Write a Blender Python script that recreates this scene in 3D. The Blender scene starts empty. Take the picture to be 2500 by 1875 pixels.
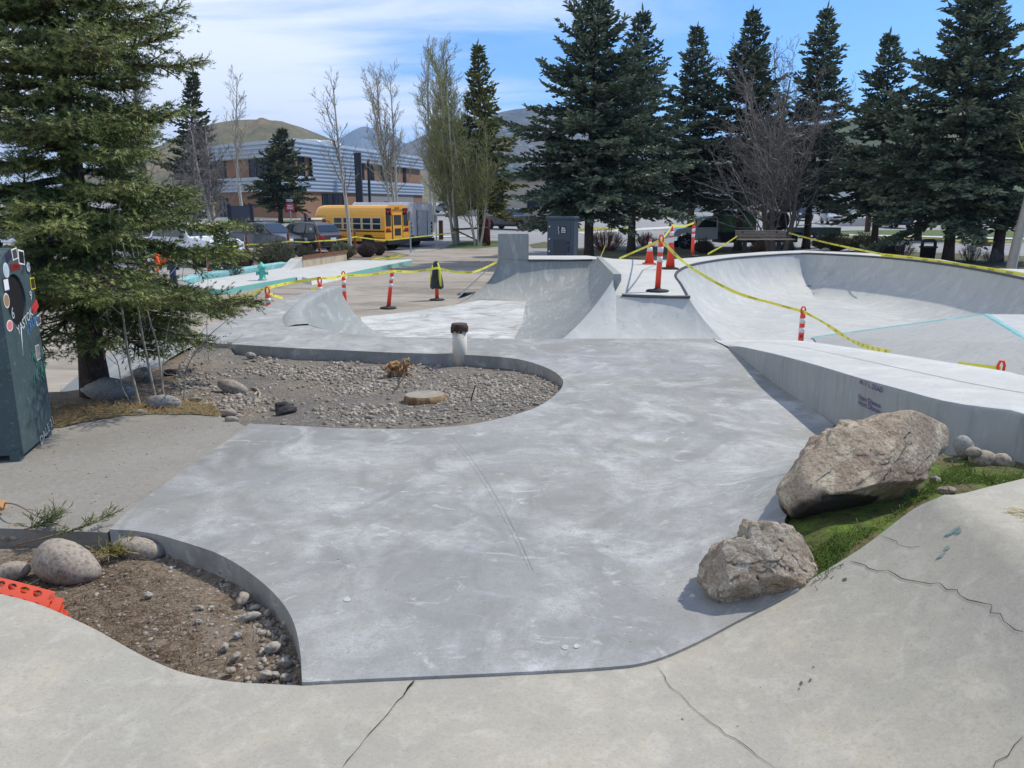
import bpy, bmesh, math, random
import numpy as np
from mathutils import Vector, Matrix, noise as mnoise
from mathutils.geometry import delaunay_2d_cdt
R = math.radians
random.seed(7)
scene = bpy.context.scene
COL = scene.collection

# ------------------------------------------------------------------ camera
F = 1878.0; CX, CY = 1250.0, 937.5; PITCH = R(13.0); CAMZ = 2.65
cd = bpy.data.cameras.new('camera'); cam = bpy.data.objects.new('camera', cd); COL.objects.link(cam)
cam.location = (0, 0, CAMZ); cam.rotation_euler = (R(90) - PITCH, 0, 0)
cd.sensor_width = 36; cd.lens = 36 * F / 2500; cd.clip_start = .05; cd.clip_end = 20000
scene.camera = cam
# ------------------------------------------------------------------ light
SUN_AZ, SUN_EL = R(66), R(53)
S = Vector((math.sin(SUN_AZ) * math.cos(SUN_EL), math.cos(SUN_AZ) * math.cos(SUN_EL), math.sin(SUN_EL)))
sd = bpy.data.lights.new('sun', 'SUN'); sun = bpy.data.objects.new('sun', sd); COL.objects.link(sun)
sd.energy = 3.0; sd.angle = R(1.2); sd.color = (1, .94, .84)
sun.rotation_euler = S.to_track_quat('Z', 'Y').to_euler(); sun.location = (20, 40, 60)
w = bpy.data.worlds.new('World'); scene.world = w; w.use_nodes = True
nt = w.node_tree; nt.nodes.clear()
def N(nt, t, **k):
    n = nt.nodes.new(t)
    for a, v in k.items(): setattr(n, a, v)
    return n
sky = N(nt, 'ShaderNodeTexSky', sky_type='NISHITA', sun_disc=False, sun_elevation=SUN_EL, sun_rotation=SUN_AZ, altitude=1700, air_density=1.0, dust_density=.6, ozone_density=1.2)
bg = N(nt, 'ShaderNodeBackground'); bg.inputs['Strength'].default_value = .112
out = N(nt, 'ShaderNodeOutputWorld')
tc = N(nt, 'ShaderNodeTexCoord')
sep = N(nt, 'ShaderNodeSeparateXYZ'); nt.links.new(tc.outputs['Generated'], sep.inputs[0])
# thin high cloud: project the view direction onto a flat layer overhead
def math_(op, a, b=None, c=None, nt=nt, clamp=False):
    n = N(nt, 'ShaderNodeMath', operation=op, use_clamp=clamp)
    for i, v in enumerate((a, b, c)):
        if v is None: continue
        if isinstance(v, (int, float)): n.inputs[i].default_value = v
        else: nt.links.new(v, n.inputs[i])
    return n.outputs[0]
den = math_('ADD', math_('MAXIMUM', sep.outputs['Z'], 0.0), .12)
ux = math_('DIVIDE', sep.outputs['X'], den); uy = math_('DIVIDE', sep.outputs['Y'], den)
cmb = N(nt, 'ShaderNodeCombineXYZ')
nt.links.new(math_('MULTIPLY', ux, .55), cmb.inputs[0]); nt.links.new(math_('MULTIPLY', uy, 1.5), cmb.inputs[1])
n1 = N(nt, 'ShaderNodeTexNoise'); n1.inputs['Scale'].default_value = 1.1; n1.inputs['Detail'].default_value = 8; n1.inputs['Roughness'].default_value = .58; n1.inputs['Distortion'].default_value = .6
nt.links.new(cmb.outputs[0], n1.inputs['Vector'])
n2 = N(nt, 'ShaderNodeTexNoise'); n2.inputs['Scale'].default_value = .35; n2.inputs['Detail'].default_value = 3
nt.links.new(cmb.outputs[0], n2.inputs['Vector'])
# weather: the cirrus bank lies to the west (left), the east is nearly clear
west = math_('MULTIPLY_ADD', ux, -.23, .02)
cv = math_('ADD', math_('ADD', n1.outputs['Fac'], math_('MULTIPLY', n2.outputs['Fac'], .35)), west)
mr = N(nt, 'ShaderNodeMapRange'); mr.interpolation_type = 'SMOOTHSTEP'
nt.links.new(cv, mr.inputs['Value']); mr.inputs['From Min'].default_value = .55; mr.inputs['From Max'].default_value = .98; mr.inputs['To Max'].default_value = .92
mix = N(nt, 'ShaderNodeMix', data_type='RGBA'); nt.links.new(mr.outputs[0], mix.inputs['Factor'])
tint = N(nt, 'ShaderNodeMix', data_type='RGBA', blend_type='MULTIPLY'); tint.inputs['Factor'].default_value = 1
nt.links.new(sky.outputs[0], tint.inputs['A']); tint.inputs['B'].default_value = (.50, .82, 1.16, 1)
nt.links.new(tint.outputs['Result'], mix.inputs['A']); mix.inputs['B'].default_value = (6.6, 6.9, 7.5, 1)
nt.links.new(mix.outputs['Result'], bg.inputs['Color']); nt.links.new(bg.outputs[0], out.inputs[0])
vs = scene.view_settings; vs.view_transform = 'Standard'; vs.look = 'None'; vs.gamma = 1; vs.exposure = 0.64
scene.cycles.max_bounces = 5; scene.cycles.transparent_max_bounces = 4

# ------------------------------------------------------------------ geometry of the place
SP, CP = math.sin(PITCH), math.cos(PITCH)
def ray(px, py):
    u = (px - CX) / F; v = (py - CY) / F
    return Vector((u, CP - v * SP, -SP - v * CP))
def at(px, py, z):
    d = ray(px, py); t = (z - CAMZ) / d.z
    return Vector((d.x * t, d.y * t, z))
def atd(px, py, t):
    d = ray(px, py); return Vector((d.x * t, d.y * t, CAMZ + d.z * t))
def aty(px, py, y):
    d = ray(px, py); t = y / d.y; return Vector((d.x * t, y, CAMZ + d.z * t))
def sstep(a, b, x):
    t = np.clip((np.asarray(x, float) - a) / (b - a), 0, 1); return t * t * (3 - 2 * t)
def G(x, y):            # the town's ground beyond the skatepark
    y = np.asarray(y, float)
    return np.clip(y - 50, 0, 50) * .022 + np.clip(y - 100, 0, 400) * .012
def H(x, y):            # the poured slab and the bank that rises to its right
    x = np.asarray(x, float); y = np.asarray(y, float)
    xf = .5 + .1 * np.clip(y - 3.2, 0, 9)
    t = np.clip((x - xf) / 1.27, 0, 1)
    fade = 1 - sstep(3.7, 4.9, y)
    return 1 + .50 * fade * t ** 2.3
def on(fn, px, py, off=0.0):
    z = 1.0 if fn is H else 0.0
    for _ in range(60):
        p = at(px, py, z + off)
        z = z + .6 * (float(fn(p.x, p.y)) - z)
    return Vector((p.x, p.y, z + off))
def gp(px, py): return on(G, px, py)

# ------------------------------------------------------------------ materials
def lin(r, g, b):
    f = lambda c: (c / 255 / 12.92) if c / 255 <= .04045 else ((c / 255 + .055) / 1.055) ** 2.4
    return (f(r), f(g), f(b), 1)
MATS = {}
def mat(name, base, rough=.8, layers=(), bump=(), metal=0.0, spec=.4, coord='Object', attr=None, attr_last=None, trans=0.0, coat=0.0):
    """layers: (scale, lo, hi, colour, factor[, (sx,sy,sz)[, kind[, distortion]]]); bump: (scale, strength, distance[, stretch])"""
    if name in MATS: return MATS[name]
    m = bpy.data.materials.new(name); m.use_nodes = True; MATS[name] = m
    nt = m.node_tree; b = nt.nodes['Principled BSDF']
    if len(base) == 3: base = (*base, 1)
    b.inputs['Roughness'].default_value = rough; b.inputs['Metallic'].default_value = metal
    b.inputs['Specular IOR Level'].default_value = spec; b.inputs['Base Color'].default_value = base
    if coat: b.inputs['Coat Weight'].default_value = coat; b.inputs['Coat Roughness'].default_value = .08
    m.diffuse_color = base
    tc = N(nt, 'ShaderNodeTexCoord')
    def vec(st):
        if st is None: return tc.outputs[coord]
        mp = N(nt, 'ShaderNodeMapping'); mp.inputs['Scale'].default_value = st[:3]
        if len(st) > 3: mp.inputs['Rotation'].default_value = (0, 0, st[3])
        nt.links.new(tc.outputs[coord], mp.inputs[0]); return mp.outputs[0]
    cur = None
    def mixin(fac, col, factor):
        nonlocal cur
        mx = N(nt, 'ShaderNodeMix', data_type='RGBA')
        f2 = N(nt, 'ShaderNodeMath', operation='MULTIPLY'); nt.links.new(fac, f2.inputs[0]); f2.inputs[1].default_value = factor
        nt.links.new(f2.outputs[0], mx.inputs['Factor'])
        if cur is None: mx.inputs['A'].default_value = base
        else: nt.links.new(cur, mx.inputs['A'])
        mx.inputs['B'].default_value = col if len(col) == 4 else (*col, 1)
        cur = mx.outputs['Result']
    if attr is not None:
        a = N(nt, 'ShaderNodeAttribute', attribute_name='tone'); mixin(a.outputs['Fac'], attr, 1.0)
    for L in layers:
        sc, lo, hi, col, fac = L[:5]; st = L[5] if len(L) > 5 else None; kind = L[6] if len(L) > 6 else 'noise'
        if kind == 'noise':
            t = N(nt, 'ShaderNodeTexNoise'); t.inputs['Detail'].default_value = 6; t.inputs['Roughness'].default_value = .6
            t.inputs['Distortion'].default_value = L[7] if len(L) > 7 else .2; o = t.outputs['Fac']
        elif kind == 'voro':
            t = N(nt, 'ShaderNodeTexVoronoi'); o = t.outputs['Distance']
        elif kind == 'cell':
            t = N(nt, 'ShaderNodeTexVoronoi'); s_ = N(nt, 'ShaderNodeSeparateColor'); nt.links.new(t.outputs['Color'], s_.inputs[0]); o = s_.outputs[0]
        else:
            t = N(nt, 'ShaderNodeTexWave'); t.inputs['Distortion'].default_value = L[7] if len(L) > 7 else 2; o = t.outputs['Fac']
        t.inputs['Scale'].default_value = sc; nt.links.new(vec(st), t.inputs['Vector'])
        r = N(nt, 'ShaderNodeMapRange'); r.inputs['From Min'].default_value = lo; r.inputs['From Max'].default_value = hi
        nt.links.new(o, r.inputs['Value']); mixin(r.outputs[0], col, fac)
    if attr_last is not None:
        a = N(nt, 'ShaderNodeAttribute', attribute_name='tone'); mixin(a.outputs['Fac'], attr_last, 1.0)
    if cur is not None: nt.links.new(cur, b.inputs['Base Color'])
    prev = None
    for B in bump:
        t = N(nt, 'ShaderNodeTexNoise'); t.inputs['Scale'].default_value = B[0]; t.inputs['Detail'].default_value = 6; t.inputs['Roughness'].default_value = .65
        nt.links.new(vec(B[3] if len(B) > 3 else None), t.inputs['Vector'])
        bn = N(nt, 'ShaderNodeBump'); bn.inputs['Strength'].default_value = B[1]; bn.inputs['Distance'].default_value = B[2]
        nt.links.new(t.outputs['Fac'], bn.inputs['Height'])
        if prev is not None: nt.links.new(prev, bn.inputs['Normal'])
        prev = bn.outputs[0]
    if prev is not None: nt.links.new(prev, b.inputs['Normal'])
    return m

# ------------------------------------------------------------------ mesh helpers
class MB:
    def __init__(s): s.v = []; s.f = []; s.m = []; s.sm = []
    def add(s, vs, fs, mi=0, smooth=False, M=None):
        o = len(s.v)
        if M is not None: vs = [M @ Vector(p) for p in vs]
        s.v += [tuple(p) for p in vs]
        for f in fs: s.f.append(tuple(i + o for i in f)); s.m.append(mi); s.sm.append(smooth)
        return s
    def box(s, c, sz, mi=0, rz=0, M=None, bev=0.0):
        x, y, z = (q / 2 for q in sz)
        mm = Matrix.Translation(c) @ Matrix.Rotation(rz, 4, 'Z')
        if M is not None: mm = M @ mm
        if bev <= 0:
            vs = [(a * x, b * y, d * z) for a in (-1, 1) for b in (-1, 1) for d in (-1, 1)]
            return s.add(vs, [(0, 1, 3, 2), (4, 6, 7, 5), (0, 4, 5, 1), (2, 3, 7, 6), (0, 2, 6, 4), (1, 5, 7, 3)], mi, False, mm)
        bm = bmesh.new(); bmesh.ops.create_cube(bm, size=1)
        for q in bm.verts: q.co = Vector((q.co.x * 2 * x, q.co.y * 2 * y, q.co.z * 2 * z))
        bmesh.ops.bevel(bm, geom=list(bm.edges), offset=bev, segments=2, affect='EDGES', profile=.5)
        bm.verts.index_update(); vs = [q.co.copy() for q in bm.verts]; fs = [[q.index for q in f.verts] for f in bm.faces]; bm.free()
        return s.add(vs, fs, mi, False, mm)
    def tube(s, pts, rad, n=8, mi=0, caps=True, smooth=True):
        pts = [Vector(p) for p in pts]
        if isinstance(rad, (int, float)): rad = [rad] * len(pts)
        o = len(s.v); up = None
        for i, p in enumerate(pts):
            d = (pts[min(i + 1, len(pts) - 1)] - pts[max(i - 1, 0)]).normalized()
            if up is None: up = Vector((0, 0, 1)) if abs(d.z) < .9 else Vector((1, 0, 0))
            a = (up - d * up.dot(d)).normalized(); up = a; b = d.cross(a)
            for k in range(n):
                th = 2 * math.pi * k / n
                s.v.append(tuple(p + (a * math.cos(th) + b * math.sin(th)) * rad[i]))
        for i in range(len(pts) - 1):
            for k in range(n):
                k2 = (k + 1) % n
                s.f.append((o + i * n + k, o + i * n + k2, o + (i + 1) * n + k2, o + (i + 1) * n + k)); s.m.append(mi); s.sm.append(smooth)
        if caps:
            s.f.append(tuple(o + k for k in reversed(range(n)))); s.m.append(mi); s.sm.append(False)
            e = o + (len(pts) - 1) * n
            s.f.append(tuple(e + k for k in range(n))); s.m.append(mi); s.sm.append(False)
        return s
    def lathe(s, prof, n=16, c=(0, 0, 0), mi=0, M=None, smooth=True, squash=(1, 1)):
        o = len(s.v); c = Vector(c)
        for r, z in prof:
            for k in range(n):
                th = 2 * math.pi * k / n
                p = Vector((c.x + r * math.cos(th) * squash[0], c.y + r * math.sin(th) * squash[1], c.z + z))
                s.v.append(tuple(M @ p if M is not None else p))
        for i in range(len(prof) - 1):
            for k in range(n):
                k2 = (k + 1) % n
                s.f.append((o + i * n + k, o + i * n + k2, o + (i + 1) * n + k2, o + (i + 1) * n + k)); s.m.append(mi); s.sm.append(smooth)
        s.f.append(tuple(o + k for k in reversed(range(n)))); s.m.append(mi); s.sm.append(False)
        e = o + (len(prof) - 1) * n; s.f.append(tuple(e + k for k in range(n))); s.m.append(mi); s.sm.append(False)
        return s
    def prism(s, poly, a0, a1, axis='Y', mi=0, w=None):
        """extrude a 2D outline; axis Y: outline is (x,z); Z: (x,y); X: (y,z).  w(z): half width instead of a0/a1 (axis Y)"""
        n = len(poly); o = len(s.v)
        for side in (0, 1):
            for q in poly:
                if axis == 'Y':
                    yy = (a0, a1)[side] if w is None else (-w(q), w(q))[side]
                    s.v.append((q[0], yy, q[1]))
                elif axis == 'Z': s.v.append((q[0], q[1], (a0, a1)[side]))
                else: s.v.append(((a0, a1)[side], q[0], q[1]))
        for i in range(n):
            j = (i + 1) % n; s.f.append((o + i, o + j, o + n + j, o + n + i)); s.m.append(mi); s.sm.append(False)
        s.f.append(tuple(o + i for i in reversed(range(n)))); s.m.append(mi); s.sm.append(False)
        s.f.append(tuple(o + n + i for i in range(n))); s.m.append(mi); s.sm.append(False)
        return s
    def build(s, name, mats, parent=None, fix=True, loc=None):
        me = bpy.data.meshes.new(name); me.from_pydata(s.v, [], s.f)
        if not isinstance(mats, (list, tuple)): mats = [mats]
        for m in mats: me.materials.append(m)
        if len(s.m): me.polygons.foreach_set('material_index', s.m); me.polygons.foreach_set('use_smooth', s.sm)
        if fix:
            bm = bmesh.new(); bm.from_mesh(me); bmesh.ops.recalc_face_normals(bm, faces=bm.faces); bm.to_mesh(me); bm.free()
        me.update()
        o = bpy.data.objects.new(name, me); COL.objects.link(o)
        if parent is not None: o.parent = parent
        if loc is not None: o.location = loc
        return o
def raw(name, V, Fc, m, parent=None, smooth=False, tone=None):
    """numpy verts (n,3) and faces (k,3|4) into one mesh object"""
    V = np.asarray(V, np.float32).reshape(-1, 3); Fc = np.asarray(Fc, np.int32); k = Fc.shape[1]
    me = bpy.data.meshes.new(name); me.vertices.add(len(V)); me.vertices.foreach_set('co', V.ravel())
    me.loops.add(Fc.size); me.loops.foreach_set('vertex_index', Fc.ravel())
    me.polygons.add(len(Fc)); me.polygons.foreach_set('loop_start', np.arange(0, Fc.size, k, dtype=np.int32))
    if smooth: me.polygons.foreach_set('use_smooth', np.ones(len(Fc), bool))
    if tone is not None:
        a = me.attributes.new('tone', 'FLOAT', 'POINT'); a.data.foreach_set('value', np.asarray(tone, np.float32))
    me.materials.append(m); me.update(calc_edges=True)
    o = bpy.data.objects.new(name, me); COL.objects.link(o)
    if parent is not None: o.parent = parent
    return o
def tag(o, label=None, cat=None, group=None, kind=None):
    if label: o['label'] = label
    if cat: o['category'] = cat
    if group: o['group'] = group
    if kind: o['kind'] = kind
    return o
def struct(o): o['kind'] = 'structure'; return o
def empty(name, loc=(0, 0, 0), rz=0, label=None, cat=None, group=None):
    o = bpy.data.objects.new(name, None); COL.objects.link(o); o.location = loc; o.rotation_euler = (0, 0, rz)
    o.empty_display_size = .2
    return tag(o, label, cat, group)
def dup(o, parent=None):
    c = o.copy(); COL.objects.link(c)
    if parent is not None: c.parent = parent
    for ch in list(o.children): dup(ch, c)
    return c
def text2d(s, size=1.0, align='CENTER', bold=0.0):
    cu = bpy.data.curves.new('t', 'FONT'); cu.body = s; cu.size = size; cu.align_x = align; cu.align_y = 'CENTER'; cu.offset = bold; cu.resolution_u = 2
    o = bpy.data.objects.new('t', cu); me = bpy.data.meshes.new_from_object(o)
    v = [tuple(q.co) for q in me.vertices]; f = [tuple(p.vertices) for p in me.polygons]
    bpy.data.objects.remove(o); bpy.data.meshes.remove(me); bpy.data.curves.remove(cu)
    return v, f
def lettering(mb, s, size, origin, ex, ey, off=0.0, mi=0, align='CENTER', bold=0.0):
    v, f = text2d(s, size, align, bold); ex = Vector(ex).normalized(); ey = Vector(ey).normalized(); n = ex.cross(ey); o = Vector(origin)
    mb.add([o + ex * a + ey * b + n * off for a, b, c in v], f, mi)

def dens(loop, step):
    out = []
    for i, p in enumerate(loop):
        q = loop[(i + 1) % len(loop)]; L = (Vector(q[:2]) - Vector(p[:2])).length; k = max(1, int(L / step))
        for j in range(k): out.append((p[0] + (q[0] - p[0]) * j / k, p[1] + (q[1] - p[1]) * j / k))
    return out
def catmull(pts, k=4):
    P = [Vector(p) for p in pts]; out = []
    for i in range(len(P) - 1):
        a, b, c, d = P[max(i - 1, 0)], P[i], P[i + 1], P[min(i + 2, len(P) - 1)]
        for j in range(k):
            t = j / k
            out.append(.5 * ((2 * b) + (c - a) * t + (2 * a - 5 * b + 4 * c - d) * t * t + (3 * b - a - 3 * c + d) * t ** 3))
    out.append(P[-1]); return out
def inside(poly, X, Y):
    X = np.asarray(X); Y = np.asarray(Y); r = np.zeros(X.shape, bool); n = len(poly)
    for i in range(n):
        x1, y1 = poly[i][:2]; x2, y2 = poly[(i + 1) % n][:2]
        if y1 == y2: continue
        c = ((y1 > Y) != (y2 > Y)) & (X < (x2 - x1) * (Y - y1) / (y2 - y1) + x1); r ^= c
    return r
def sheet(name, loop, fn, step, m, skirt=0.0, off=0.0, holes=(), jitter=0.0, parent=None, edge_step=None):
    """a sheet with the given plan outline, draped over z = fn(x, y) + off, with an optional downward edge"""
    loop = dens([tuple(p[:2]) for p in loop], edge_step or step); holes = [dens([tuple(p[:2]) for p in h], step) for h in holes]
    xs = [p[0] for p in loop]; ys = [p[1] for p in loop]
    gx = np.arange(min(xs), max(xs), step); gy = np.arange(min(ys), max(ys), step)
    Xg, Yg = np.meshgrid(gx + step * .37, gy + step * .41); Xg = Xg.ravel(); Yg = Yg.ravel()
    ok = inside(loop, Xg, Yg)
    for h in holes: ok &= ~inside(h, Xg, Yg)
    pts = [Vector(p) for p in loop]; edges = [(i, (i + 1) % len(loop)) for i in range(len(loop))]
    for h in holes:
        o = len(pts); pts += [Vector(p) for p in h]; edges += [(o + i, o + (i + 1) % len(h)) for i in range(len(h))]
    pts += [Vector((a, b)) for a, b in zip(Xg[ok], Yg[ok])]
    r = delaunay_2d_cdt(pts, edges, [], 0, 1e-5)
    vo, fo = r[0], r[2]
    V = np.array([(p.x, p.y) for p in vo]); Fc = np.array([f for f in fo if len(f) == 3])
    c = V[Fc].mean(1); ok = inside(loop, c[:, 0], c[:, 1])
    for h in holes: ok &= ~inside(h, c[:, 0], c[:, 1])
    Fc = Fc[ok]
    a, b, d = V[Fc[:, 0]], V[Fc[:, 1]], V[Fc[:, 2]]
    cr = (b[:, 0] - a[:, 0]) * (d[:, 1] - a[:, 1]) - (b[:, 1] - a[:, 1]) * (d[:, 0] - a[:, 0])
    Fc[cr < 0] = Fc[cr < 0][:, ::-1]
    Z = np.asarray(fn(V[:, 0], V[:, 1]), float) + off
    V3 = np.column_stack([V, Z])
    o = raw(name, V3, Fc, m, parent, smooth=True)
    if skirt > 0:
        vs = []; fs = []
        for lp in [loop] + holes:
            k = len(lp); b0 = len(vs)
            L = np.array(lp); z = np.asarray(fn(L[:, 0], L[:, 1]), float) + off
            for (x, y), q in zip(lp, z): vs += [(x, y, q), (x, y, q - skirt)]
            for i in range(k):
                j = (i + 1) % k; fs.append((b0 + 2 * i, b0 + 2 * i + 1, b0 + 2 * j + 1, b0 + 2 * j))
        V4 = np.array(vs, np.float32); F4 = np.array(fs)
        me = o.data; bm = bmesh.new(); bm.from_mesh(me)
        nv = [bm.verts.new(p) for p in vs]
        for f in fs: bm.faces.new([nv[i] for i in f])
        bmesh.ops.recalc_face_normals(bm, faces=bm.faces)
        bm.to_mesh(me); bm.free()
    return o
def loft(mb, top, bot, n=14, phi=80, mi=0, seg=24, convex=False):
    """a concave skate transition ruled between a lip line and a foot line"""
    def resamp(L, k):
        L = [Vector(p) for p in L]; d = [0]
        for a, b in zip(L, L[1:]): d.append(d[-1] + (b - a).length)
        out = []
        for i in range(k + 1):
            s = d[-1] * i / k; j = 0
            while j < len(L) - 2 and d[j + 1] < s: j += 1
            t = 0 if d[j + 1] == d[j] else (s - d[j]) / (d[j + 1] - d[j]); out.append(L[j].lerp(L[j + 1], min(1, max(0, t))))
        return out
    T = top if len(top) == len(bot) and len(top) > 8 else resamp(top, seg); B = bot if T is top else resamp(bot, seg)
    rows = []
    for ii, (a, b) in enumerate(zip(T, B)):
        ph = R(phi if isinstance(phi, (int, float)) else phi[0] + (phi[1] - phi[0]) * (ii / (len(T) - 1)) ** 2); row = []
        for i in range(n + 1):
            f = i / n
            s1 = R(4); sg_ = ph + (s1 - ph) * f; h = (math.sin(ph) - math.sin(sg_)) / (math.sin(ph) - math.sin(s1)); q = (math.cos(sg_) - math.cos(ph)) / (math.cos(s1) - math.cos(ph))
            row.append((a.x + (b.x - a.x) * h, a.y + (b.y - a.y) * h, a.z + (b.z - a.z) * q))
        rows.append(row)
    k = len(rows); vs = [p for r_ in rows for p in r_]
    fs = [(i * (n + 1) + j, (i + 1) * (n + 1) + j, (i + 1) * (n + 1) + j + 1, i * (n + 1) + j + 1) for i in range(k - 1) for j in range(n)]
    mb.add(vs, fs, mi, True); return mb
# batch of tapered segments -> arrays
def segs(P0, P1, R0, R1, n=4):
    P0 = np.asarray(P0, float); P1 = np.asarray(P1, float); R0 = np.asarray(R0, float); R1 = np.asarray(R1, float)
    d = P1 - P0; L = np.linalg.norm(d, axis=1, keepdims=True); d = d / np.maximum(L, 1e-6)
    ref = np.where(np.abs(d[:, 2:3]) < .9, np.array([[0, 0, 1.]]), np.array([[1., 0, 0]]))
    a = np.cross(d, ref); a /= np.linalg.norm(a, axis=1, keepdims=True); b = np.cross(d, a)
    th = np.arange(n) * 2 * np.pi / n; c, s_ = np.cos(th), np.sin(th)
    ring = a[:, None, :] * c[None, :, None] + b[:, None, :] * s_[None, :, None]
    V = np.concatenate([P0[:, None] + ring * R0[:, None, None], P1[:, None] + ring * R1[:, None, None]], 1)
    k = len(P0); base = np.arange(k)[:, None, None] * 2 * n; i = np.arange(n); j = (i + 1) % n
    q = np.stack([i, j, j + n, i + n], 1)[None]
    return V.reshape(-1, 3), (base + q).reshape(-1, 4)
# ================================================================== SETTING MATERIALS
CY_ = (1, 4, 1)
m_slab = mat('fresh_concrete', lin(152, 151, 144), .72, [
    (.50, .34, .60, lin(126, 126, 120), .9, (1, 1, 1), 'noise', .8),
    (.85, .44, .66, lin(146, 147, 149), .75, (1, .9, 1, .4), 'noise', 1.2),
    (1.1, .46, .72, lin(180, 180, 176), .85, (1, .9, 1, -.3), 'noise', 1.6),
    (2.4, .48, .70, lin(116, 116, 111), .6, (1.2, .9, 1, .5), 'noise', 1.6),
    (1.2, .55, .76, lin(200, 200, 198), .8, (1, .8, 1, .6), 'noise', 2.0),
    (4.5, .48, .72, lin(136, 136, 131), .6, (.7, 1.5, 1, .5), 'noise', 1.6),
    (5.5, .60, .76, lin(206, 206, 203), .6, (.8, 1.2, 1, .7), 'noise', 1.8),
    (18, .66, .76, lin(214, 214, 210), .45, (.9, 1.2, 1, -.2), 'noise', 1.4),
    (28, .52, .72, lin(118, 118, 113), .5, (.8, 1.2, 1, .3), 'noise', .8),
    (110, .48, .70, lin(116, 116, 111), .5),
], [(9, .15, .012), (60, .18, .004), (200, .25, .002)])
m_near = mat('old_concrete', lin(156, 151, 137), .88, [
    (.6, .38, .68, lin(150, 147, 137), .8, None, 'noise', .8),
    (1.6, .48, .72, lin(180, 171, 150), .6, None, 'noise', 1.0),
    (4.0, .48, .72, lin(144, 140, 130), .5, None, 'noise', 1.0),
    (10, .50, .74, lin(184, 180, 168), .5, None, 'noise', .8),
    (24, .48, .74, lin(142, 138, 127), .45, None, 'noise', .8),
    (75, .50, .74, lin(122, 118, 108), .45),
    (230, .5, .7, lin(190, 185, 174), .35),
    (5, .70, .76, lin(118, 112, 100), .5, None, 'noise', .3),
], [(30, .2, .005), (260, .3, .0012)])
m_bowl = mat('bowl_concrete', lin(172, 173, 168), .72, [
    (.7, .4, .7, lin(158, 160, 158), .8, (1, 1, .5)),
    (2.5, .5, .72, lin(192, 192, 187), .7, (1, 1, .35), 'noise', .9),
    (3.2, .56, .75, lin(130, 133, 134), .6, (1.4, 1.4, .2), 'noise', .8),
    (14, .58, .75, lin(124, 126, 127), .4, (1, 1, .25), 'noise', .5),
    (60, .5, .75, lin(150, 151, 147), .35),
], [(120, .12, .002)])
m_qp = mat('transition_concrete', lin(140, 143, 139), .72, [
    (.8, .4, .7, lin(122, 126, 125), .8, (1, 1, .6)),
    (2.2, .54, .74, lin(180, 183, 181), .7, (2.2, .35, .6, .1), 'noise', .8),
    (6, .56, .74, lin(186, 188, 186), .5, (3, .3, .5), 'noise', .5),
    (5, .55, .75, lin(114, 116, 113), .5, (1.3, 1.3, .3), 'noise', .8),
    (60, .5, .75, lin(126, 128, 125), .4),
], [(120, .12, .002)])
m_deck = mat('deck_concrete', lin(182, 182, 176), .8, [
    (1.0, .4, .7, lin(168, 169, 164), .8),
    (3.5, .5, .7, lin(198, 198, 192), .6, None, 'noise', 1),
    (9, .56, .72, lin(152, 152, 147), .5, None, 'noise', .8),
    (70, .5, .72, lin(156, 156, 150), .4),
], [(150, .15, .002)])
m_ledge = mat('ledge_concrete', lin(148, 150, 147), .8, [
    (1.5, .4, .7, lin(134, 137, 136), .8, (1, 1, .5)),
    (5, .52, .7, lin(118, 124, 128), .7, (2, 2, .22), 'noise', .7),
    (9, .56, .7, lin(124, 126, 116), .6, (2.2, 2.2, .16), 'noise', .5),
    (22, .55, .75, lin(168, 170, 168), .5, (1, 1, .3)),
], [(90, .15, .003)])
m_plaza = mat('plaza_pavement', lin(140, 131, 118), .9, [
    (.22, .4, .66, lin(156, 148, 134), .8),
    (.30, .5, .60, lin(104, 97, 87), .8, (.7, 1.9, 1, -.5), 'noise', .8),
    (1.3, .52, .72, lin(126, 119, 108), .45, (.5, 2.6, 1, -.5), 'noise', .8),
    (3.0, .5, .72, lin(176, 171, 160), .5, (.6, 2, 1, -.3), 'noise', .6),
    (40, .5, .75, lin(130, 126, 117), .5),
], [(60, .2, .004)])
m_newfloor = mat('new_floor', lin(165, 166, 163), .78, [
    (.6, .42, .62, lin(194, 194, 190), .8, (1, 1.2, 1, -.1), 'noise', 1.2),
    (1.4, .50, .66, lin(126, 122, 113), .8, (.8, 1.2, 1, -.15), 'noise', 1.5),
    (4, .55, .7, lin(208, 209, 207), .7, (.8, 1.2, 1), 'noise', 1.6),
    (60, .5, .75, lin(140, 139, 134), .4),
], [(90, .15, .003)])
m_asphalt = mat('asphalt', lin(134, 134, 133), .92, [
    (.12, .4, .65, lin(148, 147, 144), .8), (.6, .52, .7, lin(118, 118, 118), .6, (.4, 2.5, 1)),
    (25, .5, .75, lin(112, 112, 111), .5)], [(60, .3, .005)])
m_dirt = mat('dirt_path', lin(128, 124, 115), .96, [
    (.8, .4, .66, lin(142, 138, 129), .8), (3, .5, .7, lin(128, 121, 108), .6, None, 'noise', .8),
    (22, .5, .72, lin(150, 145, 135), .5), (60, .52, .72, lin(104, 99, 91), .6), (160, .5, .7, lin(160, 155, 146), .4)],
    [(18, .4, .012), (120, .5, .004)])
m_soil = mat('soil', lin(118, 104, 88), .97, [
    (1.2, .4, .66, lin(126, 116, 102), .8), (4, .48, .68, lin(98, 82, 66), .8, None, 'noise', 1),
    (16, .5, .68, lin(140, 126, 108), .6), (60, .52, .68, lin(68, 56, 46), .7), (140, .55, .72, lin(160, 150, 136), .5)],
    [(9, .7, .03), (60, .8, .012)])
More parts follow.
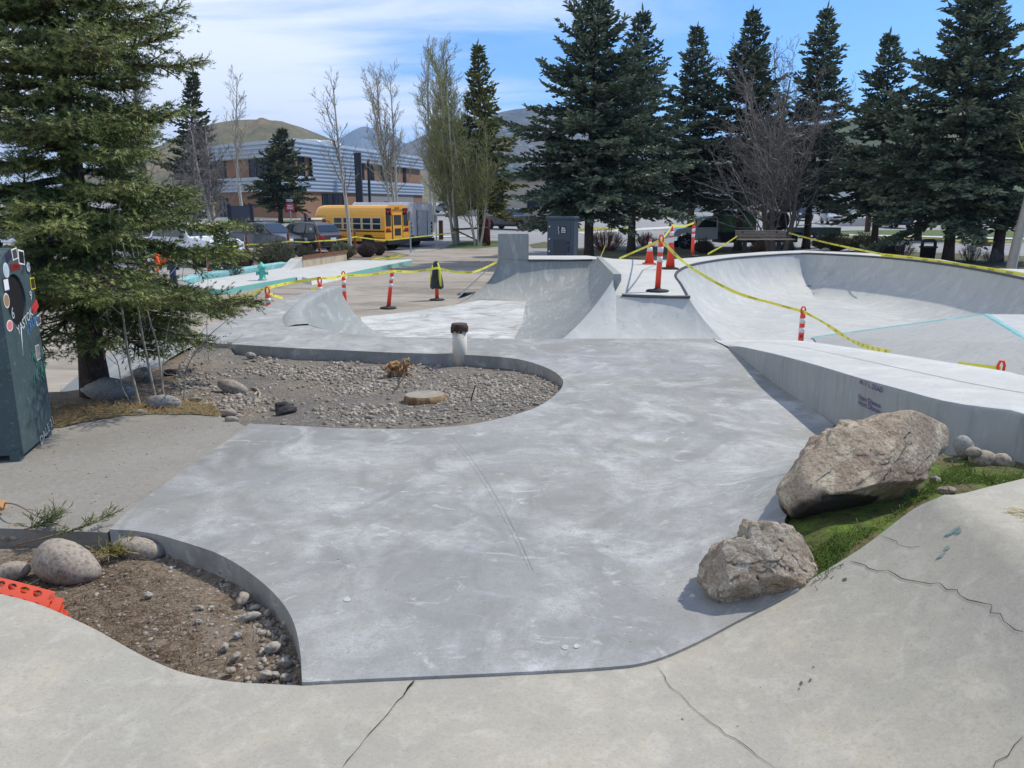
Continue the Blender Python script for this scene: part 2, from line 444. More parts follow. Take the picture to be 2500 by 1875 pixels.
m_gravelbed = mat('gravel_fines', lin(114, 106, 94), .97, [
    (1.0, .42, .62, lin(94, 92, 90), .8), (3, .5, .68, lin(134, 118, 98), .7, None, 'noise', 1),
    (30, .5, .66, lin(150, 144, 132), .7), (80, .5, .66, lin(66, 62, 58), .7)],
    [(8, .6, .03), (50, .9, .015)])
m_drygrass = mat('dry_turf', lin(122, 108, 76), .97, [
    (3, .45, .65, lin(110, 88, 62), .8), (9, .5, .65, lin(118, 116, 66), .6), (60, .48, .68, lin(158, 144, 108), .7), (110, .5, .7, lin(70, 58, 42), .6)],
    [(30, .9, .03)])
m_lawn = mat('lawn_turf', lin(70, 92, 40), .97, [(1, .4, .65, lin(88, 100, 52), .8), (12, .5, .7, lin(54, 72, 30), .7), (50, .5, .7, lin(112, 118, 66), .5)], [(40, .8, .03)])
m_brownlawn = mat('worn_turf', lin(92, 92, 62), .97, [(.7, .45, .6, lin(74, 66, 52), .8), (4, .5, .65, lin(76, 94, 46), .7), (40, .5, .7, lin(120, 112, 84), .5)], [(30, .8, .03)])
m_moss = mat('moss', lin(84, 90, 42), .97, [(2.2, .44, .58, lin(112, 100, 74), .9, None, 'noise', .8), (6, .46, .62, lin(98, 126, 36), .85), (30, .5, .66, lin(44, 50, 22), .7), (90, .52, .7, lin(118, 132, 60), .5)], [(25, .9, .03), (110, .9, .012)])
m_walk = mat('sidewalk', lin(190, 188, 182), .85, [(1, .4, .7, lin(176, 174, 168), .7), (30, .5, .7, lin(160, 158, 152), .4)])
m_crack = mat('crack_dark', lin(58, 55, 50), .95)  # dark colour of cracks and joints
m_teal = mat('teal_paint', lin(108, 178, 166), .75, [(4, .5, .66, lin(140, 172, 164), .8, (1, 1, 2)), (14, .55, .7, lin(158, 166, 160), .8)], [(50, .2, .004)])

# ================================================================== FAR GROUND
BX0, BX1, BY0, BY1 = 2.9, 12.5, 6.0, 26.5            # the bowl is dug below the town's ground here
def ground_obj():
    xs = [-6000, -2500, -900, -300, -150, -90, -60, -40, -25, -15, -8, -3, BX0, 6, 9, BX1, 16, 22, 30, 45, 70, 110, 200, 400, 1000, 2500, 6000]
    ys = [-300, -60, -20, -8, 0, 4, BY0, 10, 14, 18, 22, BY1, 30, 35, 40, 45, 50, 54, 58, 64, 70, 78, 86, 94, 100, 106, 120, 150, 200, 300, 500, 800, 2000, 7000]
    V = [(x, y, float(G(x, y))) for y in ys for x in xs]; n = len(xs); Fs = []
    for j in range(len(ys) - 1):
        for i in range(n - 1):
            if BX0 <= xs[i] and xs[i + 1] <= BX1 and BY0 <= ys[j] and ys[j + 1] <= BY1: continue
            Fs.append((j * n + i, j * n + i + 1, (j + 1) * n + i + 1, (j + 1) * n + i))
    return struct(raw('ground', V, Fs, m_asphalt))
ground_obj()
def Z(c): return lambda x, y: np.full(np.shape(x), c, float)
# plaza in front of the parking lot
pl = [(-30, 9), (-12, 5.5), (BX0, 5.5), (BX0, 27), (2.2, 34)] + [tuple(gp(*q)[:2]) for q in ((1290, 628), (1240, 612), (1180, 598), (1100, 606), (1010, 620), (930, 637), (860, 640), (700, 648), (560, 668), (420, 668), (250, 660), (60, 655))] + [(-34, 30)]
struct(sheet('plaza', pl, Z(0.0), 2.0, m_plaza, off=.006))
nf = [(-3.4, 9.8), (BX0, 9.8), (BX0, 16.5), (.6, 21.8), (-.9, 22.2), tuple(at(1010, 762, 0)[:2]), tuple(at(880, 775, 0)[:2]), (-3.0, 15.5)]
struct(sheet('new_pavement', nf, Z(0.0), 1.0, m_newfloor, off=.012))
# ================================================================== NEAR TERRAIN
def terr(x, y):
    x = np.asarray(x, float); y = np.asarray(y, float)
    z = .975 - .075 * sstep(6.1, 8.6, y) * (x > -3.4) - .02 * sstep(5.0, 5.6, y)
    z = z - .065 * (1 - sstep(4.02, 4.16, y + .06 * np.sin(x * 9))) * sstep(-6, -4.5, x)
    yb = np.where(x < -4.0, 7.5 + .12 * np.sin(x * 2), 99)
    z = z * (1 - sstep(0, 1.7, y - yb)) * (1 - sstep(-3.9, -5.6, x) * sstep(7.0, 7.8, y))
    lump = np.array([mnoise.noise(Vector((a * 2.3, b * 2.3, 0))) * .018 + mnoise.noise(Vector((a * 7, b * 7, 3))) * .010 for a, b in zip(np.ravel(x), np.ravel(y))]).reshape(np.shape(x))
    return np.maximum(z + lump * (z > .2) - .012, -.05)
struct(sheet('soil', [(-9, 1.0), (1.4, 1.0), (1.4, 9.4), (-6.6, 9.4), (-9, 9.4)], lambda x, y: terr(x, y), .055, m_soil, edge_step=.2))

# slab outline (traced on its own surface)
lipL = [(1740, 829), (1600, 829), (1400, 829), (1200, 829), (1050, 828), (960, 826), (900, 822), (850, 817), (800, 808), (765, 800), (745, 793), (738, 783)]
nearE = [(738, 1673), (830, 1668), (1000, 1660), (1200, 1651), (1400, 1641), (1500, 1634), (1560, 1627), (1620, 1610), (1700, 1575), (1800, 1522), (1900, 1470)]
rightE = [(1950, 1444), (1935, 1400), (1915, 1335), (1915, 1275), (1945, 1210), (1975, 1160), (2010, 1100), (2036, 1040)]
wallB = [(1981, 999), (1900, 946), (1840, 899), (1800, 868), (1779, 853)]
gravE = [(470, 838), (560, 842), (700, 851), (808, 856), (953, 863), (1060, 866), (1145, 869), (1242, 876), (1297, 887), (1344, 905), (1369, 923), (1375, 938), (1369, 952), (1344, 977), (1297, 1003), (1224, 1024), (1152, 1039), (1062, 1048), (953, 1051), (808, 1048), (700, 1042), (608, 1038)]
leftE = [(560, 1075), (490, 1120), (430, 1165), (370, 1210), (310, 1255), (268, 1297)]
soilE = [(330, 1301), (380, 1309), (440, 1326), (520, 1352), (575, 1380), (625, 1415), (670, 1455), (705, 1500), (725, 1550), (735, 1610)]
on1 = lambda q: tuple(on(H, *q)[:2])
def smooth2(L, k=3): return [tuple(p) for p in catmull([Vector((a, b, 0)) for a, b in L], k)]
def s2(L): return [(p[0], p[1]) for p in smooth2(L)]
cop = [tuple(at(*q, 1.0)[:2]) for q in ((737, 775), (745, 762), (757, 749), (775, 737), (795, 726), (815, 717), (832, 711))]
platL = [tuple(at(*q, 1.0)[:2]) for q in ((807, 707), (780, 708), (753, 714), (700, 730), (655, 747), (570, 776), (500, 802), (455, 826))]
slab_loop = s2([on1(q) for q in nearE]) + [on1(q) for q in rightE] + [on1(q) for q in wallB] + [on1(q) for q in lipL] + s2(cop) + platL + s2([on1(q) for q in gravE]) + [on1(q) for q in leftE] + s2([on1(q) for q in soilE])
def clean(loop):
    out = []
    for p in loop:
        if not out or (Vector(p) - Vector(out[-1])).length > .012: out.append(p)
    return out
slab_loop = clean(slab_loop)
slab = struct(sheet('concrete_slab', slab_loop, H, .14, m_slab, skirt=.26, off=.012, edge_step=.1))
# old concrete in the foreground
near_loop = [(-9, 3.9), (-5, 3.4), (-3.2, 3.2)] + s2([on1(q) for q in ((0, 1475), (90, 1497), (180, 1530), (250, 1560), (330, 1600), (400, 1630), (460, 1648), (560, 1664), (640, 1669), (738, 1674))]) \
    + s2([on1(q) for q in nearE])[2:] + s2([on1(q) for q in ((1910, 1462), (2000, 1402), (2100, 1340), (2180, 1280), (2230, 1243), (2265, 1225), (2330, 1208), (2420, 1187), (2500, 1168))]) + [(4, 3.5), (7, 3.9), (7, -5), (-9, -5)]
def near_top(x, y):
    x = np.asarray(x, float); y = np.asarray(y, float)
    # a low rounded shoulder along the soil pocket on the left
    return H(x, y) + .05 * sstep(-.9, -2.2, x) * sstep(1.2, 2.9, y)
near = struct(sheet('old_pavement', clean(near_loop), near_top, .06, m_near, skirt=.3, edge_step=.08))
# dirt path on the left, worn turf beyond it
path_loop = [on1(q) for q in ((-420, 1275), (60, 1289), (190, 1294), (262, 1296), (306, 1254), (365, 1210), (425, 1165), (485, 1120), (555, 1075), (602, 1040), (560, 1018), (470, 1010), (380, 1008), (300, 1014), (200, 1030), (150, 1042), (0, 1040), (-420, 1030))]
def path_z(x, y):
    return np.array([.99 + mnoise.noise(Vector((a * 3, b * 3, 5))) * .008 for a, b in zip(np.ravel(x), np.ravel(y))])
struct(sheet('path', path_loop, path_z, .12, m_dirt, skirt=.14))
turf_loop = [on1(q) for q in ((-420, 1030), (0, 1040), (150, 1042), (200, 1030), (300, 1014), (380, 1008), (470, 1010), (540, 1016), (520, 985), (430, 975), (330, 985), (200, 985), (120, 985), (-420, 985))]
struct(sheet('turf', turf_loop, lambda x, y: path_z(x, y) + .006, .08, m_drygrass))
grav_loop = s2([on1(q) for q in gravE]) + [on1(q) for q in ((560, 1020), (470, 1000), (400, 985), (420, 930), (440, 880))]
gravel_poly = clean(grav_loop)
struct(sheet('gravel_bed', gravel_poly, lambda x, y: terr(x, y) + .014, .07, m_gravelbed))
# mossy pocket behind the boulders
def moss_z(x, y):
    return np.array([min(float(H(a, b)) - .02, 1.225 - .01 * float(sstep(1.9, 2.6, a))) + mnoise.noise(Vector((a * 3.1, b * 3.1, 8))) * .02 + mnoise.noise(Vector((a * 11, b * 11, 1))) * .008 for a, b in zip(np.ravel(x), np.ravel(y))])
moss_loop = [(.75, 2.5), (1.7, 2.92), (4.2, 3.35), (5.2, 4.4), (3.1, 5.4), (2.3, 6.0), (1.6, 5.0), (1.05, 3.9), (.85, 3.2)]
struct(sheet('moss_ground', moss_loop, moss_z, .06, m_moss))

# cracks and joints: thin dark slivers lying in the old pavement
def cracks(name, lines, parent, m, wid, fn, off, jag=.012):
    mb = MB(); rnd = random.Random(3)
    for ln in lines:
        P = [on(fn, *q) for q in ln[0]]; wd = ln[1] if len(ln) > 1 else wid; pts = []
        for a, b in zip(P, P[1:]):
            k = max(2, int((b - a).length / .03))
            pts += [a.lerp(b, i / k) for i in range(k)]
        pts.append(P[-1]); pts = [Vector((p.x + rnd.uniform(-1, 1) * jag * ln[2], p.y + rnd.uniform(-1, 1) * jag * ln[2], 0)) for p in pts]
        vs = []; fs = []
        for i, p in enumerate(pts):
            d = (pts[min(i + 1, len(pts) - 1)] - pts[max(i - 1, 0)]); d.normalize(); nrm = Vector((-d.y, d.x, 0)); h = wd * rnd.uniform(.35, 1.0) * (.4 if i in (0, len(pts) - 1) else 1) / 2
            for s_ in (-1, 1):
                q = p + nrm * h * s_; vs.append((q.x, q.y, float(fn(q.x, q.y)) + off))
            if i: fs.append((2 * i - 2, 2 * i - 1, 2 * i + 1, 2 * i))
        mb.add(vs, fs)
    o = mb.build(name, m, parent); return o
cracks('crack', [(((1010, 1664), (985, 1700), (905, 1790), (835, 1875)), .004, .25), (((1010, 1662), (1000, 1680), (982, 1702)), .011, 1.0)], near, m_crack, .006, near_top, .004)
cracks('crack', [(((1605, 1626), (1640, 1680), (1700, 1740), (1790, 1805), (1890, 1878)), .0028, .6)], near, m_crack, .005, near_top, .004)
cracks('crack', [(((2078, 1370), (2160, 1398), (2215, 1421), (2290, 1428), (2330, 1445), (2345, 1462), (2410, 1480), (2445, 1518), (2500, 1550)), .0035, .9)], near, m_crack, .006, near_top, .004)
cracks('crack', [(((2500, 1800), (2455, 1845), (2425, 1878)), .003, .6)], near, m_crack, .006, near_top, .004)
cracks('crack', [(((2155, 1308), (2200, 1330), (2240, 1340)), .0025, .8)], near, m_crack, .006, near_top, .004)

# ================================================================== SKATEPARK STRUCTURES
# ledge wall to the right of the slab
btm = [(1779, 853), (1800, 868), (1840, 899), (1900, 946), (1981, 999)]
def ytop(px):
    L = [(1779, 847), (1800, 846), (1872, 861), (1981, 892), (2100, 925), (2198, 952), (2306, 981), (2415, 997), (2469, 1003), (2500, 1013), (2600, 1040)]
    for a, b in zip(L, L[1:]):
        if a[0] <= px <= b[0]: return a[1] + (b[1] - a[1]) * (px - a[0]) / (b[0] - a[0])
front = []
for q in btm:
    p = on(H, *q); t = aty(q[0] + (900 - q[1]) * 0, ytop(q[0]), p.y); front.append((p.x, p.y, max(t.z, 1.02)))
last = front[-1]
for px, z in ((2100, 1.44), (2198, 1.47), (2306, 1.49), (2415, 1.50), (2469, 1.50), (2520, 1.49)):
    p = at(px, ytop(px), z); front.append((p.x, p.y, z))
front += [(3.25, 3.98, 1.49), (4.2, 3.95, 1.49), (7.0, 4.15, 1.49)]
far = [tuple(at(px, py, z)) for px, py, z in ((1745, 831, 1.02), (1850, 830, 1.06), (1955, 832, 1.14), (2060, 846, 1.27), (2170, 862, 1.36), (2300, 882, 1.42), (2450, 905, 1.46), (2560, 922, 1.48))]
far += [(4.9, 5.75, 1.48), (6.0, 5.7, 1.48), (8.2, 5.9, 1.48)]
fr = catmull(front, 3); fa = catmull(far, 5)
def resample(L, k):
    d = [0]
    for a, b in zip(L, L[1:]): d.append(d[-1] + (b - a).length)
    out = []
    for i in range(k + 1):
        s = d[-1] * i / k; j = 0
        while j < len(L) - 2 and d[j + 1] < s: j += 1
        out.append(L[j].lerp(L[j + 1], min(1, (s - d[j]) / max(1e-6, d[j + 1] - d[j]))))
    return out
def split_(L, f):      # keep the part in the photo and the part beyond its frame matched end to end
    return resample(L[:f + 1], 40) + resample(L[f:], 16)[1:]
fr = split_(fr, 3 * (len(front) - 4)); fa = split_(fa, 5 * (len(far) - 4))
ledge = empty('concrete_ledge', fr[12], 0, 'long grey concrete ledge rising beside the slab, purple lettering on its shaded face', 'ledge')
off_ = Vector(fr[12])
mb = MB(); vs = []; fs = []
for i, (a, b) in enumerate(zip(fr, fa)):
    ea = a + (b - a).normalized() * .025
    vs += [Vector((a.x, a.y, .7)) - off_, a - Vector((0, 0, .025)) - off_, ea - off_]
    if i: k = 3 * i; fs += [(k - 3, k - 2, k + 1, k), (k - 2, k - 1, k + 2, k + 1)]
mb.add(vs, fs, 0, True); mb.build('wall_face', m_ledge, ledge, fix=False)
mb = MB(); vs = []; fs = []
for i, (a, b) in enumerate(zip(fr, fa)):
    ea = a + (b - a).normalized() * .025
    for k in range(7):
        p = ea.lerp(b, k / 6); vs.append(p - off_)
    vs.append(Vector((b.x + .25, b.y + .12, -.3)) - off_)
    if i:
        for k in range(7): q = 8 * i + k; fs.append((q - 8, q - 7, q + 1, q))
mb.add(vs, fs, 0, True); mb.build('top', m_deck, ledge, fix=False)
mb = MB(); a, b = fr[-1], fa[-1]; mb.add([p - off_ for p in (Vector((a.x, a.y, .7)), a, b, Vector((b.x + .25, b.y + .12, -.3)))], [(0, 1, 2, 3)]); mb.build('end_face', m_ledge, ledge)
# joint line on its top
mb = MB(); vs = []; fs = []
for i, (a, b) in enumerate(zip(fr[2:], fa[2:])):
    p = a.lerp(b, .62 - .0036 * min(i, 40)); d = (b - a).normalized() * .004
    vs += [p - d + Vector((0, 0, .003)) - off_, p + d + Vector((0, 0, .003)) - off_]
    if i: fs.append((2 * i - 2, 2 * i - 1, 2 * i + 1, 2 * i))
mb.add(vs, fs); mb.build('joint', m_crack, ledge)
# purple stencil on the ledge's face
m_purple = mat('purple_ink', lin(92, 66, 112), .9, [(60, .45, .6, lin(128, 128, 140), .8)])
def wall_pt(px, py):
    best = None
    d = ray(px, py); o = Vector((0, 0, CAMZ))
    for a, b in zip(fr, fr[1:]):
        n = Vector((b.y - a.y, -(b.x - a.x), 0)).normalized(); t = (a - o).dot(n) / d.dot(n); p = o + d * t
        s = (p - a).dot((b - a)) / (b - a).length_squared
        if -.02 <= s <= 1.02: return p, Vector((b.x - a.x, b.y - a.y, 0)).normalized(), n
    return None, None, None
for txt, px, py, sz in (('Heart Disease', 2123, 979, .05), ('Heart Disease', 2123, 993, .05), ('M. V L. DEAD', 2128, 942, .05)):
    p, ex, n = wall_pt(px, py)
    if p is None: print('NO WALL PT'); continue
    if n.dot(Vector((0, 0, CAMZ)) - p) < 0: n = -n
    ex = Vector((0, 0, 1)).cross(n) ; ex.normalize()
    mb = MB(); lettering(mb, txt, sz, p - off_ + n * .006, ex, (0, 0, 1), 0, bold=.001); mb.build('stencil_lettering', m_purple, ledge)

# quarter pipes, pocket and deck -------------------------------------------------
DZ = 1.05
A = [Vector(q) for q in ((-.42, 24.0, DZ), (.95, 24.05, DZ), (2.62, 24.2, DZ))]
qp = empty('quarter_pipe', (2.3, 20, 0), 0, 'grey concrete quarter pipe pocket with a tall square block at its left end', 'skate ramp')
O = Vector((2.3, 20, 0))
def sub(L): return [Vector(p) - O for p in L]
mb = MB(); loft(mb, sub(A), sub([(-1.6, 22.6, 0.005), (.9, 22.35, 0.005), (3.2, 22.4, 0.005)]), 14, 82)
mb.add(sub([(-.42, 24, DZ), (-1.6, 22.6, .005), (-1.6, 24.2, .005), (-.42, 24.2, DZ)]), [(0, 1, 2, 3)])
mb.build('back_wall', m_qp, qp, fix=False)
T1 = [(2.75, 25.2, DZ), (2.62, 24.2, DZ), (2.42, 21.4, 1.12), (2.12, 17.5, 1.24), (1.87, 14.26, 1.34)]; B1 = [(.5, 25.2, .005), (.38, 24.2, .005), (.3, 21.4, .005), (.15, 17.5, .005)]
B0 = Vector((-.35, 11.8, .005))
# the side wall ends in a hip that runs down toward the camera
mb = MB(); loft(mb, sub(T1), sub(B1 + [B0]), 16, (62, 46)); mb.build('side_wall', m_qp, qp, fix=False)
T2 = [(1.87, 14.26, 1.34), (1.89, 14.24, 1.2), (1.92, 14.22, DZ)]; B2 = [B0, (.7, 11.78, .005), (1.7, 11.75, .003)]
mb = MB(); loft(mb, sub(T2), sub(B2), 16, (47, 50)); mb.build('front_bank', m_bowl, qp, fix=False)
T3 = [(1.92, 14.22, DZ), (2.5, 14.1, DZ), (3.2, 14.0, DZ)]; B3 = [(1.7, 11.75, .0), (3.2, 11.8, -.15), (5.0, 12.3, -.3)]
mb = MB(); loft(mb, sub(T3), sub(B3), 16, 50); mb.build('front_wall', m_bowl, qp, fix=False)
mb = MB(); mb.box(Vector((.04, 24.38, 1.44)) - O, (.94, .76, .8), bev=.012); mb.build('block', m_qp, qp)
m_scrawl = mat('faded_graffiti', lin(206, 196, 190), .85, [(9, .5, .6, lin(176, 120, 124), .8, (1, 1, .3)), (14, .52, .62, lin(150, 140, 136), .7)])
mb = MB(); mb.box(Vector((.513, 24.38, 1.46)) - O, (.004, .70, .70)); mb.build('graffiti_panel', m_scrawl, qp)
mb = MB()
path = [Vector((2.70, 24.15, 1.06)), Vector((2.49, 21.4, 1.13)), Vector((2.19, 17.5, 1.25)), Vector((1.945, 14.28, 1.35))]
for i, (a, b) in enumerate(zip(path, path[1:])):
    for k in range(2):
        p, q = a.lerp(b, k / 2 + .003), a.lerp(b, (k + 1) / 2 - .003); d = (q - p).normalized(); nn = Vector((d.y, -d.x, 0)); nn = nn.normalized() * .075
        mb.add([v - O for v in (p - nn - Vector((0, 0, .04)), p + nn - Vector((0, 0, p.z - DZ + .03)), p + nn * .95 + Vector((0, 0, .085)), p - nn * .95 + Vector((0, 0, .085)), q - nn - Vector((0, 0, .04)), q + nn - Vector((0, 0, q.z - DZ + .03)), q + nn * .95 + Vector((0, 0, .085)), q - nn * .95 + Vector((0, 0, .085)))],
               [(0, 1, 2, 3), (7, 6, 5, 4), (0, 4, 5, 1), (1, 5, 6, 2), (2, 6, 7, 3), (3, 7, 4, 0)])
mb.build('parapet', m_ledge, qp)
m_cope = mat('steel_coping', lin(84, 86, 88), .45, metal=.6)
mb = MB(); mb.tube(sub([(2.03, 14.2, DZ - .005), (2.5, 14.08, DZ - .005), (3.24, 13.98, DZ - .005)]), .03, 8); mb.build('coping', m_cope, qp)
mb = MB(); mb.tube(sub([(.5, 23.99, DZ - .02), (.95, 24.02, DZ - .02), (2.5, 24.17, DZ - .02)]), .03, 8); mb.build('coping', m_cope, qp)

# bowl
rim = [(3.2, 14.0), (3.55, 16.2)] + [tuple(at(*q, DZ)[:2]) for q in ((1649, 673), (1660, 658), (1688, 646), (1739, 636), (1801, 628), (1880, 622), (1960, 618), (2050, 621.5), (2130, 626), (2200, 632), (2280, 641), (2350, 651), (2430, 665), (2500, 679), (2600, 700))] + [(10.9, 11.5), (9.5, 8.0), (7.5, 6.2)]
rim = [(p.x, p.y) for p in catmull([Vector((a, b, 0)) for a, b in rim], 4)]
bowl = empty('skate_bowl', (7.5, 18, -.3), 0, 'large pale concrete skate bowl with dark rounded rim on the right', 'skate bowl')
OB = Vector((7.5, 18, -.3)); FZ = -.3
def smooth_rim(P, k=3):
    return P
nr = []
for i, p in enumerate(rim):
    a = Vector(rim[max(0, i - 3)]); b = Vector(rim[min(len(rim) - 1, i + 3)]); d = (b - a).normalized(); nr.append(Vector((d.y, -d.x)))
foot = []
for i, (p, n) in enumerate(zip(rim, nr)):
    wdt = 1.75
    q = Vector(p) + n * wdt; foot.append(Vector((q.x, q.y, FZ)))
foot[0] = Vector((5.0, 12.3, FZ)); foot[1] = foot[1].lerp(Vector((5.05, 12.9, FZ)), .7); foot[2] = foot[2].lerp(Vector((5.1, 13.4, FZ)), .6); foot[3] = foot[3].lerp(Vector((5.1, 14.0, FZ)), .5); foot[4] = foot[4].lerp(Vector((5.2, 14.8, FZ)), .3)
for _ in range(6): foot = foot[:5] + [(foot[i - 1] + foot[i] * 2 + foot[i + 1]) / 4 for i in range(5, len(foot) - 1)] + foot[-1:]
mb = MB(); top3 = [Vector((p[0], p[1], DZ)) for p in rim]
loft(mb, [p - OB for p in top3], [p - OB for p in foot], 16, 80); mb.build('wall', m_bowl, bowl, fix=False)
mb = MB(); mb.tube([p - OB + Vector((0, 0, -.012)) for p in top3], .035, 8); mb.build('coping', m_cope, bowl)
fl = sheet('floor', [(BX0 - 1.5, 9.0), (12.6, 5.5), (12.6, 26.4), (5, 24), (3.0, 19), (BX0 - .6, 11.6)], Z(FZ), .8, m_bowl, off=.0)
fl.data.transform(Matrix.Translation(-OB)); fl.parent = bowl
# hip inside the bowl with turquoise edges
def ba(px, py, z): return at(px, py, z) - OB
hp = empty('skate_hip', at(2300, 820, 0), 0, 'pale concrete hip inside the bowl with turquoise painted edges', 'skate ramp'); OH = at(2300, 820, 0)
La, Aa, Ra = at(1985, 823, -.27), at(2402, 767, .72), at(2520, 838, .72); Fa = Vector((5.0, 10.6, -.3)); F2 = Vector((6.0, 7.5, -.28))
def plane_sub(P, n):
    return P
mb = MB(); mb.add([v - OH for v in (La, Aa, Ra, F2, Fa)], [(0, 1, 2), (0, 2, 4), (2, 3, 4)]); mb.build('bank', mat('hip_concrete', lin(164, 165, 161), .8, [(1, .4, .7, lin(152, 154, 151), .8), (4, .5, .7, lin(178, 178, 174), .6, None, 'noise', 1), (14, .55, .72, lin(124, 124, 122), .5), (60, .5, .7, lin(134, 134, 131), .5)]), hp, fix=False)  # face of the hip, concrete a little darker than the bowl
mb = MB(); mb.add([v - OH for v in (Aa, Aa + Vector((1.6, .1, -.02)), Ra + Vector((1.9, .2, 0)), Ra)], [(0, 1, 2, 3)])
mb.add([v - OH for v in (La, Vector((9.6, 15.2, -.31)), Aa + Vector((1.6, .1, -.02)), Aa)], [(0, 1, 2, 3)]); mb.build('deck', m_bowl, hp, fix=False)
def strip(mb, a, b, wv, up=Vector((0, 0, .006))): mb.add([v - OH + up for v in (a, b, b + wv, a + wv)], [(0, 1, 2, 3)])
mb = MB(); strip(mb, La, Aa, Vector((-.10, -.05, -.045)), Vector((0, 0, .012))); strip(mb, Aa, Ra, Vector((.09, 0, 0)), Vector((0, 0, .008))); strip(mb, Aa, Ra, Vector((-.10, .02, -.06)))
m_teal2 = mat('turquoise_paint', lin(116, 166, 166), .75, [(6, .5, .68, lin(168, 200, 204), .7)])
mb.build('painted_edge', m_teal2, hp)
# deck round the pocket and the bowl
outer = [tuple(at(2620, 690, DZ)[:2]), (14.1, 20.0), tuple(at(2420, 655, DZ)[:2]), tuple(at(2300, 634, DZ)[:2]), tuple(at(2150, 619, DZ)[:2]), tuple(at(1960, 611, DZ)[:2]), tuple(at(1860, 615, DZ)[:2]), tuple(at(1780, 621, DZ)[:2]), tuple(at(1690, 629, DZ)[:2]), tuple(at(1600, 636, DZ)[:2]), tuple(at(1500, 632, DZ)[:2])]
ri = [i for i, p in enumerate(rim) if p[1] > 15 or i < 8]
dk = [(.5, 26.0), (.5, 24.06), (2.62, 24.2), (2.4, 20.8), (2.12, 16.6), (1.98, 15.2), (1.92, 14.22)] + rim[:62] + outer
kk = max(i for i, p in enumerate(rim) if p[1] > 14.9)
dk = [(.47, 26.0), (.47, 24.03), (2.62, 24.2), (2.42, 21.4), (2.12, 17.5), (1.92, 14.22)] + rim[:kk + 1] + [(13.5, 15)] + outer[1:] + [(2.5, 26.0)]
struct(sheet('deck', clean(dk), Z(DZ), .5, m_deck, skirt=.9, edge_step=.3))
# left hump: lip, slope and coping curb at the corner of the slab
hump = empty('skate_bank', (-3.0, 12.5, 0), 0, 'small curved concrete bank with a raised curb on the left edge of the slab', 'skate ramp'); OL = Vector((-3.0, 12.5, 0))
tl = [Vector((*on1((900, 822)), 1.012)), Vector((*on1((850, 817)), 1.012)), Vector((*on1((800, 808)), 1.012)), Vector((*on1((745, 793)), 1.012))] + [Vector((*c, 1.012)) for c in cop]
blf = [Vector((p.x + 1.15 + (.25 if i < 3 else 0), p.y + (1.3 - .32 * i if i < 4 else .06), .01)) for i, p in enumerate(tl)]
mb = MB(); loft(mb, [p - OL for p in tl], [p - OL for p in blf], 14, 62); 
mb.build('slope', m_qp, hump, fix=False)
mb = MB(); cp3 = catmull([Vector((*on1((752, 796)), 1.02)), Vector((*on1((741, 787)), 1.02))] + [Vector((*c, 1.02)) for c in cop], 3); vs = []; fs = []
for i, p in enumerate(cp3):
    d = (cp3[min(i + 1, len(cp3) - 1)] - cp3[max(i - 1, 0)]).normalized(); n = Vector((d.y, -d.x, 0)); h = .09 * min(1, i / 5 + .15)
    for a, z in ((.015, -.12), (.015, h - .02), (0, h), (-.17, h), (-.28, -.005)): vs.append(p + n * a + Vector((0, 0, z)) - OL)
    if i:
        for k in range(4): q = 5 * i + k; fs.append((q - 5, q - 4, q + 1, q))
mb.add(vs, fs, 0, True); mb.build('curb', m_ledge, hump, fix=False)
mb = MB(); tb = [Vector((*p, 1.0)) for p in platL]; bb = [Vector((p.x - 2.3 + .04 * i, p.y + (.9 if i == 0 else .3), -.01)) for i, p in enumerate(tb)]
loft(mb, [p - OL for p in tb], [p - OL for p in bb], 12, 48)
mb.build('outer_bank', m_qp, hump, fix=False)
def mound_z(x, y):
    x = np.asarray(x, float); y = np.asarray(y, float); ax, ay, bx, by = -4.45, 10.2, -3.75, 8.6; t = np.clip(((x - ax) * (bx - ax) + (y - ay) * (by - ay)) / ((bx - ax) ** 2 + (by - ay) ** 2), 0, 1)
    d2 = (x - ax - t * (bx - ax)) ** 2 + (y - ay - t * (by - ay)) ** 2; return np.maximum(-.02, .985 - .30 * d2)
md = sheet('mound', [(-6.7, 9.2), (-6.5, 11.2), (-5.2, 12.2), (-4.0, 12.0), (-3.9, 9.0), (-3.75, 7.2), (-4.6, 7.0), (-5.8, 7.7)], mound_z, .12, m_qp)
for v in md.data.vertices: v.co -= OL
md.parent = hump
# hidden run-down behind the slab's far lip
mb = MB(); loft(mb, [p - OL for p in [Vector((*on1(q), 1.012)) for q in ((1745, 829), (1500, 829), (1200, 829), (960, 826), (900, 822))]], [p - OL for p in [Vector((3.3, 11.6, -.1)), Vector((1.4, 11.5, 0)), Vector((-.4, 11.5, 0)), Vector((-1.6, 11.6, .01)), Vector((-1.75, 11.6, .01))]], 10, 60)
mb.build('run_down', m_qp, hump, fix=False)
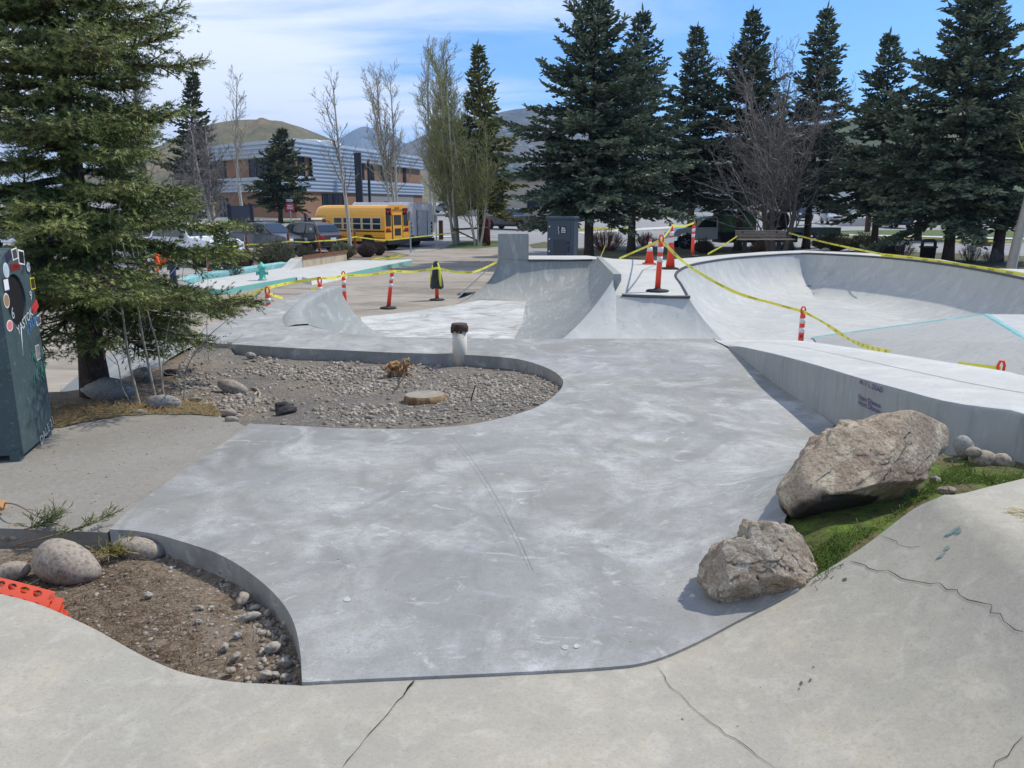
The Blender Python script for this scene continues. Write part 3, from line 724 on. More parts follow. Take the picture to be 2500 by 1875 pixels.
# ================================================================== TREES AND PLANTS
def tree_mats():
    pass
m_bark = mat('spruce_bark', lin(74, 62, 54), .95, [(6, .45, .65, lin(48, 40, 36), .8, (3, 3, .6)), (22, .5, .7, lin(110, 96, 84), .6)], [(18, .9, .03, (2, 2, .5))])
m_aspen = mat('aspen_bark', lin(164, 160, 150), .85, [(3, .5, .66, lin(150, 146, 134), .7, (1, 1, 3)), (7, .62, .7, lin(52, 48, 44), .9, (1, 1, 5))], [(20, .3, .01)])
m_greybark = mat('grey_bark', lin(108, 98, 90), .92, [(8, .45, .65, lin(80, 72, 66), .7)], [(20, .6, .02)])
m_twig = mat('twig', lin(120, 114, 110), .9, [(3, .4, .7, lin(98, 92, 90), .7)])
m_twig_pale = mat('pale_twig', lin(152, 146, 130), .9, [(2, .4, .7, lin(122, 114, 100), .7)])
m_twig_olive = mat('budding_twig', lin(128, 132, 84), .9, [(2, .4, .7, lin(112, 108, 80), .7)])
m_stem = mat('sapling_bark', lin(156, 148, 134), .85, [(5, .45, .65, lin(110, 102, 92), .7)])
NEED = {
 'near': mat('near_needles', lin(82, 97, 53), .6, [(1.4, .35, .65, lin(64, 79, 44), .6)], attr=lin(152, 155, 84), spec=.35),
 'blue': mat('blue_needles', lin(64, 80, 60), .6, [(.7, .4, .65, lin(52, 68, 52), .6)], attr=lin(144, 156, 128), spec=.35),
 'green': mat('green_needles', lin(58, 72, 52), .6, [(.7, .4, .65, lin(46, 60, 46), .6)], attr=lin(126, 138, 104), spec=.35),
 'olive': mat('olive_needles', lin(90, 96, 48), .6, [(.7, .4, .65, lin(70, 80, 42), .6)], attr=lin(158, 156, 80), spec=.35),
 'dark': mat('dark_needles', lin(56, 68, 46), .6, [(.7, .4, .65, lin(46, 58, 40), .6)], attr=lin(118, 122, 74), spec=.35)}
def unit(v): return v / np.maximum(np.linalg.norm(v, axis=-1, keepdims=True), 1e-9)
def spruce(base, h, rad, cb, seed, needles, label, group=None, dz=.42, per=6, shoot=.24, needle_r=.05, side_step=.2, trunk_r=.22, detail=False, top_cone=.98, lean=(0, 0), full=1.0, droop=.22, name='spruce_tree', bare_low=0.0, bias=None, cat='tree'):
    rng = np.random.default_rng(seed)
    t = empty(name, base, 0, label, cat, group)
    # trunk
    k = 14; zs = np.linspace(-.15, h * .985, k)
    pts = [Vector((lean[0] * z * z / h + .02 * math.sin(z * 1.3 + seed), lean[1] * z, z)) for z in zs]
    tr = MB().tube(pts, [max(.012, trunk_r * (1 - z / h) ** .9 * (1.25 if i == 0 else 1)) for i, z in enumerate(zs)], 10); tr.build('trunk', m_bark, t)
    # branches
    Bz = []; z = cb
    while z < h * .985:
        f = (z - cb) / (h - cb); step = dz * (1.05 - .45 * f); n = max(3, int(round(per * (1 - .25 * f))))
        a0 = rng.uniform(0, 6.28)
        for i in range(n): Bz.append((z + rng.normal(0, .18 * step), a0 + i * 6.283 / n + rng.normal(0, .25), f))
        z += step
    Bz = np.array(Bz); Bz[:, 0] = np.clip(Bz[:, 0], cb * .9, h * .985); f = (Bz[:, 0] - cb) / (h - cb)
    prof = (1 - f) ** top_cone * (np.clip(.62 + 1.6 * f, .62, 1.0) if not detail else np.clip(.74 + 1.6 * f, .7, 1.0))
    L = np.maximum(rad * prof * rng.uniform(.58, 1.15, len(f)) * (1 + .16 * np.sin(Bz[:, 1] * 2 + seed) + .12 * np.sin(Bz[:, 0] * 3.1 + Bz[:, 1] + seed * 2)) * full, .05)
    if bias is not None: L *= 1 + bias[1] * np.cos(Bz[:, 1] - bias[0])
    el = np.radians(-12 + 52 * f ** 1.1) + rng.normal(0, .09, len(f))
    dirxy = np.column_stack([np.cos(Bz[:, 1]), np.sin(Bz[:, 1]), np.zeros(len(f))])
    org = np.column_stack([lean[0] * Bz[:, 0] ** 2 / h, lean[1] * Bz[:, 0], Bz[:, 0]])
    def bpos(i, s):        # a point on branch i at fraction s
        l = L[i][:, None]; s = s[:, None]; e = el[i][:, None]
        zz = l * (np.sin(e) * s - droop * (1 - f[i][:, None] * .8) * s ** 2 + (droop * .75) * s ** 3.2)
        return org[i] + dirxy[i] * (l * s * np.cos(e)) + np.concatenate([np.zeros_like(zz), np.zeros_like(zz), zz], 1)
    P0 = []; P1 = []; R0 = []; R1 = []
    nb = len(L); ks = 6
    for j in range(ks):
        a = bpos(np.arange(nb), np.full(nb, j / ks)); b = bpos(np.arange(nb), np.full(nb, (j + 1) / ks))
        P0.append(a); P1.append(b); r = .008 + .012 * L; R0.append(r * (1 - .8 * j / ks)); R1.append(r * (1 - .8 * (j + 1) / ks))
    # side branchlets
    cnt = np.maximum(2, (L / side_step).astype(int)); bi = np.repeat(np.arange(nb), cnt * 2)
    idx = np.concatenate([np.arange(c * 2) for c in cnt]); frac = (idx // 2 + rng.uniform(.0, 1, len(idx))) / np.repeat(cnt, cnt * 2)
    s0 = .12 + bare_low * (1 - f[bi]) + frac * (.88 - bare_low * (1 - f[bi])); side = np.where(idx % 2 == 0, 1.0, -1.0)
    p = bpos(bi, s0); ax = unit(bpos(bi, np.minimum(s0 + .06, 1.06)) - bpos(bi, s0 - .02))
    lat = unit(np.cross(ax, np.array([[0, 0, 1.]]))); ang = np.radians(rng.uniform(38, 62, len(idx)))
    sl = (L[bi] * .34 * (1 - s0) ** .8 + shoot * .7) * rng.uniform(.7, 1.2, len(idx))
    d = unit(ax * np.cos(ang)[:, None] + lat * (side * np.sin(ang))[:, None] + np.array([[0, 0, 1.]]) * rng.normal(-.06, .2, len(idx))[:, None])
    P0.append(p); P1.append(p + d * sl[:, None] * .85); R0.append(np.full(len(p), .006 + .004 * detail)); R1.append(np.full(len(p), .003))
    V, Fc = segs(np.concatenate(P0), np.concatenate(P1), np.concatenate(R0), np.concatenate(R1), 4 if detail else 3)
    raw('limb', V, Fc, m_bark, t, smooth=True)
    # shoots: along each branchlet and along the branch tips
    ns = np.maximum(1, (sl / (shoot * .5)).astype(int)); si = np.repeat(np.arange(len(sl)), ns * 2 + 1)
    k2 = np.concatenate([np.arange(c * 2 + 1) for c in ns]); tip = k2 == np.repeat(ns * 2, ns * 2 + 1)
    u = np.where(tip, .8, (k2 // 2 + .35) / np.repeat(ns, ns * 2 + 1) * .9); sd2 = np.where(k2 % 2 == 0, 1.0, -1.0)
    sp = p[si] + d[si] * (sl[si] * u)[:, None]
    l2 = unit(np.cross(d[si], np.array([[0, 0, 1.]]))); a2 = np.where(tip, 0, np.radians(rng.uniform(30, 60, len(si))))
    sdv = unit(d[si] * np.cos(a2)[:, None] + l2 * (sd2 * np.sin(a2))[:, None] + np.array([[0, 0, 1.]]) * rng.normal(.02, .22, len(si))[:, None])
    ln = shoot * rng.uniform(.6, 1.25, len(si))
    # tips of the branches themselves and the leader
    ti = np.repeat(np.arange(nb), 2); tp = bpos(ti, np.tile([.86, .97], nb)); tv = unit(bpos(ti, np.full(len(ti), 1.05)) - bpos(ti, np.full(len(ti), .9)))
    lead = np.array([[lean[0] * h, lean[1] * h, h * q] for q in np.linspace(.94, .99, 5)]); lv = unit(np.column_stack([rng.normal(0, .12, 5), rng.normal(0, .12, 5), np.ones(5)]))
    sp = np.concatenate([sp, tp, lead]); sdv = np.concatenate([sdv, tv, lv]); ln = np.concatenate([ln, np.full(len(ti), shoot), np.full(5, h * .035 + .12)])
    q = len(sp); ref = np.where(np.abs(sdv[:, 2:3]) < .9, np.array([[0, 0, 1.]]), np.array([[1., 0, 0]]))
    A = unit(np.cross(sdv, ref)); Bv = np.cross(sdv, A); fr_ = np.concatenate([s0[si] * .75 + u * .25, np.full(len(ti) + 5, 1.0)]); tone = np.clip(.8 * fr_ ** 2 + rng.normal(.02, .22, q), 0, 1)  # paler toward branch tips: new growth, plus lit shoots painted into the colour
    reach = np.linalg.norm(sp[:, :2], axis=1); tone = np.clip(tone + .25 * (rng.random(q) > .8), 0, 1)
    if detail:
        m = 22; th = rng.uniform(0, 6.283, (q, m)); uu = rng.uniform(.0, 1.0, (q, m))
        rr = A[:, None] * np.cos(th)[..., None] + Bv[:, None] * np.sin(th)[..., None] + np.array([0, 0, .25])
        b0 = sp[:, None] + sdv[:, None] * (ln[:, None] * uu)[..., None]
        nl = needle_r * rng.uniform(.75, 1.2, (q, m)); tipv = b0 + (unit(rr) * .78 + sdv[:, None] * .62) * nl[..., None]
        wv = unit(np.cross(sdv[:, None], rr)) * .0042
        V = np.stack([b0 - wv, b0 + wv, tipv], 2).reshape(-1, 3); Fc = np.arange(q * m * 3).reshape(-1, 3)
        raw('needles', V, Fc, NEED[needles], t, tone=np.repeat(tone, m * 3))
    else:
        V = []; 
        prof = ((.0, .35), (.22, 1.0), (.62, .8), (1.0, .0))
        rad_ = needle_r * rng.uniform(.8, 1.25, q)
        th0 = rng.uniform(0, 3.14, q); vv = []
        for kk in range(2):
            c, s_ = np.cos(th0 + kk * 1.571)[:, None], np.sin(th0 + kk * 1.571)[:, None]; w_ = A * c + Bv * s_
            # ragged blade: two teeth per side so the outline reads as needles
            mid = sp + sdv * (ln * .38)[:, None]; m2 = sp + sdv * (ln * .58)[:, None]
            vv.append(np.stack([sp, mid + w_ * rad_[:, None], sp + sdv * ln[:, None], m2 - w_ * (rad_ * .85)[:, None]], 1))
        V = np.concatenate(vv).reshape(-1, 3); Fc = np.arange(len(V)).reshape(-1, 4)
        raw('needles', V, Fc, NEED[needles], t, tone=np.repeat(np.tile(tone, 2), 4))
    return t
def hgt(px, py, y): return aty(px, py, y).z
GS = 'spruces beyond the skatepark'
def far_spruce(bpx, by, toppx, topy, halfpx, seed, needles, label, cb=1.6, **k):
    b = Vector((aty(bpx, 500, by).x, by, float(G(0, by)))); sc = by / F * 1.0
    h = hgt(toppx, topy, by) - b.z; tx = aty(toppx, topy, by).x
    lean = ((tx - b.x) / h, 0)
    return spruce(b, h, halfpx * sc * 1.5, cb, seed, needles, label, GS, lean=(0, 0) if abs(lean[0]) > .5 else (lean[0], 0), droop=k.pop('droop', .30), **k)
spruce((-3.82, 6.9, .93), 6.7, 1.60, .72, 11, 'near', 'large green spruce on the left whose boughs hang beside the graffiti covered bin', None, dz=.23, per=9, shoot=.15, needle_r=.034, side_step=.07, trunk_r=.12, detail=True, top_cone=1.08, droop=.30, full=1.0, bare_low=.05, bias=(-.5, .15))
far_spruce(1440, 37.0, 1455, -60, 172, 21, 'blue', 'tallest blue green spruce, its low boughs over the dark portable toilet', 2.3, dz=.42, per=7, trunk_r=.24, shoot=.27, needle_r=.052, side_step=.19)
far_spruce(1545, 45.0, 1570, 25, 128, 22, 'blue', 'blue green spruce touching the right side of the tallest spruce', 3.1, trunk_r=.24, dz=.5, shoot=.3, needle_r=.06, side_step=.24)
far_spruce(1688, 50.0, 1701, 68, 112, 23, 'blue', 'narrow pointed spruce above the orange cones', 3.1, trunk_r=.24, dz=.5, shoot=.32, needle_r=.065, side_step=.26)
far_spruce(1808, 48.0, 1839, 28, 140, 24, 'green', 'broad dark spruce behind the green tank truck and left of the bare tree', 3.1, trunk_r=.24, dz=.5, shoot=.32, needle_r=.063, side_step=.25)
far_spruce(1976, 50.0, 2020, 18, 120, 25, 'blue', 'tall grey green spruce directly behind the big bare tree', 2.8, trunk_r=.25, dz=.5, shoot=.32, needle_r=.065, side_step=.26)
far_spruce(2143, 44.0, 2174, 82, 112, 26, 'blue', 'shorter spruce with a twin tip between the bare tree and the tall right hand spruce', 2.5, trunk_r=.2, dz=.48, shoot=.3, needle_r=.06, side_step=.24)
far_spruce(2330, 37.0, 2405, -120, 180, 27, 'blue', 'tall wide spruce with layered boughs near the right edge, above the black litter bin', 1.9, dz=.44, per=7, trunk_r=.25, shoot=.28, needle_r=.055, side_step=.2)
far_spruce(2452, 38.0, 2530, 150, 130, 28, 'green', 'spruce at the far right edge behind the mottled aspen trunk', 2.0, trunk_r=.28, dz=.46, shoot=.28, needle_r=.055, side_step=.21)
far_spruce(2250, 58.0, 2255, 330, 120, 33, 'green', 'low spruce in the gap left of the tall right hand spruce', 2.6, trunk_r=.25, dz=.55, shoot=.36, needle_r=.07, side_step=.3)
far_spruce(1178, 56.0, 1166, 108, 92, 29, 'olive', 'sunlit olive spruce behind the clump of pale aspens', 2.2, trunk_r=.3, dz=.5, shoot=.32, needle_r=.065, side_step=.26)
far_spruce(683, 88.0, 690, 318, 80, 30, 'dark', 'dark spruce standing in front of the corrugated building', 2.0, trunk_r=.28, dz=.55, shoot=.42, needle_r=.09, side_step=.34)
far_spruce(474, 75.0, 473, 176, 62, 31, 'dark', 'slim dark spruce tip behind the big left spruce', 2.0, trunk_r=.25, dz=.55, shoot=.4, needle_r=.08, side_step=.34)
bs = at(548, 682, 0)
spruce(bs, 1.95, .62, .12, 32, 'blue', 'small young spruce in the shrub bed before the white pickup', None, dz=.2, per=6, shoot=.16, needle_r=.03, side_step=.13, trunk_r=.03)

def bare(base, h, label, seed, mats, trunk_r=.12, stems=1, spread=.18, first=.25, n1=18, ratio=.42, up=.75, levels=3, name='bare_tree', group=None, twig=.006, kids=7, sides=5, cat='tree', flat=1.0, lean=(0, 0), gnarl=.12, tops=None):
    rnd = random.Random(seed); t = empty(name, base, 0, label, cat, group)
    T = ([], [], [], []); C = ([], [], [], [])
    def put(S_, a, b, ra, rb): S_[0].append(tuple(a)); S_[1].append(tuple(b)); S_[2].append(ra); S_[3].append(rb)
    def rv(): return Vector((rnd.gauss(0, 1), rnd.gauss(0, 1), rnd.gauss(0, 1)))
    def limb(p, d, L, r, lev):
        k = max(2, int(L / (.28 if lev < 2 else .2))) if lev < 3 else 2; k = min(k, 9); pts = [(p.copy(), d.copy())]
        for i in range(k):
            d = (d + rv() * gnarl * (1.0 if lev else .35) + Vector((0, 0, .10 * up))).normalized(); q = p + d * (L / k)
            put(T if lev == 0 else C, p, q, r * (1 - .78 * i / k) + twig * .4, r * (1 - .78 * (i + 1) / k) + twig * .4); p = q; pts.append((p.copy(), d.copy()))
        if lev >= levels: return
        m = n1 if lev == 0 else max(2, int(kids * (1 if lev == 1 else .8)))
        for j in range(m):
            f = first + (1 - first) * (j + rnd.random()) / m if lev == 0 else .15 + .85 * (j + rnd.random()) / m
            x = f * k; i = min(k - 1, int(x)); q = pts[i][0].lerp(pts[i + 1][0], x - i); dd = pts[i + 1][1]
            side = rv(); side = (side - dd * side.dot(dd)).normalized(); side.y *= flat
            nd = (dd * up + side * (1 - .25 * up) + Vector((0, 0, .12))).normalized()
            limb(q, nd, L * (ratio if lev == 0 else .5) * (1.15 - .75 * f if lev == 0 else 1.1 - .6 * f) * rnd.uniform(.7, 1.25), max(twig, r * (1 - .78 * f) * (.42 if lev == 0 else .5)), lev + 1)
    for s_ in range(stems):
        a = rnd.uniform(0, 6.28); sp = spread * (0 if stems == 1 else rnd.uniform(.4, 1)); d = Vector((math.cos(a) * sp + lean[0], math.sin(a) * sp + lean[1], 1)).normalized()
        o = Vector((math.cos(a), math.sin(a), 0)) * (0 if stems == 1 else rnd.uniform(.1, .45)); o.z = -.1
        hh = h * (1 if s_ == 0 else rnd.uniform(.72, 1.0))
        limb(o, d, hh, trunk_r * (1 if s_ == 0 else rnd.uniform(.6, .95)), 0)
    V, Fc = segs(*T, sides + 1); raw('trunk', V, Fc, mats[0], t, smooth=True)
    V, Fc = segs(*C, 3); raw('crown', V, Fc, mats[1], t, smooth=True)
    return t
GA = 'leafless aspens by the parking lot'
def bt(bpx, by, topy, label, seed, mats, **k):
    b = Vector((aty(bpx, 500, by).x, by, float(G(0, by)))); h = hgt(bpx, topy, by) - b.z
    return bare(b, h * k.pop('hs', .97), label, seed, mats, **k)
bt(849, 41.0, 185, 'bare young aspen with a pale trunk in front of the yellow school bus', 41, (m_aspen, m_twig), trunk_r=.12, n1=16, first=.3, ratio=.30, kids=5, up=.9, group=GA, twig=.008)
bt(1118, 54.0, 96, 'clump of tall pale aspens with budding green twigs beside the rail gate', 42, (m_aspen, m_twig_olive), trunk_r=.15, stems=7, spread=.2, n1=24, first=.15, ratio=.30, kids=7, up=.95, group=GA, twig=.010)
bt(1165, 52.0, 300, 'low budding aspen right of the pale aspen clump', 43, (m_aspen, m_twig_olive), trunk_r=.09, stems=4, spread=.36, n1=22, first=.2, ratio=.42, kids=7, up=.8, group=GA, twig=.010)
bt(972, 72.0, 150, 'tall pale bare aspen behind the white box van, left of the clump', 44, (m_aspen, m_twig_pale), trunk_r=.17, stems=3, spread=.10, n1=26, first=.22, ratio=.25, kids=6, up=1.0, group=GA, twig=.013)
bt(1052, 70.0, 82, 'taller pale bare aspen rising between the van and the sunlit spruce', 45, (m_aspen, m_twig_pale), trunk_r=.17, stems=3, spread=.10, n1=26, first=.25, ratio=.24, kids=6, up=1.05, group=GA, twig=.013)
bt(592, 72.0, 182, 'slender pale bare tree beside the dark spruce at the building', 46, (m_aspen, m_twig_pale), trunk_r=.16, n1=22, first=.3, ratio=.26, kids=6, up=1.0, group=GA, twig=.012)
bt(524, 52.0, 300, 'bare twiggy tree behind the white pickup and the dark notice board', 47, (m_aspen, m_twig), trunk_r=.16, stems=3, spread=.22, n1=20, first=.2, ratio=.36, kids=7, up=.75, group=GA, twig=.010)
bt(372, 46.0, 62, 'tall bare tree showing above the boughs of the big left spruce', 48, (m_greybark, m_twig), trunk_r=.2, stems=2, spread=.12, n1=26, first=.3, ratio=.26, kids=7, up=.95, group=GA, twig=.009)
bt(455, 44.0, 360, 'low bare tree hidden partly by the left spruce boughs', 49, (m_greybark, m_twig), trunk_r=.12, stems=3, spread=.25, n1=18, first=.2, ratio=.4, kids=6, up=.7, group=GA, twig=.008)
bt(1905, 42.0, 175, 'big spreading leafless tree with dense grey twigs behind the slatted bench', 50, (m_greybark, m_twig), trunk_r=.17, stems=5, spread=.42, n1=17, first=.10, ratio=.60, kids=7, up=.62, twig=.008, levels=3)
bt(1922, 62.0, 84, 'thin leafless tree seen between two dark spruces', 51, (m_greybark, m_twig), trunk_r=.1, n1=18, first=.45, ratio=.15, kids=5, up=1.1, twig=.010)
bt(2490, 33.0, -160, 'mottled aspen trunk at the right edge beyond the bowl', 52, (m_aspen, m_twig_olive), trunk_r=.2, n1=22, first=.3, ratio=.22, kids=7, up=.95, twig=.007, lean=(.03, 0))

# the thin sapling clump by the left spruce
def sapling():
    t = empty('sapling', on(H, 330, 985), 0, 'clump of thin leafless aspen saplings between the left spruce and the gravel', 'sapling')
    rnd = random.Random(5); o = t.location; Rr = ([], [], [], [])
    def ln(pts, r):
        P = [aty(px, py, y) - o for px, py, y in pts]; P = catmull(P, 5)
        k = len(P) - 1; big_ = r >= .0038; Q = ([], [], [], []) if big_ else Rr
        for i in range(k):
            for L_, v in zip(Q, (tuple(P[i]), tuple(P[i + 1]), r * (1 - .75 * i / k), r * (1 - .75 * (i + 1) / k))): L_.append(v)
        if big_: V, Fc = segs(*Q, 6); raw('stem', V, Fc, m_stem, t, smooth=True)
    Y = o.y
    ln([(342, 992, Y), (315, 880, Y), (300, 770, Y - .05), (285, 690, Y - .05), (272, 600, Y), (270, 505, Y)], .012)
    ln([(378, 965, Y + .1), (350, 830, Y + .1), (335, 740, Y + .1), (320, 670, Y), (300, 600, Y), (290, 540, Y), (294, 490, Y)], .011)
    ln([(400, 968, Y + .1), (385, 850, Y + .1), (368, 790, Y), (345, 700, Y), (325, 620, Y), (310, 560, Y), (290, 545, Y)], .009)
    ln([(300, 770, Y), (262, 740, Y), (235, 715, Y), (206, 700, Y)], .006); ln([(320, 660, Y), (336, 630, Y), (335, 605, Y), (322, 570, Y)], .005)
    ln([(330, 995, Y), (300, 950, Y), (285, 880, Y), (250, 840, Y), (205, 800, Y), (160, 780, Y)], .006)
    ln([(285, 890, Y), (262, 870, Y), (240, 840, Y)], .003); ln([(395, 960, Y + .1), (400, 870, Y), (410, 800, Y), (430, 730, Y)], .005)
    ln([(450, 985, Y + .2), (452, 920, Y + .2), (470, 870, Y), (510, 820, Y), (545, 790, Y), (590, 750, Y)], .007)
    ln([(452, 930, Y + .2), (425, 915, Y), (405, 912, Y), (392, 895, Y)], .004); ln([(470, 868, Y), (500, 850, Y), (560, 838, Y), (595, 815, Y)], .0035)
    ln([(450, 930, Y + .2), (440, 890, Y), (425, 870, Y)], .004); ln([(335, 740, Y + .1), (365, 715, Y), (390, 680, Y)], .004)
    ln([(345, 800, Y + .1), (365, 790, Y), (378, 775, Y), (430, 760, Y)], .003); ln([(510, 880, Y), (505, 800, Y), (508, 700, Y), (503, 620, Y)], .004)
    for i in range(48):
        x, y = rnd.uniform(240, 520), rnd.uniform(640, 900); ln([(x, y, Y + rnd.uniform(-.1, .2)), (x + rnd.uniform(-25, 25), y - 30, Y), (x + rnd.uniform(-45, 45), y - rnd.uniform(40, 70), Y)], .0025)
    V, Fc = segs(*Rr, 4); raw('twigs', V, Fc, m_stem, t, smooth=True)
sapling()

# shrubs: bundles of fine curved twigs
GB = 'leafless shrubs round the skatepark'
def shrub(px, py, wpx, hpx, seed, base, label, name='shrub', dens_=260, m=None, leaf=None, upright=.5, group=GB):
    b = gp(px, py); sc = b.y / F * 1.02; wd = wpx * sc; ht = hpx * sc; rng = np.random.default_rng(seed)
    t = empty(name, b, 0, label, 'shrub', group)
    n = dens_; a = rng.uniform(0, 6.283, n); r = np.sqrt(rng.random(n)); rt = r * wd / 2
    p0 = np.column_stack([np.cos(a) * rt * .25, np.sin(a) * rt * .25, np.full(n, -.03)])
    top = np.column_stack([np.cos(a) * rt, np.sin(a) * rt * .8, ht * (1 - .55 * r ** 2.2) * rng.uniform(.75, 1.08, n)])
    mid = p0 * .5 + top * .5 + np.column_stack([np.cos(a) * rt * .15, np.sin(a) * rt * .15, np.zeros(n)])
    P0 = [p0, mid]; P1 = [mid, top]; rad0 = .004 + .0016 * b.y / 30 * 3; R0 = [np.full(n, rad0), np.full(n, rad0 * .8)]; R1 = [np.full(n, rad0 * .8), np.full(n, rad0 * .4)]
    m2 = n * 5; i = rng.integers(0, n, m2); u = rng.uniform(.05, 1, m2)[:, None]; q = mid[i] * (1 - u) + top[i] * u
    dv = unit((top - mid)[i] + rng.normal(0, .5, (m2, 3)) * np.linalg.norm(top - mid, axis=1)[i][:, None]); l = ht * rng.uniform(.10, .28, m2)[:, None]
    P0.append(q); P1.append(q + dv * l); R0.append(np.full(m2, rad0 * .7)); R1.append(np.full(m2, rad0 * .35))
    V, Fc = segs(np.concatenate(P0), np.concatenate(P1), np.concatenate(R0), np.concatenate(R1), 3)
    raw('twigs', V, Fc, m, t)
    if leaf is not None:
        k = n * 9; i = rng.integers(0, m2, k); c = q[i] + dv[i] * l[i] * rng.uniform(.3, 1, k)[:, None]; s_ = .022 * b.y / 30
        V = (c[:, None] + rng.normal(0, s_, (k, 3, 3))).reshape(-1, 3); raw('leaves', V, np.arange(k * 3).reshape(-1, 3), leaf, t)
    return t
m_sbrown = mat('brown_twigs', lin(92, 74, 66), .9, [(3, .4, .65, lin(74, 60, 54), .7)])
m_solive = mat('olive_twigs', lin(104, 98, 78), .9, [(3, .4, .65, lin(82, 82, 62), .7)])
m_sgrey = mat('grey_green_twigs', lin(112, 112, 92), .9, [(3, .4, .65, lin(90, 96, 72), .7)])
m_sred = mat('red_twigs', lin(134, 98, 92), .9, [(3, .4, .65, lin(112, 64, 56), .7)])
m_sleaf = mat('shrub_leaf', lin(94, 100, 70), .8)
shrub(572, 664, 66, 48, 61, m_sbrown, 'dark reddish brown shrub left of the big olive shrub', m=m_sbrown)
shrub(604, 658, 34, 46, 62, m_sbrown, 'narrow brown shrub pressed against the big olive shrub', m=m_sbrown)
shrub(668, 652, 112, 60, 63, m_solive, 'big olive grey shrub in front of the dark grey car', m=m_solive, leaf=m_sleaf, dens_=420)
shrub(748, 632, 50, 30, 64, m_solive, 'low thin shrub below the leaning wooden post', m=m_solive)
shrub(836, 634, 60, 38, 65, m_sgrey, 'grey green shrub at the foot of the young aspen', m=m_sgrey, leaf=m_sleaf)
shrub(896, 628, 44, 34, 66, m_sbrown, 'dark rounded shrub right of the upright wooden post', m=m_sbrown, dens_=340)
shrub(926, 624, 32, 32, 67, m_sbrown, 'small dark shrub beside the leaning sign pole', m=m_sbrown, dens_=300)
shrub(1480, 612, 96, 50, 68, m_sred, 'reddish dogwood shrub behind the tallest spruce trunk', m=m_sred, dens_=200)
shrub(1578, 604, 56, 34, 69, m_sred, 'thin reddish shrub behind the orange cones', m=m_sred, dens_=140)
shrub(1716, 618, 50, 34, 70, m_sbrown, 'dark round shrub right of the tall orange delineator', m=m_sbrown, dens_=320)
shrub(1862, 622, 70, 34, 71, m_sbrown, 'low shrub under the slatted bench', m=m_sbrown)
shrub(1922, 620, 36, 32, 72, m_sgrey, 'tan shrub at the right end of the bench', m=m_sgrey)
shrub(2030, 612, 96, 38, 73, m_solive, 'olive hedge shrub right of the bench', m=m_solive, leaf=m_sleaf, dens_=420)
shrub(2110, 614, 84, 40, 74, m_solive, 'longer olive hedge shrub left of the dark spruce trunk', m=m_solive, leaf=m_sleaf, dens_=420)
shrub(2192, 632, 80, 48, 75, m_sred, 'airy leafless shrub left of the black litter bin', m=m_twig, dens_=110)
shrub(2368, 640, 52, 46, 76, m_sred, 'airy leafless shrub right of the wide spruce trunk', m=m_twig, dens_=70)
shrub(2420, 644, 46, 36, 77, m_sred, 'smaller airy shrub before the leaning right spruce trunk', m=m_twig, dens_=70)
# ================================================================== HILLS
m_hill = mat('sage_hill', lin(104, 96, 68), .97, [(.02, .42, .6, lin(84, 84, 56), .9), (.06, .5, .66, lin(128, 106, 82), .7), (.35, .5, .62, lin(66, 70, 46), .7)], [(.2, .6, 1.5)])
m_mtn = mat('mountain_forest', lin(70, 74, 72), .97, [(.004, .42, .6, lin(96, 92, 86), .8), (.012, .5, .6, lin(50, 58, 54), .8), (.03, .56, .64, lin(150, 150, 150), .35)], [(.02, .8, 20)])
m_ghill = mat('green_hill', lin(76, 86, 52), .97, [(.02, .42, .6, lin(60, 70, 42), .9), (.2, .5, .62, lin(48, 58, 36), .7)], [(.2, .6, 1.5)])
def hill(name, crest, D, m, seed, depth=.45, rough=.05):
    C_ = [aty(px, py, D) for px, py in crest]; C_ = catmull(C_, 8); V = []; ny = 26; n = len(C_)
    for j in range(ny + 1):
        f = j / ny * 2 - 1            # -1 near foot, 0 crest, 1 far foot
        prof = (1 - abs(f)) ** 1.15; prof = prof * prof * (3 - 2 * prof) * .4 + prof * .6
        for i, c in enumerate(C_):
            y = D * (1 + f * depth); k = 1 + f * depth * .6; q = c.z * prof
            nz = mnoise.fractal(Vector((c.x / D * 14, f * 3.2, seed)), 1.0, 2.1, 5) * c.z * rough * 4 * (1 - abs(f)) * (min(1, abs(f) * 5))
            V.append((c.x * k, y, max(-3, q + nz + G(0, y) * abs(f) * .6 - (3 if abs(f) == 1 else 0))))
    Fs = [(j * n + i, j * n + i + 1, (j + 1) * n + i + 1, (j + 1) * n + i) for j in range(ny) for i in range(n - 1)]
    return struct(raw(name, V, Fs, m, smooth=True))
hill('hill', [(250, 420), (330, 385), (400, 352), (470, 316), (540, 298), (600, 292), (660, 294), (720, 306), (770, 324), (820, 345), (880, 372), (960, 400), (1100, 430)], 620, m_hill, 1)
hill('mountain', [(700, 420), (780, 368), (820, 345), (852, 324), (876, 312), (893, 309), (908, 313), (922, 312), (945, 325), (962, 328), (985, 348), (1010, 352), (1060, 380), (1150, 420)], 4200, m_mtn, 2, .3)
hill('mountain', [(880, 420), (960, 370), (1000, 348), (1035, 330), (1070, 316), (1120, 305), (1180, 285), (1240, 270), (1290, 264), (1330, 268), (1380, 290), (1440, 300), (1520, 292), (1600, 310), (1680, 330), (1760, 345), (1900, 380), (2100, 420)], 1900, m_mtn, 3, .4)
hill('hill', [(1500, 440), (1650, 380), (1800, 340), (1950, 310), (2100, 284), (2200, 264), (2290, 254), (2360, 252), (2450, 246), (2560, 244), (2750, 250), (3000, 300)], 540, m_ghill, 4)

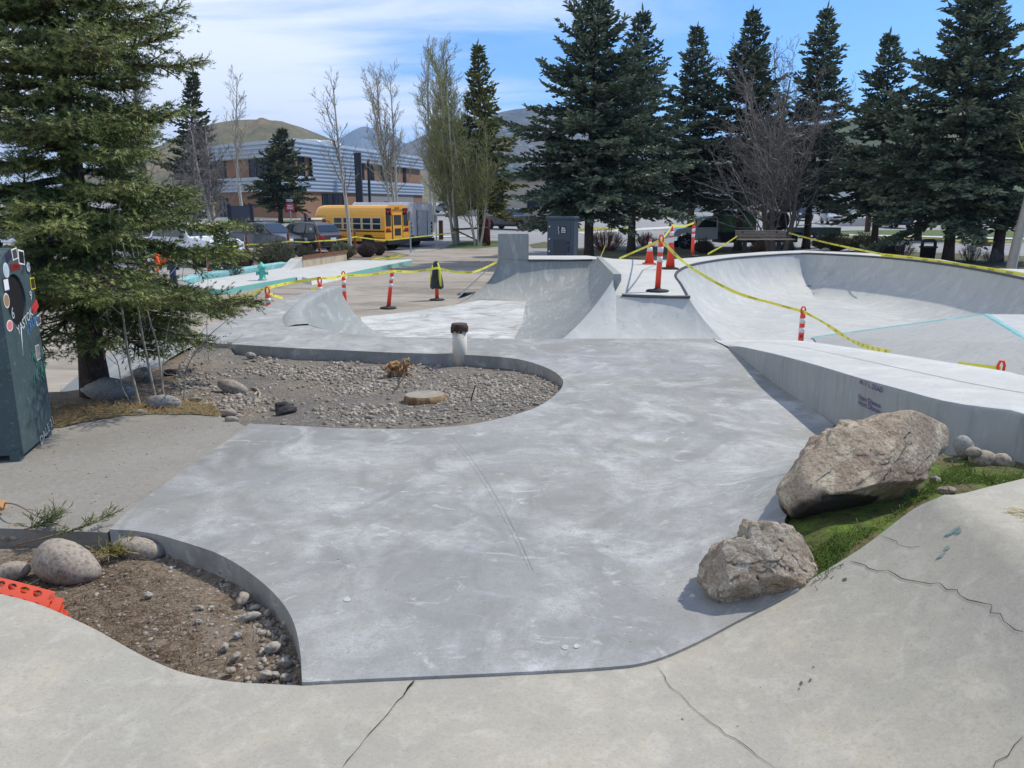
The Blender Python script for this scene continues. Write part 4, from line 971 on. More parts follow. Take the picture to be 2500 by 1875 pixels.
# ================================================================== LAWNS, WALKS
def gsheet(name, pts, m, off, step=3.0): return struct(sheet(name, [tuple(gp(*q)[:2]) for q in pts], G, step, m, off=off))
gsheet('lawn', [(1400, 640), (1400, 606), (1500, 603), (1640, 605), (1800, 612), (1960, 613), (2120, 612), (2260, 616), (2400, 622), (2620, 630), (2620, 760), (2300, 700), (1500, 660)], m_brownlawn, .012, 1.5)
gsheet('lawn', [(1985, 569), (2080, 563), (2300, 562), (2620, 566), (2620, 586), (2300, 579), (2000, 573)], m_lawn, .03, 2)
m_dand = mat('dandelion_turf', lin(84, 98, 44), .95, [(.5, .45, .6, lin(100, 108, 50), .6), (2.2, .5, .58, lin(196, 176, 40), .9)], [(30, .5, .02)])
gsheet('lawn', [(1990, 577), (2300, 583), (2620, 590), (2620, 596), (2300, 589), (1990, 581)], m_dand, .03, 2)
gsheet('sidewalk', [(1980, 571.5), (2300, 578.5), (2620, 585.5), (2620, 589), (2300, 582), (1980, 574.5)], m_walk, .06, 2)
gsheet('lawn', [(1085, 606), (1110, 594), (1150, 588), (1215, 588), (1250, 594), (1220, 602), (1160, 607)], m_lawn, .012, 1)
gsheet('lawn', [(1360, 562), (1420, 556), (1640, 556), (1640, 562), (1420, 563)], m_dand, .02, 2)
gsheet('lawn', [(1290, 598), (1330, 590), (1360, 598), (1360, 606), (1300, 606)], m_brownlawn, .012, 1)
gsheet('sidewalk', [(1400, 569), (1520, 560), (1660, 552), (1680, 556), (1540, 564), (1430, 572)], m_walk, .03, 2)
gsheet('sidewalk', [(1060, 578), (1130, 576), (1250, 577), (1250, 579.5), (1130, 579), (1060, 581)], m_walk, .04, 2)
gsheet('lawn', [(500, 539), (640, 539), (720, 538), (880, 540), (880, 547), (700, 545), (500, 546)], m_lawn, .03, 3)
gsheet('sidewalk', [(520, 532), (720, 531), (880, 534), (880, 538.5), (720, 536.5), (520, 536.5)], m_walk, .05, 3)
gsheet('shrub_bed', [(520, 690), (540, 668), (700, 650), (860, 638), (960, 628), (1000, 622), (940, 612), (840, 618), (700, 632), (560, 646), (500, 670)], m_soil, .012, 1)
gsheet('lawn', [(905, 640), (960, 633), (1000, 624), (965, 622), (900, 634)], m_dand, .02, .7)
gsheet('gravel_patch', [(1010, 607), (1060, 600), (1085, 603), (1060, 612), (1015, 616)], mat('pale_gravel', lin(168, 164, 154), .95, [(6, .45, .6, lin(120, 116, 108), .8)], [(8, .9, .05)]), .015, .7)
gsheet('parking_mark', [(255, 655), (282, 650), (300, 654), (270, 660)], mat('blue_paint', lin(112, 168, 206), .8), .02, .5)

# ================================================================== BUILDINGS
m_orange = mat('terracotta_stucco', lin(130, 98, 76), .9, [(1, .45, .65, lin(120, 90, 68), .6)], [(40, .2, .01)])
m_clad = mat('galvanised_cladding', lin(164, 174, 184), .5, [(1.5, .4, .7, lin(148, 158, 168), .6)], metal=.25)
m_glass = mat('dark_glass', lin(34, 42, 52), .08, spec=.6)
m_dark = mat('dark_frame', lin(40, 42, 46), .6)
m_tan = mat('tan_wall', lin(176, 164, 148), .9, [(1, .45, .65, lin(164, 152, 138), .6)])
m_white = mat('white_paint', lin(222, 224, 224), .5)
Bc = Vector((-27.2, 99.5, 0)); Bl = Vector((-43, 113, 0)); Br = Vector((-15.5, 137, 0)); zg = float(G(0, 100)) - .4
school = empty('school_building', (Bc.x, Bc.y, zg), 0, 'two storey building with corrugated metal bands and terracotta walls', 'building'); OSb = Vector((Bc.x, Bc.y, zg))
def wallseg(mb, a, b, z0, z1, out=0.0, mi=0, thick=.5):
    d = (b - a).normalized(); n = Vector((d.y, -d.x, 0)); n = n if n.dot(Vector((0, -1, 0))) > 0 else -n
    p = [a + n * out, b + n * out, b - n * thick, a - n * thick]
    mb.add([Vector((q.x, q.y, z)) - OSb for z in (z0, z1) for q in p], [(0, 1, 5, 4), (1, 2, 6, 5), (2, 3, 7, 6), (3, 0, 4, 7), (4, 5, 6, 7), (3, 2, 1, 0)], mi)
mb = MB(); back = [Bl + Vector((10, 30, 0)), Br + Vector((-2, 12, 0))]
wallseg(mb, Bl, Bc, zg - 1, 4.55); wallseg(mb, Bc, Br, zg - 1, 4.55); wallseg(mb, Bl, Bc, 6.4, 8.8, -.25); wallseg(mb, Bc, Br, 6.4, 8.8, -.25); mb.build('wall', m_orange, school)
def ribs(a, b, z0, z1, name):
    d = (b - a).normalized(); n = Vector((d.y, -d.x, 0)); n = n if n.y < 0 else -n; k = max(2, int((z1 - z0) / .42)); prof = []
    for i in range(k):
        z = z0 + (z1 - z0) * i / k; h = (z1 - z0) / k; prof += [(.12, z), (.30, z + h * .12), (.30, z + h * .5), (.12, z + h * .62)]
    prof.append((.12, z1)); mb = MB(); vs = []
    for q in (a, b):
        for o, z in prof: vs.append(q + n * o + Vector((0, 0, z)) - OSb)
    m_ = len(prof); mb.add(vs, [(i, i + 1, m_ + i + 1, m_ + i) for i in range(m_ - 1)]); return mb.build(name, m_clad, school, fix=False)
for z0, z1 in ((4.5, 6.4), (8.8, 10.9)): ribs(Bl, Bc, z0, z1, 'metal_cladding'); ribs(Bc, Br, z0, z1, 'metal_cladding')
c1 = Bc.lerp(Br, .10); c2 = Bc.lerp(Br, .42)
ribs(c1, c2, 6.4, 8.8, 'metal_cladding')
mb = MB(); mb.add([q - OSb for q in (Bl + Vector((0, 0, 10.85)), Bc + Vector((0, 0, 10.85)), Br + Vector((0, 0, 10.85)), back[1] + Vector((0, 0, 10.85)), back[0] + Vector((0, 0, 10.85)))], [(0, 1, 2, 3, 4)]); mb.build('roof', m_clad, school)
def panel(a, b, f0, f1, z0, z1, m, name, out=.05, bars=0):
    mb = MB(); wallseg(mb, a.lerp(b, f0), a.lerp(b, f1), z0, z1, out, 0, .1); o = mb.build(name, m, school)
    if bars:
        for i in range(bars + 1): mb = MB(); f = f0 + (f1 - f0) * i / bars; q = a.lerp(b, f); wallseg(mb, q, q + (b - a).normalized() * .14, z0, z1, out + .06, 0, .1); mb.build('mullion', m_dark, o)
panel(Bl, Bc, .08, .2, 6.4, 8.8, m_glass, 'window', -.1, 2); panel(Bl, Bc, .50, .97, 6.4, 8.8, m_glass, 'window', -.1, 6); panel(Bc, Br, .0, .065, 6.4, 8.8, m_glass, 'window', -.1, 3)
for f in (.45, .53, .62, .72, .82): panel(Bc, Br, f, f + .025, 6.4, 8.8, m_dark, 'window', -.1)
panel(Bc, Br, .16, .30, .9, 4.3, m_glass, 'window', .08, 4); panel(Bl, Bc, .12, .22, .9, 3.4, m_glass, 'door', .08, 2); panel(Bc, Br, .45, .9, .9, 4.5, mat('grey_block', lin(128, 124, 122), .9), 'block_wall', .06)
panel(Bc, Br, .62, .67, 2.4, 3.4, m_glass, 'window', .12)
for f, zz in ((.10, .7), (.18, 1.0), (.24, .7)): mb = MB(); q = Bc.lerp(Br, f) + Vector((-1, 5, 11)); mb.box(q - OSb, (2.2, 2.0, zz), bev=.1); mb.build('rooftop_unit', m_white, school)
mb = MB(); q = Bc.lerp(Br, .33) + Vector((2.2, -2.2, 0)); mb.box(q + Vector((0, 0, 6.4)) - OSb, (.9, .6, 6.8)); mb.build('column', m_dark, school); mb = MB(); q2 = Bc.lerp(Br, .46) + Vector((1, -1, 0)); mb.box(q2 + Vector((0, 0, 5.0)) - OSb, (.35, .35, 8.6)); mb.build('column', m_dark, school)
tb = empty('storefront_building', (9, 122, float(G(0, 122))), 0, 'low tan building seen through the spruce boughs beyond the road', 'building')
mb = MB(); mb.box((0, 0, 2.4), (34, 14, 5.2), bev=.05); mb.build('wall', m_tan, tb)
mb = MB(); mb.box((0, -.2, 5.2), (34.6, 14.6, .5)); mb.build('roof', mat('brown_roof', lin(120, 112, 104), .8), tb)
for x in (-12, -5, 2, 9): mb = MB(); mb.box((x, -7.03, 1.9), (3.6, .12, 1.8)); mb.build('window', m_glass, tb)
wb = empty('white_building', (58, 150, float(G(0, 150))), R(-8), 'long pale building behind the right hand spruces', 'building')
mb = MB(); mb.box((0, 0, 2.6), (60, 12, 5.6), bev=.05); mb.build('wall', mat('pale_siding', lin(196, 196, 192), .8), wb); mb = MB(); mb.prism([(-30.6, 5.4), (30.6, 5.4), (29, 7.4), (-29, 7.4)], -6.6, 6.6, 'Y'); mb.build('roof', m_dark, wb)
for x in (-22, -12, -2, 8, 18): mb = MB(); mb.box((x, -6.03, 2.4), (5, .12, 2.0)); mb.build('window', m_glass, wb)

# ================================================================== VEHICLES
m_tyre = mat('tyre_rubber', lin(34, 34, 35), .9); m_rim = mat('wheel_rim', lin(150, 152, 156), .35, metal=.7); m_black = mat('black_plastic', lin(30, 31, 33), .6)
m_lamp = mat('lamp_glass', lin(220, 224, 228), .15); m_red = mat('red_lamp', lin(168, 30, 34), .25); m_chrome = mat('chrome', lin(190, 194, 198), .15, metal=.9)
m_carglass = mat('car_glass', lin(40, 48, 54), .05, spec=.8); m_plate = mat('licence_plate', lin(196, 200, 206), .5)
def paint(name, c): return mat(name, lin(*c), .3, spec=.5, coat=.6)
def arches(bottom, wheels, r):
    """bottom line from rear to front with wheel arches cut in"""
    out = []
    x0, x1, z = bottom
    out.append((x1, z))
    for wx in sorted(wheels, reverse=True):
        for i in range(9): a = math.pi * i / 8; out.append((wx + r * math.cos(a), max(z, .34) + r * math.sin(a) * .98 - .02))
    out.append((x0, z)); return out
CARS = {
 'suv': dict(top=[(-2.3, .40), (-2.36, .75), (-2.30, 1.05), (-2.12, 1.16), (-1.86, 1.60), (-1.6, 1.70), (-.4, 1.76), (.35, 1.70), (1.22, 1.13), (2.0, 1.0), (2.28, .82), (2.34, .5), (2.28, .30)], b=(-2.2, 2.2, .30), wh=(-1.38, 1.45), r=.36, W=.92, belt=1.08, zt=1.76, roofw=.70,
   side=[[(-1.92, 1.16), (-1.70, 1.55), (-1.05, 1.62), (-1.05, 1.16)], [(-.98, 1.16), (-.98, 1.62), (-.02, 1.64), (-.02, 1.16)], [(.06, 1.16), (.06, 1.63), (.36, 1.60), (1.02, 1.16)]], ws=((.40, 1.665), (1.17, 1.165)), rw=((-2.10, 1.2), (-1.88, 1.58))),
 'pickup': dict(top=[(-2.9, .55), (-2.95, .8), (-2.92, 1.28), (-1.05, 1.28), (-.98, 1.32), (-.82, 1.86), (-.4, 1.93), (.5, 1.92), (.72, 1.86), (1.42, 1.30), (2.5, 1.18), (2.78, 1.02), (2.84, .6), (2.78, .42)], b=(-2.85, 2.7, .45), wh=(-1.85, 1.85), r=.42, W=.98, belt=1.25, zt=1.93, roofw=.74,
   side=[[(-.84, 1.32), (-.72, 1.76), (-.12, 1.80), (-.12, 1.32)], [(-.04, 1.32), (-.04, 1.80), (.52, 1.80), (1.12, 1.32)]], ws=((.78, 1.82), (1.37, 1.34)), rw=((-.96, 1.36), (-.84, 1.8))),
 'sedan': dict(top=[(-2.3, .42), (-2.34, .7), (-2.25, .98), (-1.55, 1.06), (-.95, 1.42), (-.3, 1.47), (.25, 1.44), (1.05, 1.02), (1.95, .90), (2.28, .72), (2.34, .45), (2.28, .26)], b=(-2.2, 2.2, .26), wh=(-1.38, 1.42), r=.34, W=.9, belt=1.0, zt=1.47, roofw=.66,
   side=[[(-1.35, 1.06), (-.92, 1.36), (-.35, 1.39), (-.35, 1.06)], [(-.28, 1.06), (-.28, 1.39), (.24, 1.37), (.86, 1.06)]], ws=((.30, 1.41), (1.0, 1.05)), rw=((-1.5, 1.09), (-1.0, 1.39)))}
def wheel(parent, x, y, r, wd, side):
    o = empty('wheel', (x, y, r)); o.parent = parent; del_ = None
    mb = MB(); M = Matrix.Rotation(R(90), 4, 'X')
    mb.lathe([(r * .62, -wd / 2), (r * .92, -wd / 2), (r, -wd * .32), (r, wd * .32), (r * .92, wd / 2), (r * .62, wd / 2)], 18, mi=0, M=M); mb.build('tyre', m_tyre, o)
    mb = MB(); mb.lathe([(r * .63, -wd * .4), (r * .63, wd * .4)], 16, M=M)
    mb.build('rim_well', m_black, o); mb = MB()
    for k in range(5):
        a = 2 * math.pi * k / 5; mb.box((math.cos(a) * r * .33, side * wd * .42, math.sin(a) * r * .33), (r * .2, .03, r * .58), M=Matrix.Identity(4) if False else None, rz=0) if False else mb.tube([(0, side * wd * .43, 0), (math.cos(a) * r * .6, side * wd * .43, math.sin(a) * r * .6)], r * .09, 6)
    mb.build('rim', m_rim, o)
    return o
def car(kind, loc, head, pm, label, group='vehicles parked in the lots', name=None, cat='car', door_open=False):
    K = CARS[kind]; t = empty(name or 'parked_car', loc, head, label, cat, group); W = K['W']
    def w_(q): z = q[1]; return W if z <= K['belt'] else W + (K['roofw'] - W) * (z - K['belt']) / (K['zt'] - K['belt'])
    low = lambda q: w_(q) * (.97 if q[1] < .5 else 1)
    outl = K['top'] + arches(K['b'], K['wh'], K['r'] * 1.2)
    mb = MB(); mb.prism(outl, 0, 0, 'Y', 0, low); ob = mb.build('body', pm, t)
    bm = bmesh.new(); bm.from_mesh(ob.data); bmesh.ops.triangulate(bm, faces=[f for f in bm.faces if len(f.verts) > 4]); bm.to_mesh(ob.data); bm.free()
    bv = ob.modifiers.new('bevel', 'BEVEL'); bv.width = .045; bv.segments = 2; bv.limit_method = 'ANGLE'; bv.angle_limit = R(35)
    mb = MB(); mb.box((0, 0, .55), (K['b'][1] - K['b'][0] - .7, W * 1.7, .5)); mb.build('underbody', m_black, t)
    for win in K['side']:
        for s_ in (-1, 1):
            mb = MB(); n = len(win); vs = [(x, s_ * (w_((x, z)) + .008), z) for x, z in win] + [(x, s_ * (w_((x, z)) - .02), z) for x, z in win]
            mb.add(vs, [tuple(range(n)), tuple(range(2 * n - 1, n - 1, -1))] + [(i, (i + 1) % n, n + (i + 1) % n, n + i) for i in range(n)]); mb.build('window', m_carglass, t)
    for nm, (a, b) in (('windscreen', K['ws']), ('rear_window', K['rw'])):
        d = Vector((b[0] - a[0], 0, b[1] - a[1])).normalized(); n = Vector((d.z, 0, -d.x)); n = n if (n.x > 0) == (nm == 'windscreen') else -n
        mb = MB(); wa, wb_ = w_(a) - .1, w_(b) - .08; A_, B_ = Vector((a[0], 0, a[1])) + n * .022, Vector((b[0], 0, b[1])) + n * .022
        q = [A_ + Vector((0, -wa, 0)), A_ + Vector((0, wa, 0)), B_ + Vector((0, wb_, 0)), B_ + Vector((0, -wb_, 0))]
        mb.add(q + [p - n * .03 for p in q], [(0, 1, 2, 3), (7, 6, 5, 4), (0, 4, 5, 1), (1, 5, 6, 2), (2, 6, 7, 3), (3, 7, 4, 0)]); mb.build(nm, m_carglass, t)
    fx = max(p[0] for p in K['top']); rx = min(p[0] for p in K['top']); hz = .78 if kind != 'pickup' else .98
    for s_ in (-1, 1):
        mb = MB(); mb.box((fx - .07, s_ * (W - .24), hz), (.16, .34, .17), bev=.02); mb.build('headlight', m_lamp, t)
        mb = MB(); mb.box((rx + .06, s_ * (W - .13), hz + .12), (.14, .24, .2 if kind != 'pickup' else .34), bev=.02); mb.build('taillight', m_red, t)
        mb = MB(); mb.box((K['ws'][1][0] - .28, s_ * (W + .10), K['belt'] + .08), (.14, .2, .16), bev=.03); mb.build('mirror', pm if kind != 'pickup' else m_black, t)
        for wx in K['wh']: wheel(t, wx, s_ * (W - .12), K['r'], .24, s_)
    mb = MB(); mb.box((fx - .01, 0, hz - .02), (.08, W * .95, .2 if kind != 'pickup' else .36), bev=.02); mb.build('grille', m_black, t)
    if kind == 'pickup':
        mb = MB()
        for z in (.86, 1.0, 1.14): mb.box((fx + .035, 0, z), (.04, W * 1.05, .05))
        mb.build('grille_bar', m_chrome, t)
        mb = MB(); mb.box((fx + .06, 0, .60), (.16, 1.9, .22), bev=.03); mb.build('bumper', m_chrome, t)
        mb = MB(); mb.box((-1.98, 0, 1.285), (1.74, 1.66, .02)); mb.build('bed', m_black, t)
    else:
        mb = MB(); mb.box((fx - .02, 0, .42), (.14, W * 1.75, .2), bev=.03); mb.build('bumper', m_black, t)
        if kind == 'suv':
            for s_ in (-1, 1): mb = MB(); mb.tube([(-1.6, s_ * .62, 1.74), (-1.4, s_ * .63, 1.81), (.0, s_ * .63, 1.83), (.25, s_ * .62, 1.76)], .022, 6); mb.build('roof_rail', m_chrome if False else m_black, t)
    mb = MB(); mb.box((rx - .0, 0, .55), (.14, W * 1.75, .24), bev=.03); mb.build('bumper', m_black if kind != 'pickup' else m_chrome, t)
    mb = MB(); mb.box((rx - .04, 0, hz + .0), (.05, .42, .2)); mb.build('licence_plate', m_plate, t)
    return t
HB = math.atan2(.53, -.85); HF = math.atan2(-.40, .92)
p_white = paint('white_car_paint', (226, 228, 230)); p_grey = paint('slate_car_paint', (72, 76, 86)); p_brown = paint('brown_car_paint', (58, 50, 50)); p_dark = paint('charcoal_car_paint', (52, 54, 60)); p_silver = paint('silver_car_paint', (168, 172, 176)); p_blue = paint('navy_car_paint', (58, 66, 86)); p_red = paint('red_car_paint', (140, 36, 36))
q0 = at(488, 652, 0)
dirF = Vector((math.cos(HF), math.sin(HF), 0)); sideF = Vector((-dirF.y, dirF.x, 0))
wp = car('pickup', q0 - dirF * 1.85 + sideF * .9, HF, p_white, 'white crew pickup with its far door open behind the left spruce', name='parked_pickup', cat='pickup truck')
mb = MB(); mb.add([(.55, .95, .5), (.9, 1.85, .5), (.9, 1.85, 1.3), (.55, .95, 1.3)], [(0, 1, 2, 3)]); mb.tube([(.57, 1.0, 1.3), (.62, 1.05, 1.86), (.80, 1.55, 1.84), (.92, 1.84, 1.3)], .035, 6); mb.build('open_door', p_white, wp)
qg = at(735, 622, 0); car('suv', qg - dirF * 2.1 + Vector((-.5, 1.2, 0)), HF - .04, p_grey, 'slate grey estate car parked nose toward the olive shrub')
qb = at(800, 617, 0); dB = Vector((math.cos(HB), math.sin(HB), 0)); bsuv = car('suv', qb + dB * 1.5 + Vector((-.35, .3, 0)), HB, p_brown, 'dark brown estate car seen from behind beside the school bus')
# two small decals on its glass, as in the lot
mb = MB(); mb.box((-1.5, .845, 1.36), (.2, .012, .16)); mb.build('decal', mat('pale_blue_decal', lin(170, 204, 226), .6), bsuv)
d_pick = gp(1255, 560); car('pickup', d_pick + Vector((-.3, 0, 0)), math.atan2(.62, -.78), p_dark, 'charcoal pickup driving along the road behind the concrete block', group='vehicles on the road', name='moving_pickup', cat='pickup truck')
for (px, py, kd, hd, pm, lab) in ((1085, 520, 'suv', 2.9, p_silver, 'pale silver car behind the aspen clump'), (1160, 519, 'pickup', .3, p_white, 'white pickup beyond the charcoal pickup'), (1390, 527, 'suv', .2, p_white, 'white car half hidden by the tallest spruce'), (1345, 524, 'sedan', .1, p_blue, 'small blue car under the tallest spruce boughs'),
   (2032, 547, 'suv', -1.75, p_silver, 'silver grey car facing the low wall, seen past the bare tree'), (2181, 556, 'suv', -1.65, p_blue, 'dark blue car facing us between two spruce trunks'), (2290, 541, 'suv', -1.6, p_white, 'white car glimpsed through the right spruce boughs'), (2330, 545, 'sedan', -1.6, p_silver, 'silver car beside the white one behind the wide spruce'), (2400, 543, 'suv', -1.5, p_white, 'white car at the far right of the upper lot'), (1960, 538, 'sedan', -1.8, p_dark, 'dark low car left of the silver grey car'),
   (330, 598, 'suv', HF, p_dark, 'dark car behind the white pickup, seen through spruce boughs'), (250, 596, 'suv', HF, p_silver, 'silver car deep behind the left spruce'), (140, 600, 'pickup', HF, p_red, 'red pickup hidden among the left spruce boughs'), (60, 604, 'suv', HF, p_white, 'white car at the left edge behind the spruce')):
    car(kd, gp(px, py), hd, pm, lab, name='parked_pickup' if kd == 'pickup' else 'parked_car', cat='pickup truck' if kd == 'pickup' else 'car')

# school bus ----------------------------------------------------------------
m_bus = mat('bus_yellow', lin(232, 168, 52), .35, [(2, .4, .7, lin(224, 158, 44), .5)], coat=.3); m_busline = mat('bus_black_rail', lin(40, 32, 28), .5)
def bus():
    rear = at(972, 611, 0); t = empty('school_bus', rear + dB * 3.0, HB, 'short yellow school bus with a stop sign arm', 'bus', 'vehicles parked in the lots')
    W = 1.15
    sec = [(-W, .55), (-W, 1.95)] + [(-W + .5 - .5 * math.cos(a), 1.95 + .78 * math.sin(a)) for a in np.linspace(.25, 1.5, 5)] + [(W - .5 + .5 * math.cos(a), 1.95 + .78 * math.sin(a)) for a in np.linspace(1.5, .25, 5)] + [(W, 1.95), (W, .55)]
    mb = MB(); xs = [-3.0, 2.1]
    mb.prism(sec, -3.0, 1.9, 'X'); 
    top = [p for p in sec if p[1] > 1.9]
    st = [(1.9, 1.0), (2.5, .98), (2.85, .9), (3.0, .72)]; vs = []; n = len(top)
    for x, k in st: vs += [(x, y * (1 - (1 - k) * .5), 1.95 + (z - 1.95) * k) for y, z in top]
    mb.add(vs, [(i * n + j, i * n + j + 1, (i + 1) * n + j + 1, (i + 1) * n + j) for i in range(3) for j in range(n - 1)] + [tuple(3 * n + j for j in range(n))] + [(i * n, (i + 1) * n, (i + 1) * n + n - 1, i * n + n - 1) for i in range(3)], 0, True)
    mb.build('body', m_bus, t)
    mb = MB(); mb.prism([(1.9, .5), (1.9, 1.95), (2.35, 1.9), (2.9, 1.25), (3.75, 1.08), (3.85, .6), (3.8, .45)], -1.0, 1.0, 'Y'); mb.build('hood', m_bus, t)
    mb = MB(); mb.add([(2.42, -.92, 1.86), (2.42, .92, 1.86), (2.93, .92, 1.29), (2.93, -.92, 1.29)], [(0, 1, 2, 3)]); mb.build('windscreen', m_carglass, t)
    m_wf = mat('window_frame', lin(196, 190, 170), .6)
    for s_ in (1, -1):
        for i in range(5):
            x0 = -2.35 + i * .80; mb = MB(); mb.box((x0, s_ * (W + .005), 1.62), (.72, .03, .72)); f = mb.build('window', m_wf, t)
            for z in (1.44, 1.80): mb = MB(); mb.box((x0, s_ * (W + .018), z), (.62, .02, .30)); mb.build('pane', m_glass, f)
        for z, h in ((1.17, .07), (.98, .04), (.78, .04)): mb = MB(); mb.box((-.5, s_ * (W + .012), z), (4.9, .03, h)); mb.build('rub_rail', m_busline if z != .98 else m_bus, t)
        mb = MB(); mb.add([(2.0, s_ * (W - .13), 1.2), (2.62, s_ * (W - .13), 1.2), (2.28, s_ * (W - .13), 1.85), (2.0, s_ * (W - .13), 1.85)], [(0, 1, 2, 3)]); mb.build('door_window', m_carglass, t)
        for wx in (-1.6, 2.5): wheel(t, wx, s_ * (W - .2), .42, .28, s_)
        mb = MB(); mb.lathe([(.54, 0), (.54, .02)], 20, M=Matrix.Translation((-1.6, s_ * (W + .004), .48)) @ Matrix.Rotation(R(90), 4, 'X')); mb.build('wheel_arch', m_black, t)
        mb = MB(); mb.box((-2.99, s_ * .78, 2.34), (.06, .5, .42), bev=.02); mb.build('lamp_panel', m_black, t)
        for k in (0, 1): mb = MB(); mb.lathe([(.09, 0), (.09, .03)], 12, M=Matrix.Translation((-3.03, s_ * (.66 + .24 * k), 2.34)) @ Matrix.Rotation(R(-90), 4, 'Y')); mb.build('warning_lamp', m_red, t)
        for k in (0, 1): mb = MB(); mb.lathe([(.085, 0), (.085, .03)], 12, M=Matrix.Translation((-3.01, s_ * (.76 + .2 * k), 1.28)) @ Matrix.Rotation(R(-90), 4, 'Y')); mb.build('taillight', m_red, t)
        mb = MB(); mb.box((-3.01, s_ * .82, 1.82), (.03, .42, .66)); mb.build('rear_window', m_glass, t)
        mb = MB(); mb.box((-3.01, s_ * .82, 1.17), (.03, .5, .06)); mb.build('rub_rail', m_busline, t)
    mb = MB(); mb.box((-3.012, 0, 1.38), (.03, .92, 1.62)); d = mb.build('rear_door', m_bus, t)
    mb = MB(); mb.box((-3.03, 0, 1.84), (.02, .68, .6)); mb.build('window', m_glass, d); mb = MB(); mb.box((-3.03, 0, 1.12), (.02, .56, .42)); mb.build('window', m_glass, d)
    for s_ in (-1, 1): mb = MB(); mb.box((-3.02, s_ * .47, 1.38), (.04, .02, 1.62)); mb.build('door_seam', m_busline, t)
    for k in (-1, 0, 1): mb = MB(); mb.box((-3.0, k * .16, 2.56), (.06, .07, .07)); mb.build('marker_lamp', m_red, t)
    mb = MB(); mb.box((-3.08, 0, .52), (.2, 2.3, .3), bev=.03); mb.build('bumper', m_black, t)
    mb = MB(); mb.box((-.6, 0, .5), (4.6, 1.9, .3)); mb.build('underbody', m_black, t)
    # stop arm on the driver's side (the side toward the camera)
    mb = MB(); pts = [(1.35 + .28 * math.cos(a), 1.17 + .28 * math.sin(a)) for a in [math.pi / 8 + k * math.pi / 4 for k in range(8)]]
    mb.prism(pts, W + .10, W + .13, 'Y'); sg = mb.build('stop_sign', mat('stop_red', lin(170, 44, 46), .5), t)
    mb = MB(); lettering(mb, 'STOP', .2, (1.35, W + .135, 1.17), (-1, 0, 0), (0, 0, 1), 0, bold=.006); mb.build('lettering', m_white, sg)
    mb = MB(); lettering(mb, 'SCHOOL BUS', .16, (-3.035, 0, 2.42), (0, -1, 0), (0, 0, 1), 0, bold=.004); mb.build('lettering', m_black, t)
    mb = MB(); mb.tube([(3.2, .95, 1.2), (3.3, 1.2, 1.75)], .02, 6); mb.box((3.3, 1.2, 1.8), (.1, .18, .26)); mb.build('mirror', m_black, t)
    return t
bus()
# white box van right of the bus
def van():
    r0 = at(1030, 604, 0); hv = math.atan2(.60, -.80); dv = Vector((math.cos(hv), math.sin(hv), 0))
    t = empty('shuttle_van', r0 + dv * 3.2, hv, 'white shuttle van with a worn rear door, right of the school bus', 'van', 'vehicles parked in the lots'); W = 1.15
    wv = mat('worn_white_paint', lin(214, 216, 218), .5, [(3, .45, .65, lin(192, 194, 196), .7, (1, 1, .4)), (9, .56, .66, lin(150, 150, 150), .6, (1, 1, .3))])
    sec = [(-W, .6), (-W, 2.7), (-W + .12, 2.92), (W - .12, 2.92), (W, 2.7), (W, .6)]
    mb = MB(); mb.prism(sec, -3.2, 2.2, 'X'); ob = mb.build('body', wv, t); bv = ob.modifiers.new('bevel', 'BEVEL'); bv.width = .08; bv.segments = 2; bv.limit_method = 'ANGLE'; bv.angle_limit = R(40)
    mb = MB(); mb.prism([(2.2, .5), (2.2, 2.0), (2.6, 1.95), (3.1, 1.35), (3.9, 1.15), (4.0, .5)], -1.0, 1.0, 'Y'); mb.build('cab', m_white, t)
    mb = MB(); mb.add([(2.64, -.92, 1.92), (2.64, .92, 1.92), (3.12, .92, 1.38), (3.12, -.92, 1.38)], [(0, 1, 2, 3)]); mb.build('windscreen', m_carglass, t)
    dr = mat('worn_grey_door', lin(188, 190, 192), .6, [(3, .5, .62, lin(150, 152, 156), .8, (1, 1, .35)), (7, .56, .66, lin(226, 226, 226), .6)])
    mb = MB(); mb.box((-3.22, -.06, 1.55), (.03, .95, 1.75)); d = mb.build('rear_door', dr, t)
    for s_, a in ((1, (-3.24, .43, 1.55)), (-1, (-3.24, -.55, 1.55))): mb = MB(); mb.box(a, (.02, .03, 1.75)); mb.build('door_seam', m_dark, d)
    for s_ in (-1, 1):
        for k in range(3): mb = MB(); mb.box((-3.22, s_ * .98, 1.05 + .26 * k), (.03, .09, .17)); mb.build('taillight', m_black if k else m_red, t)
        for wx in (-1.7, 2.9): wheel(t, wx, s_ * (W - .2), .4, .28, s_)
    mb = MB(); mb.box((-3.2, .9, .72), (.04, .26, .2)); mb.build('vent', m_black, t); mb = MB(); mb.box((-3.25, 0, .5), (.3, 2.1, .2), bev=.03); mb.build('bumper', m_black, t); mb = MB(); mb.box((-.5, 0, .55), (5, 1.9, .3)); mb.build('underbody', m_black, t)
    for k in range(5): mb = MB(); mb.box((-3.18, -.6 + .3 * k, 2.88), (.06, .1, .05)); mb.build('marker_lamp', m_red, t)
van()
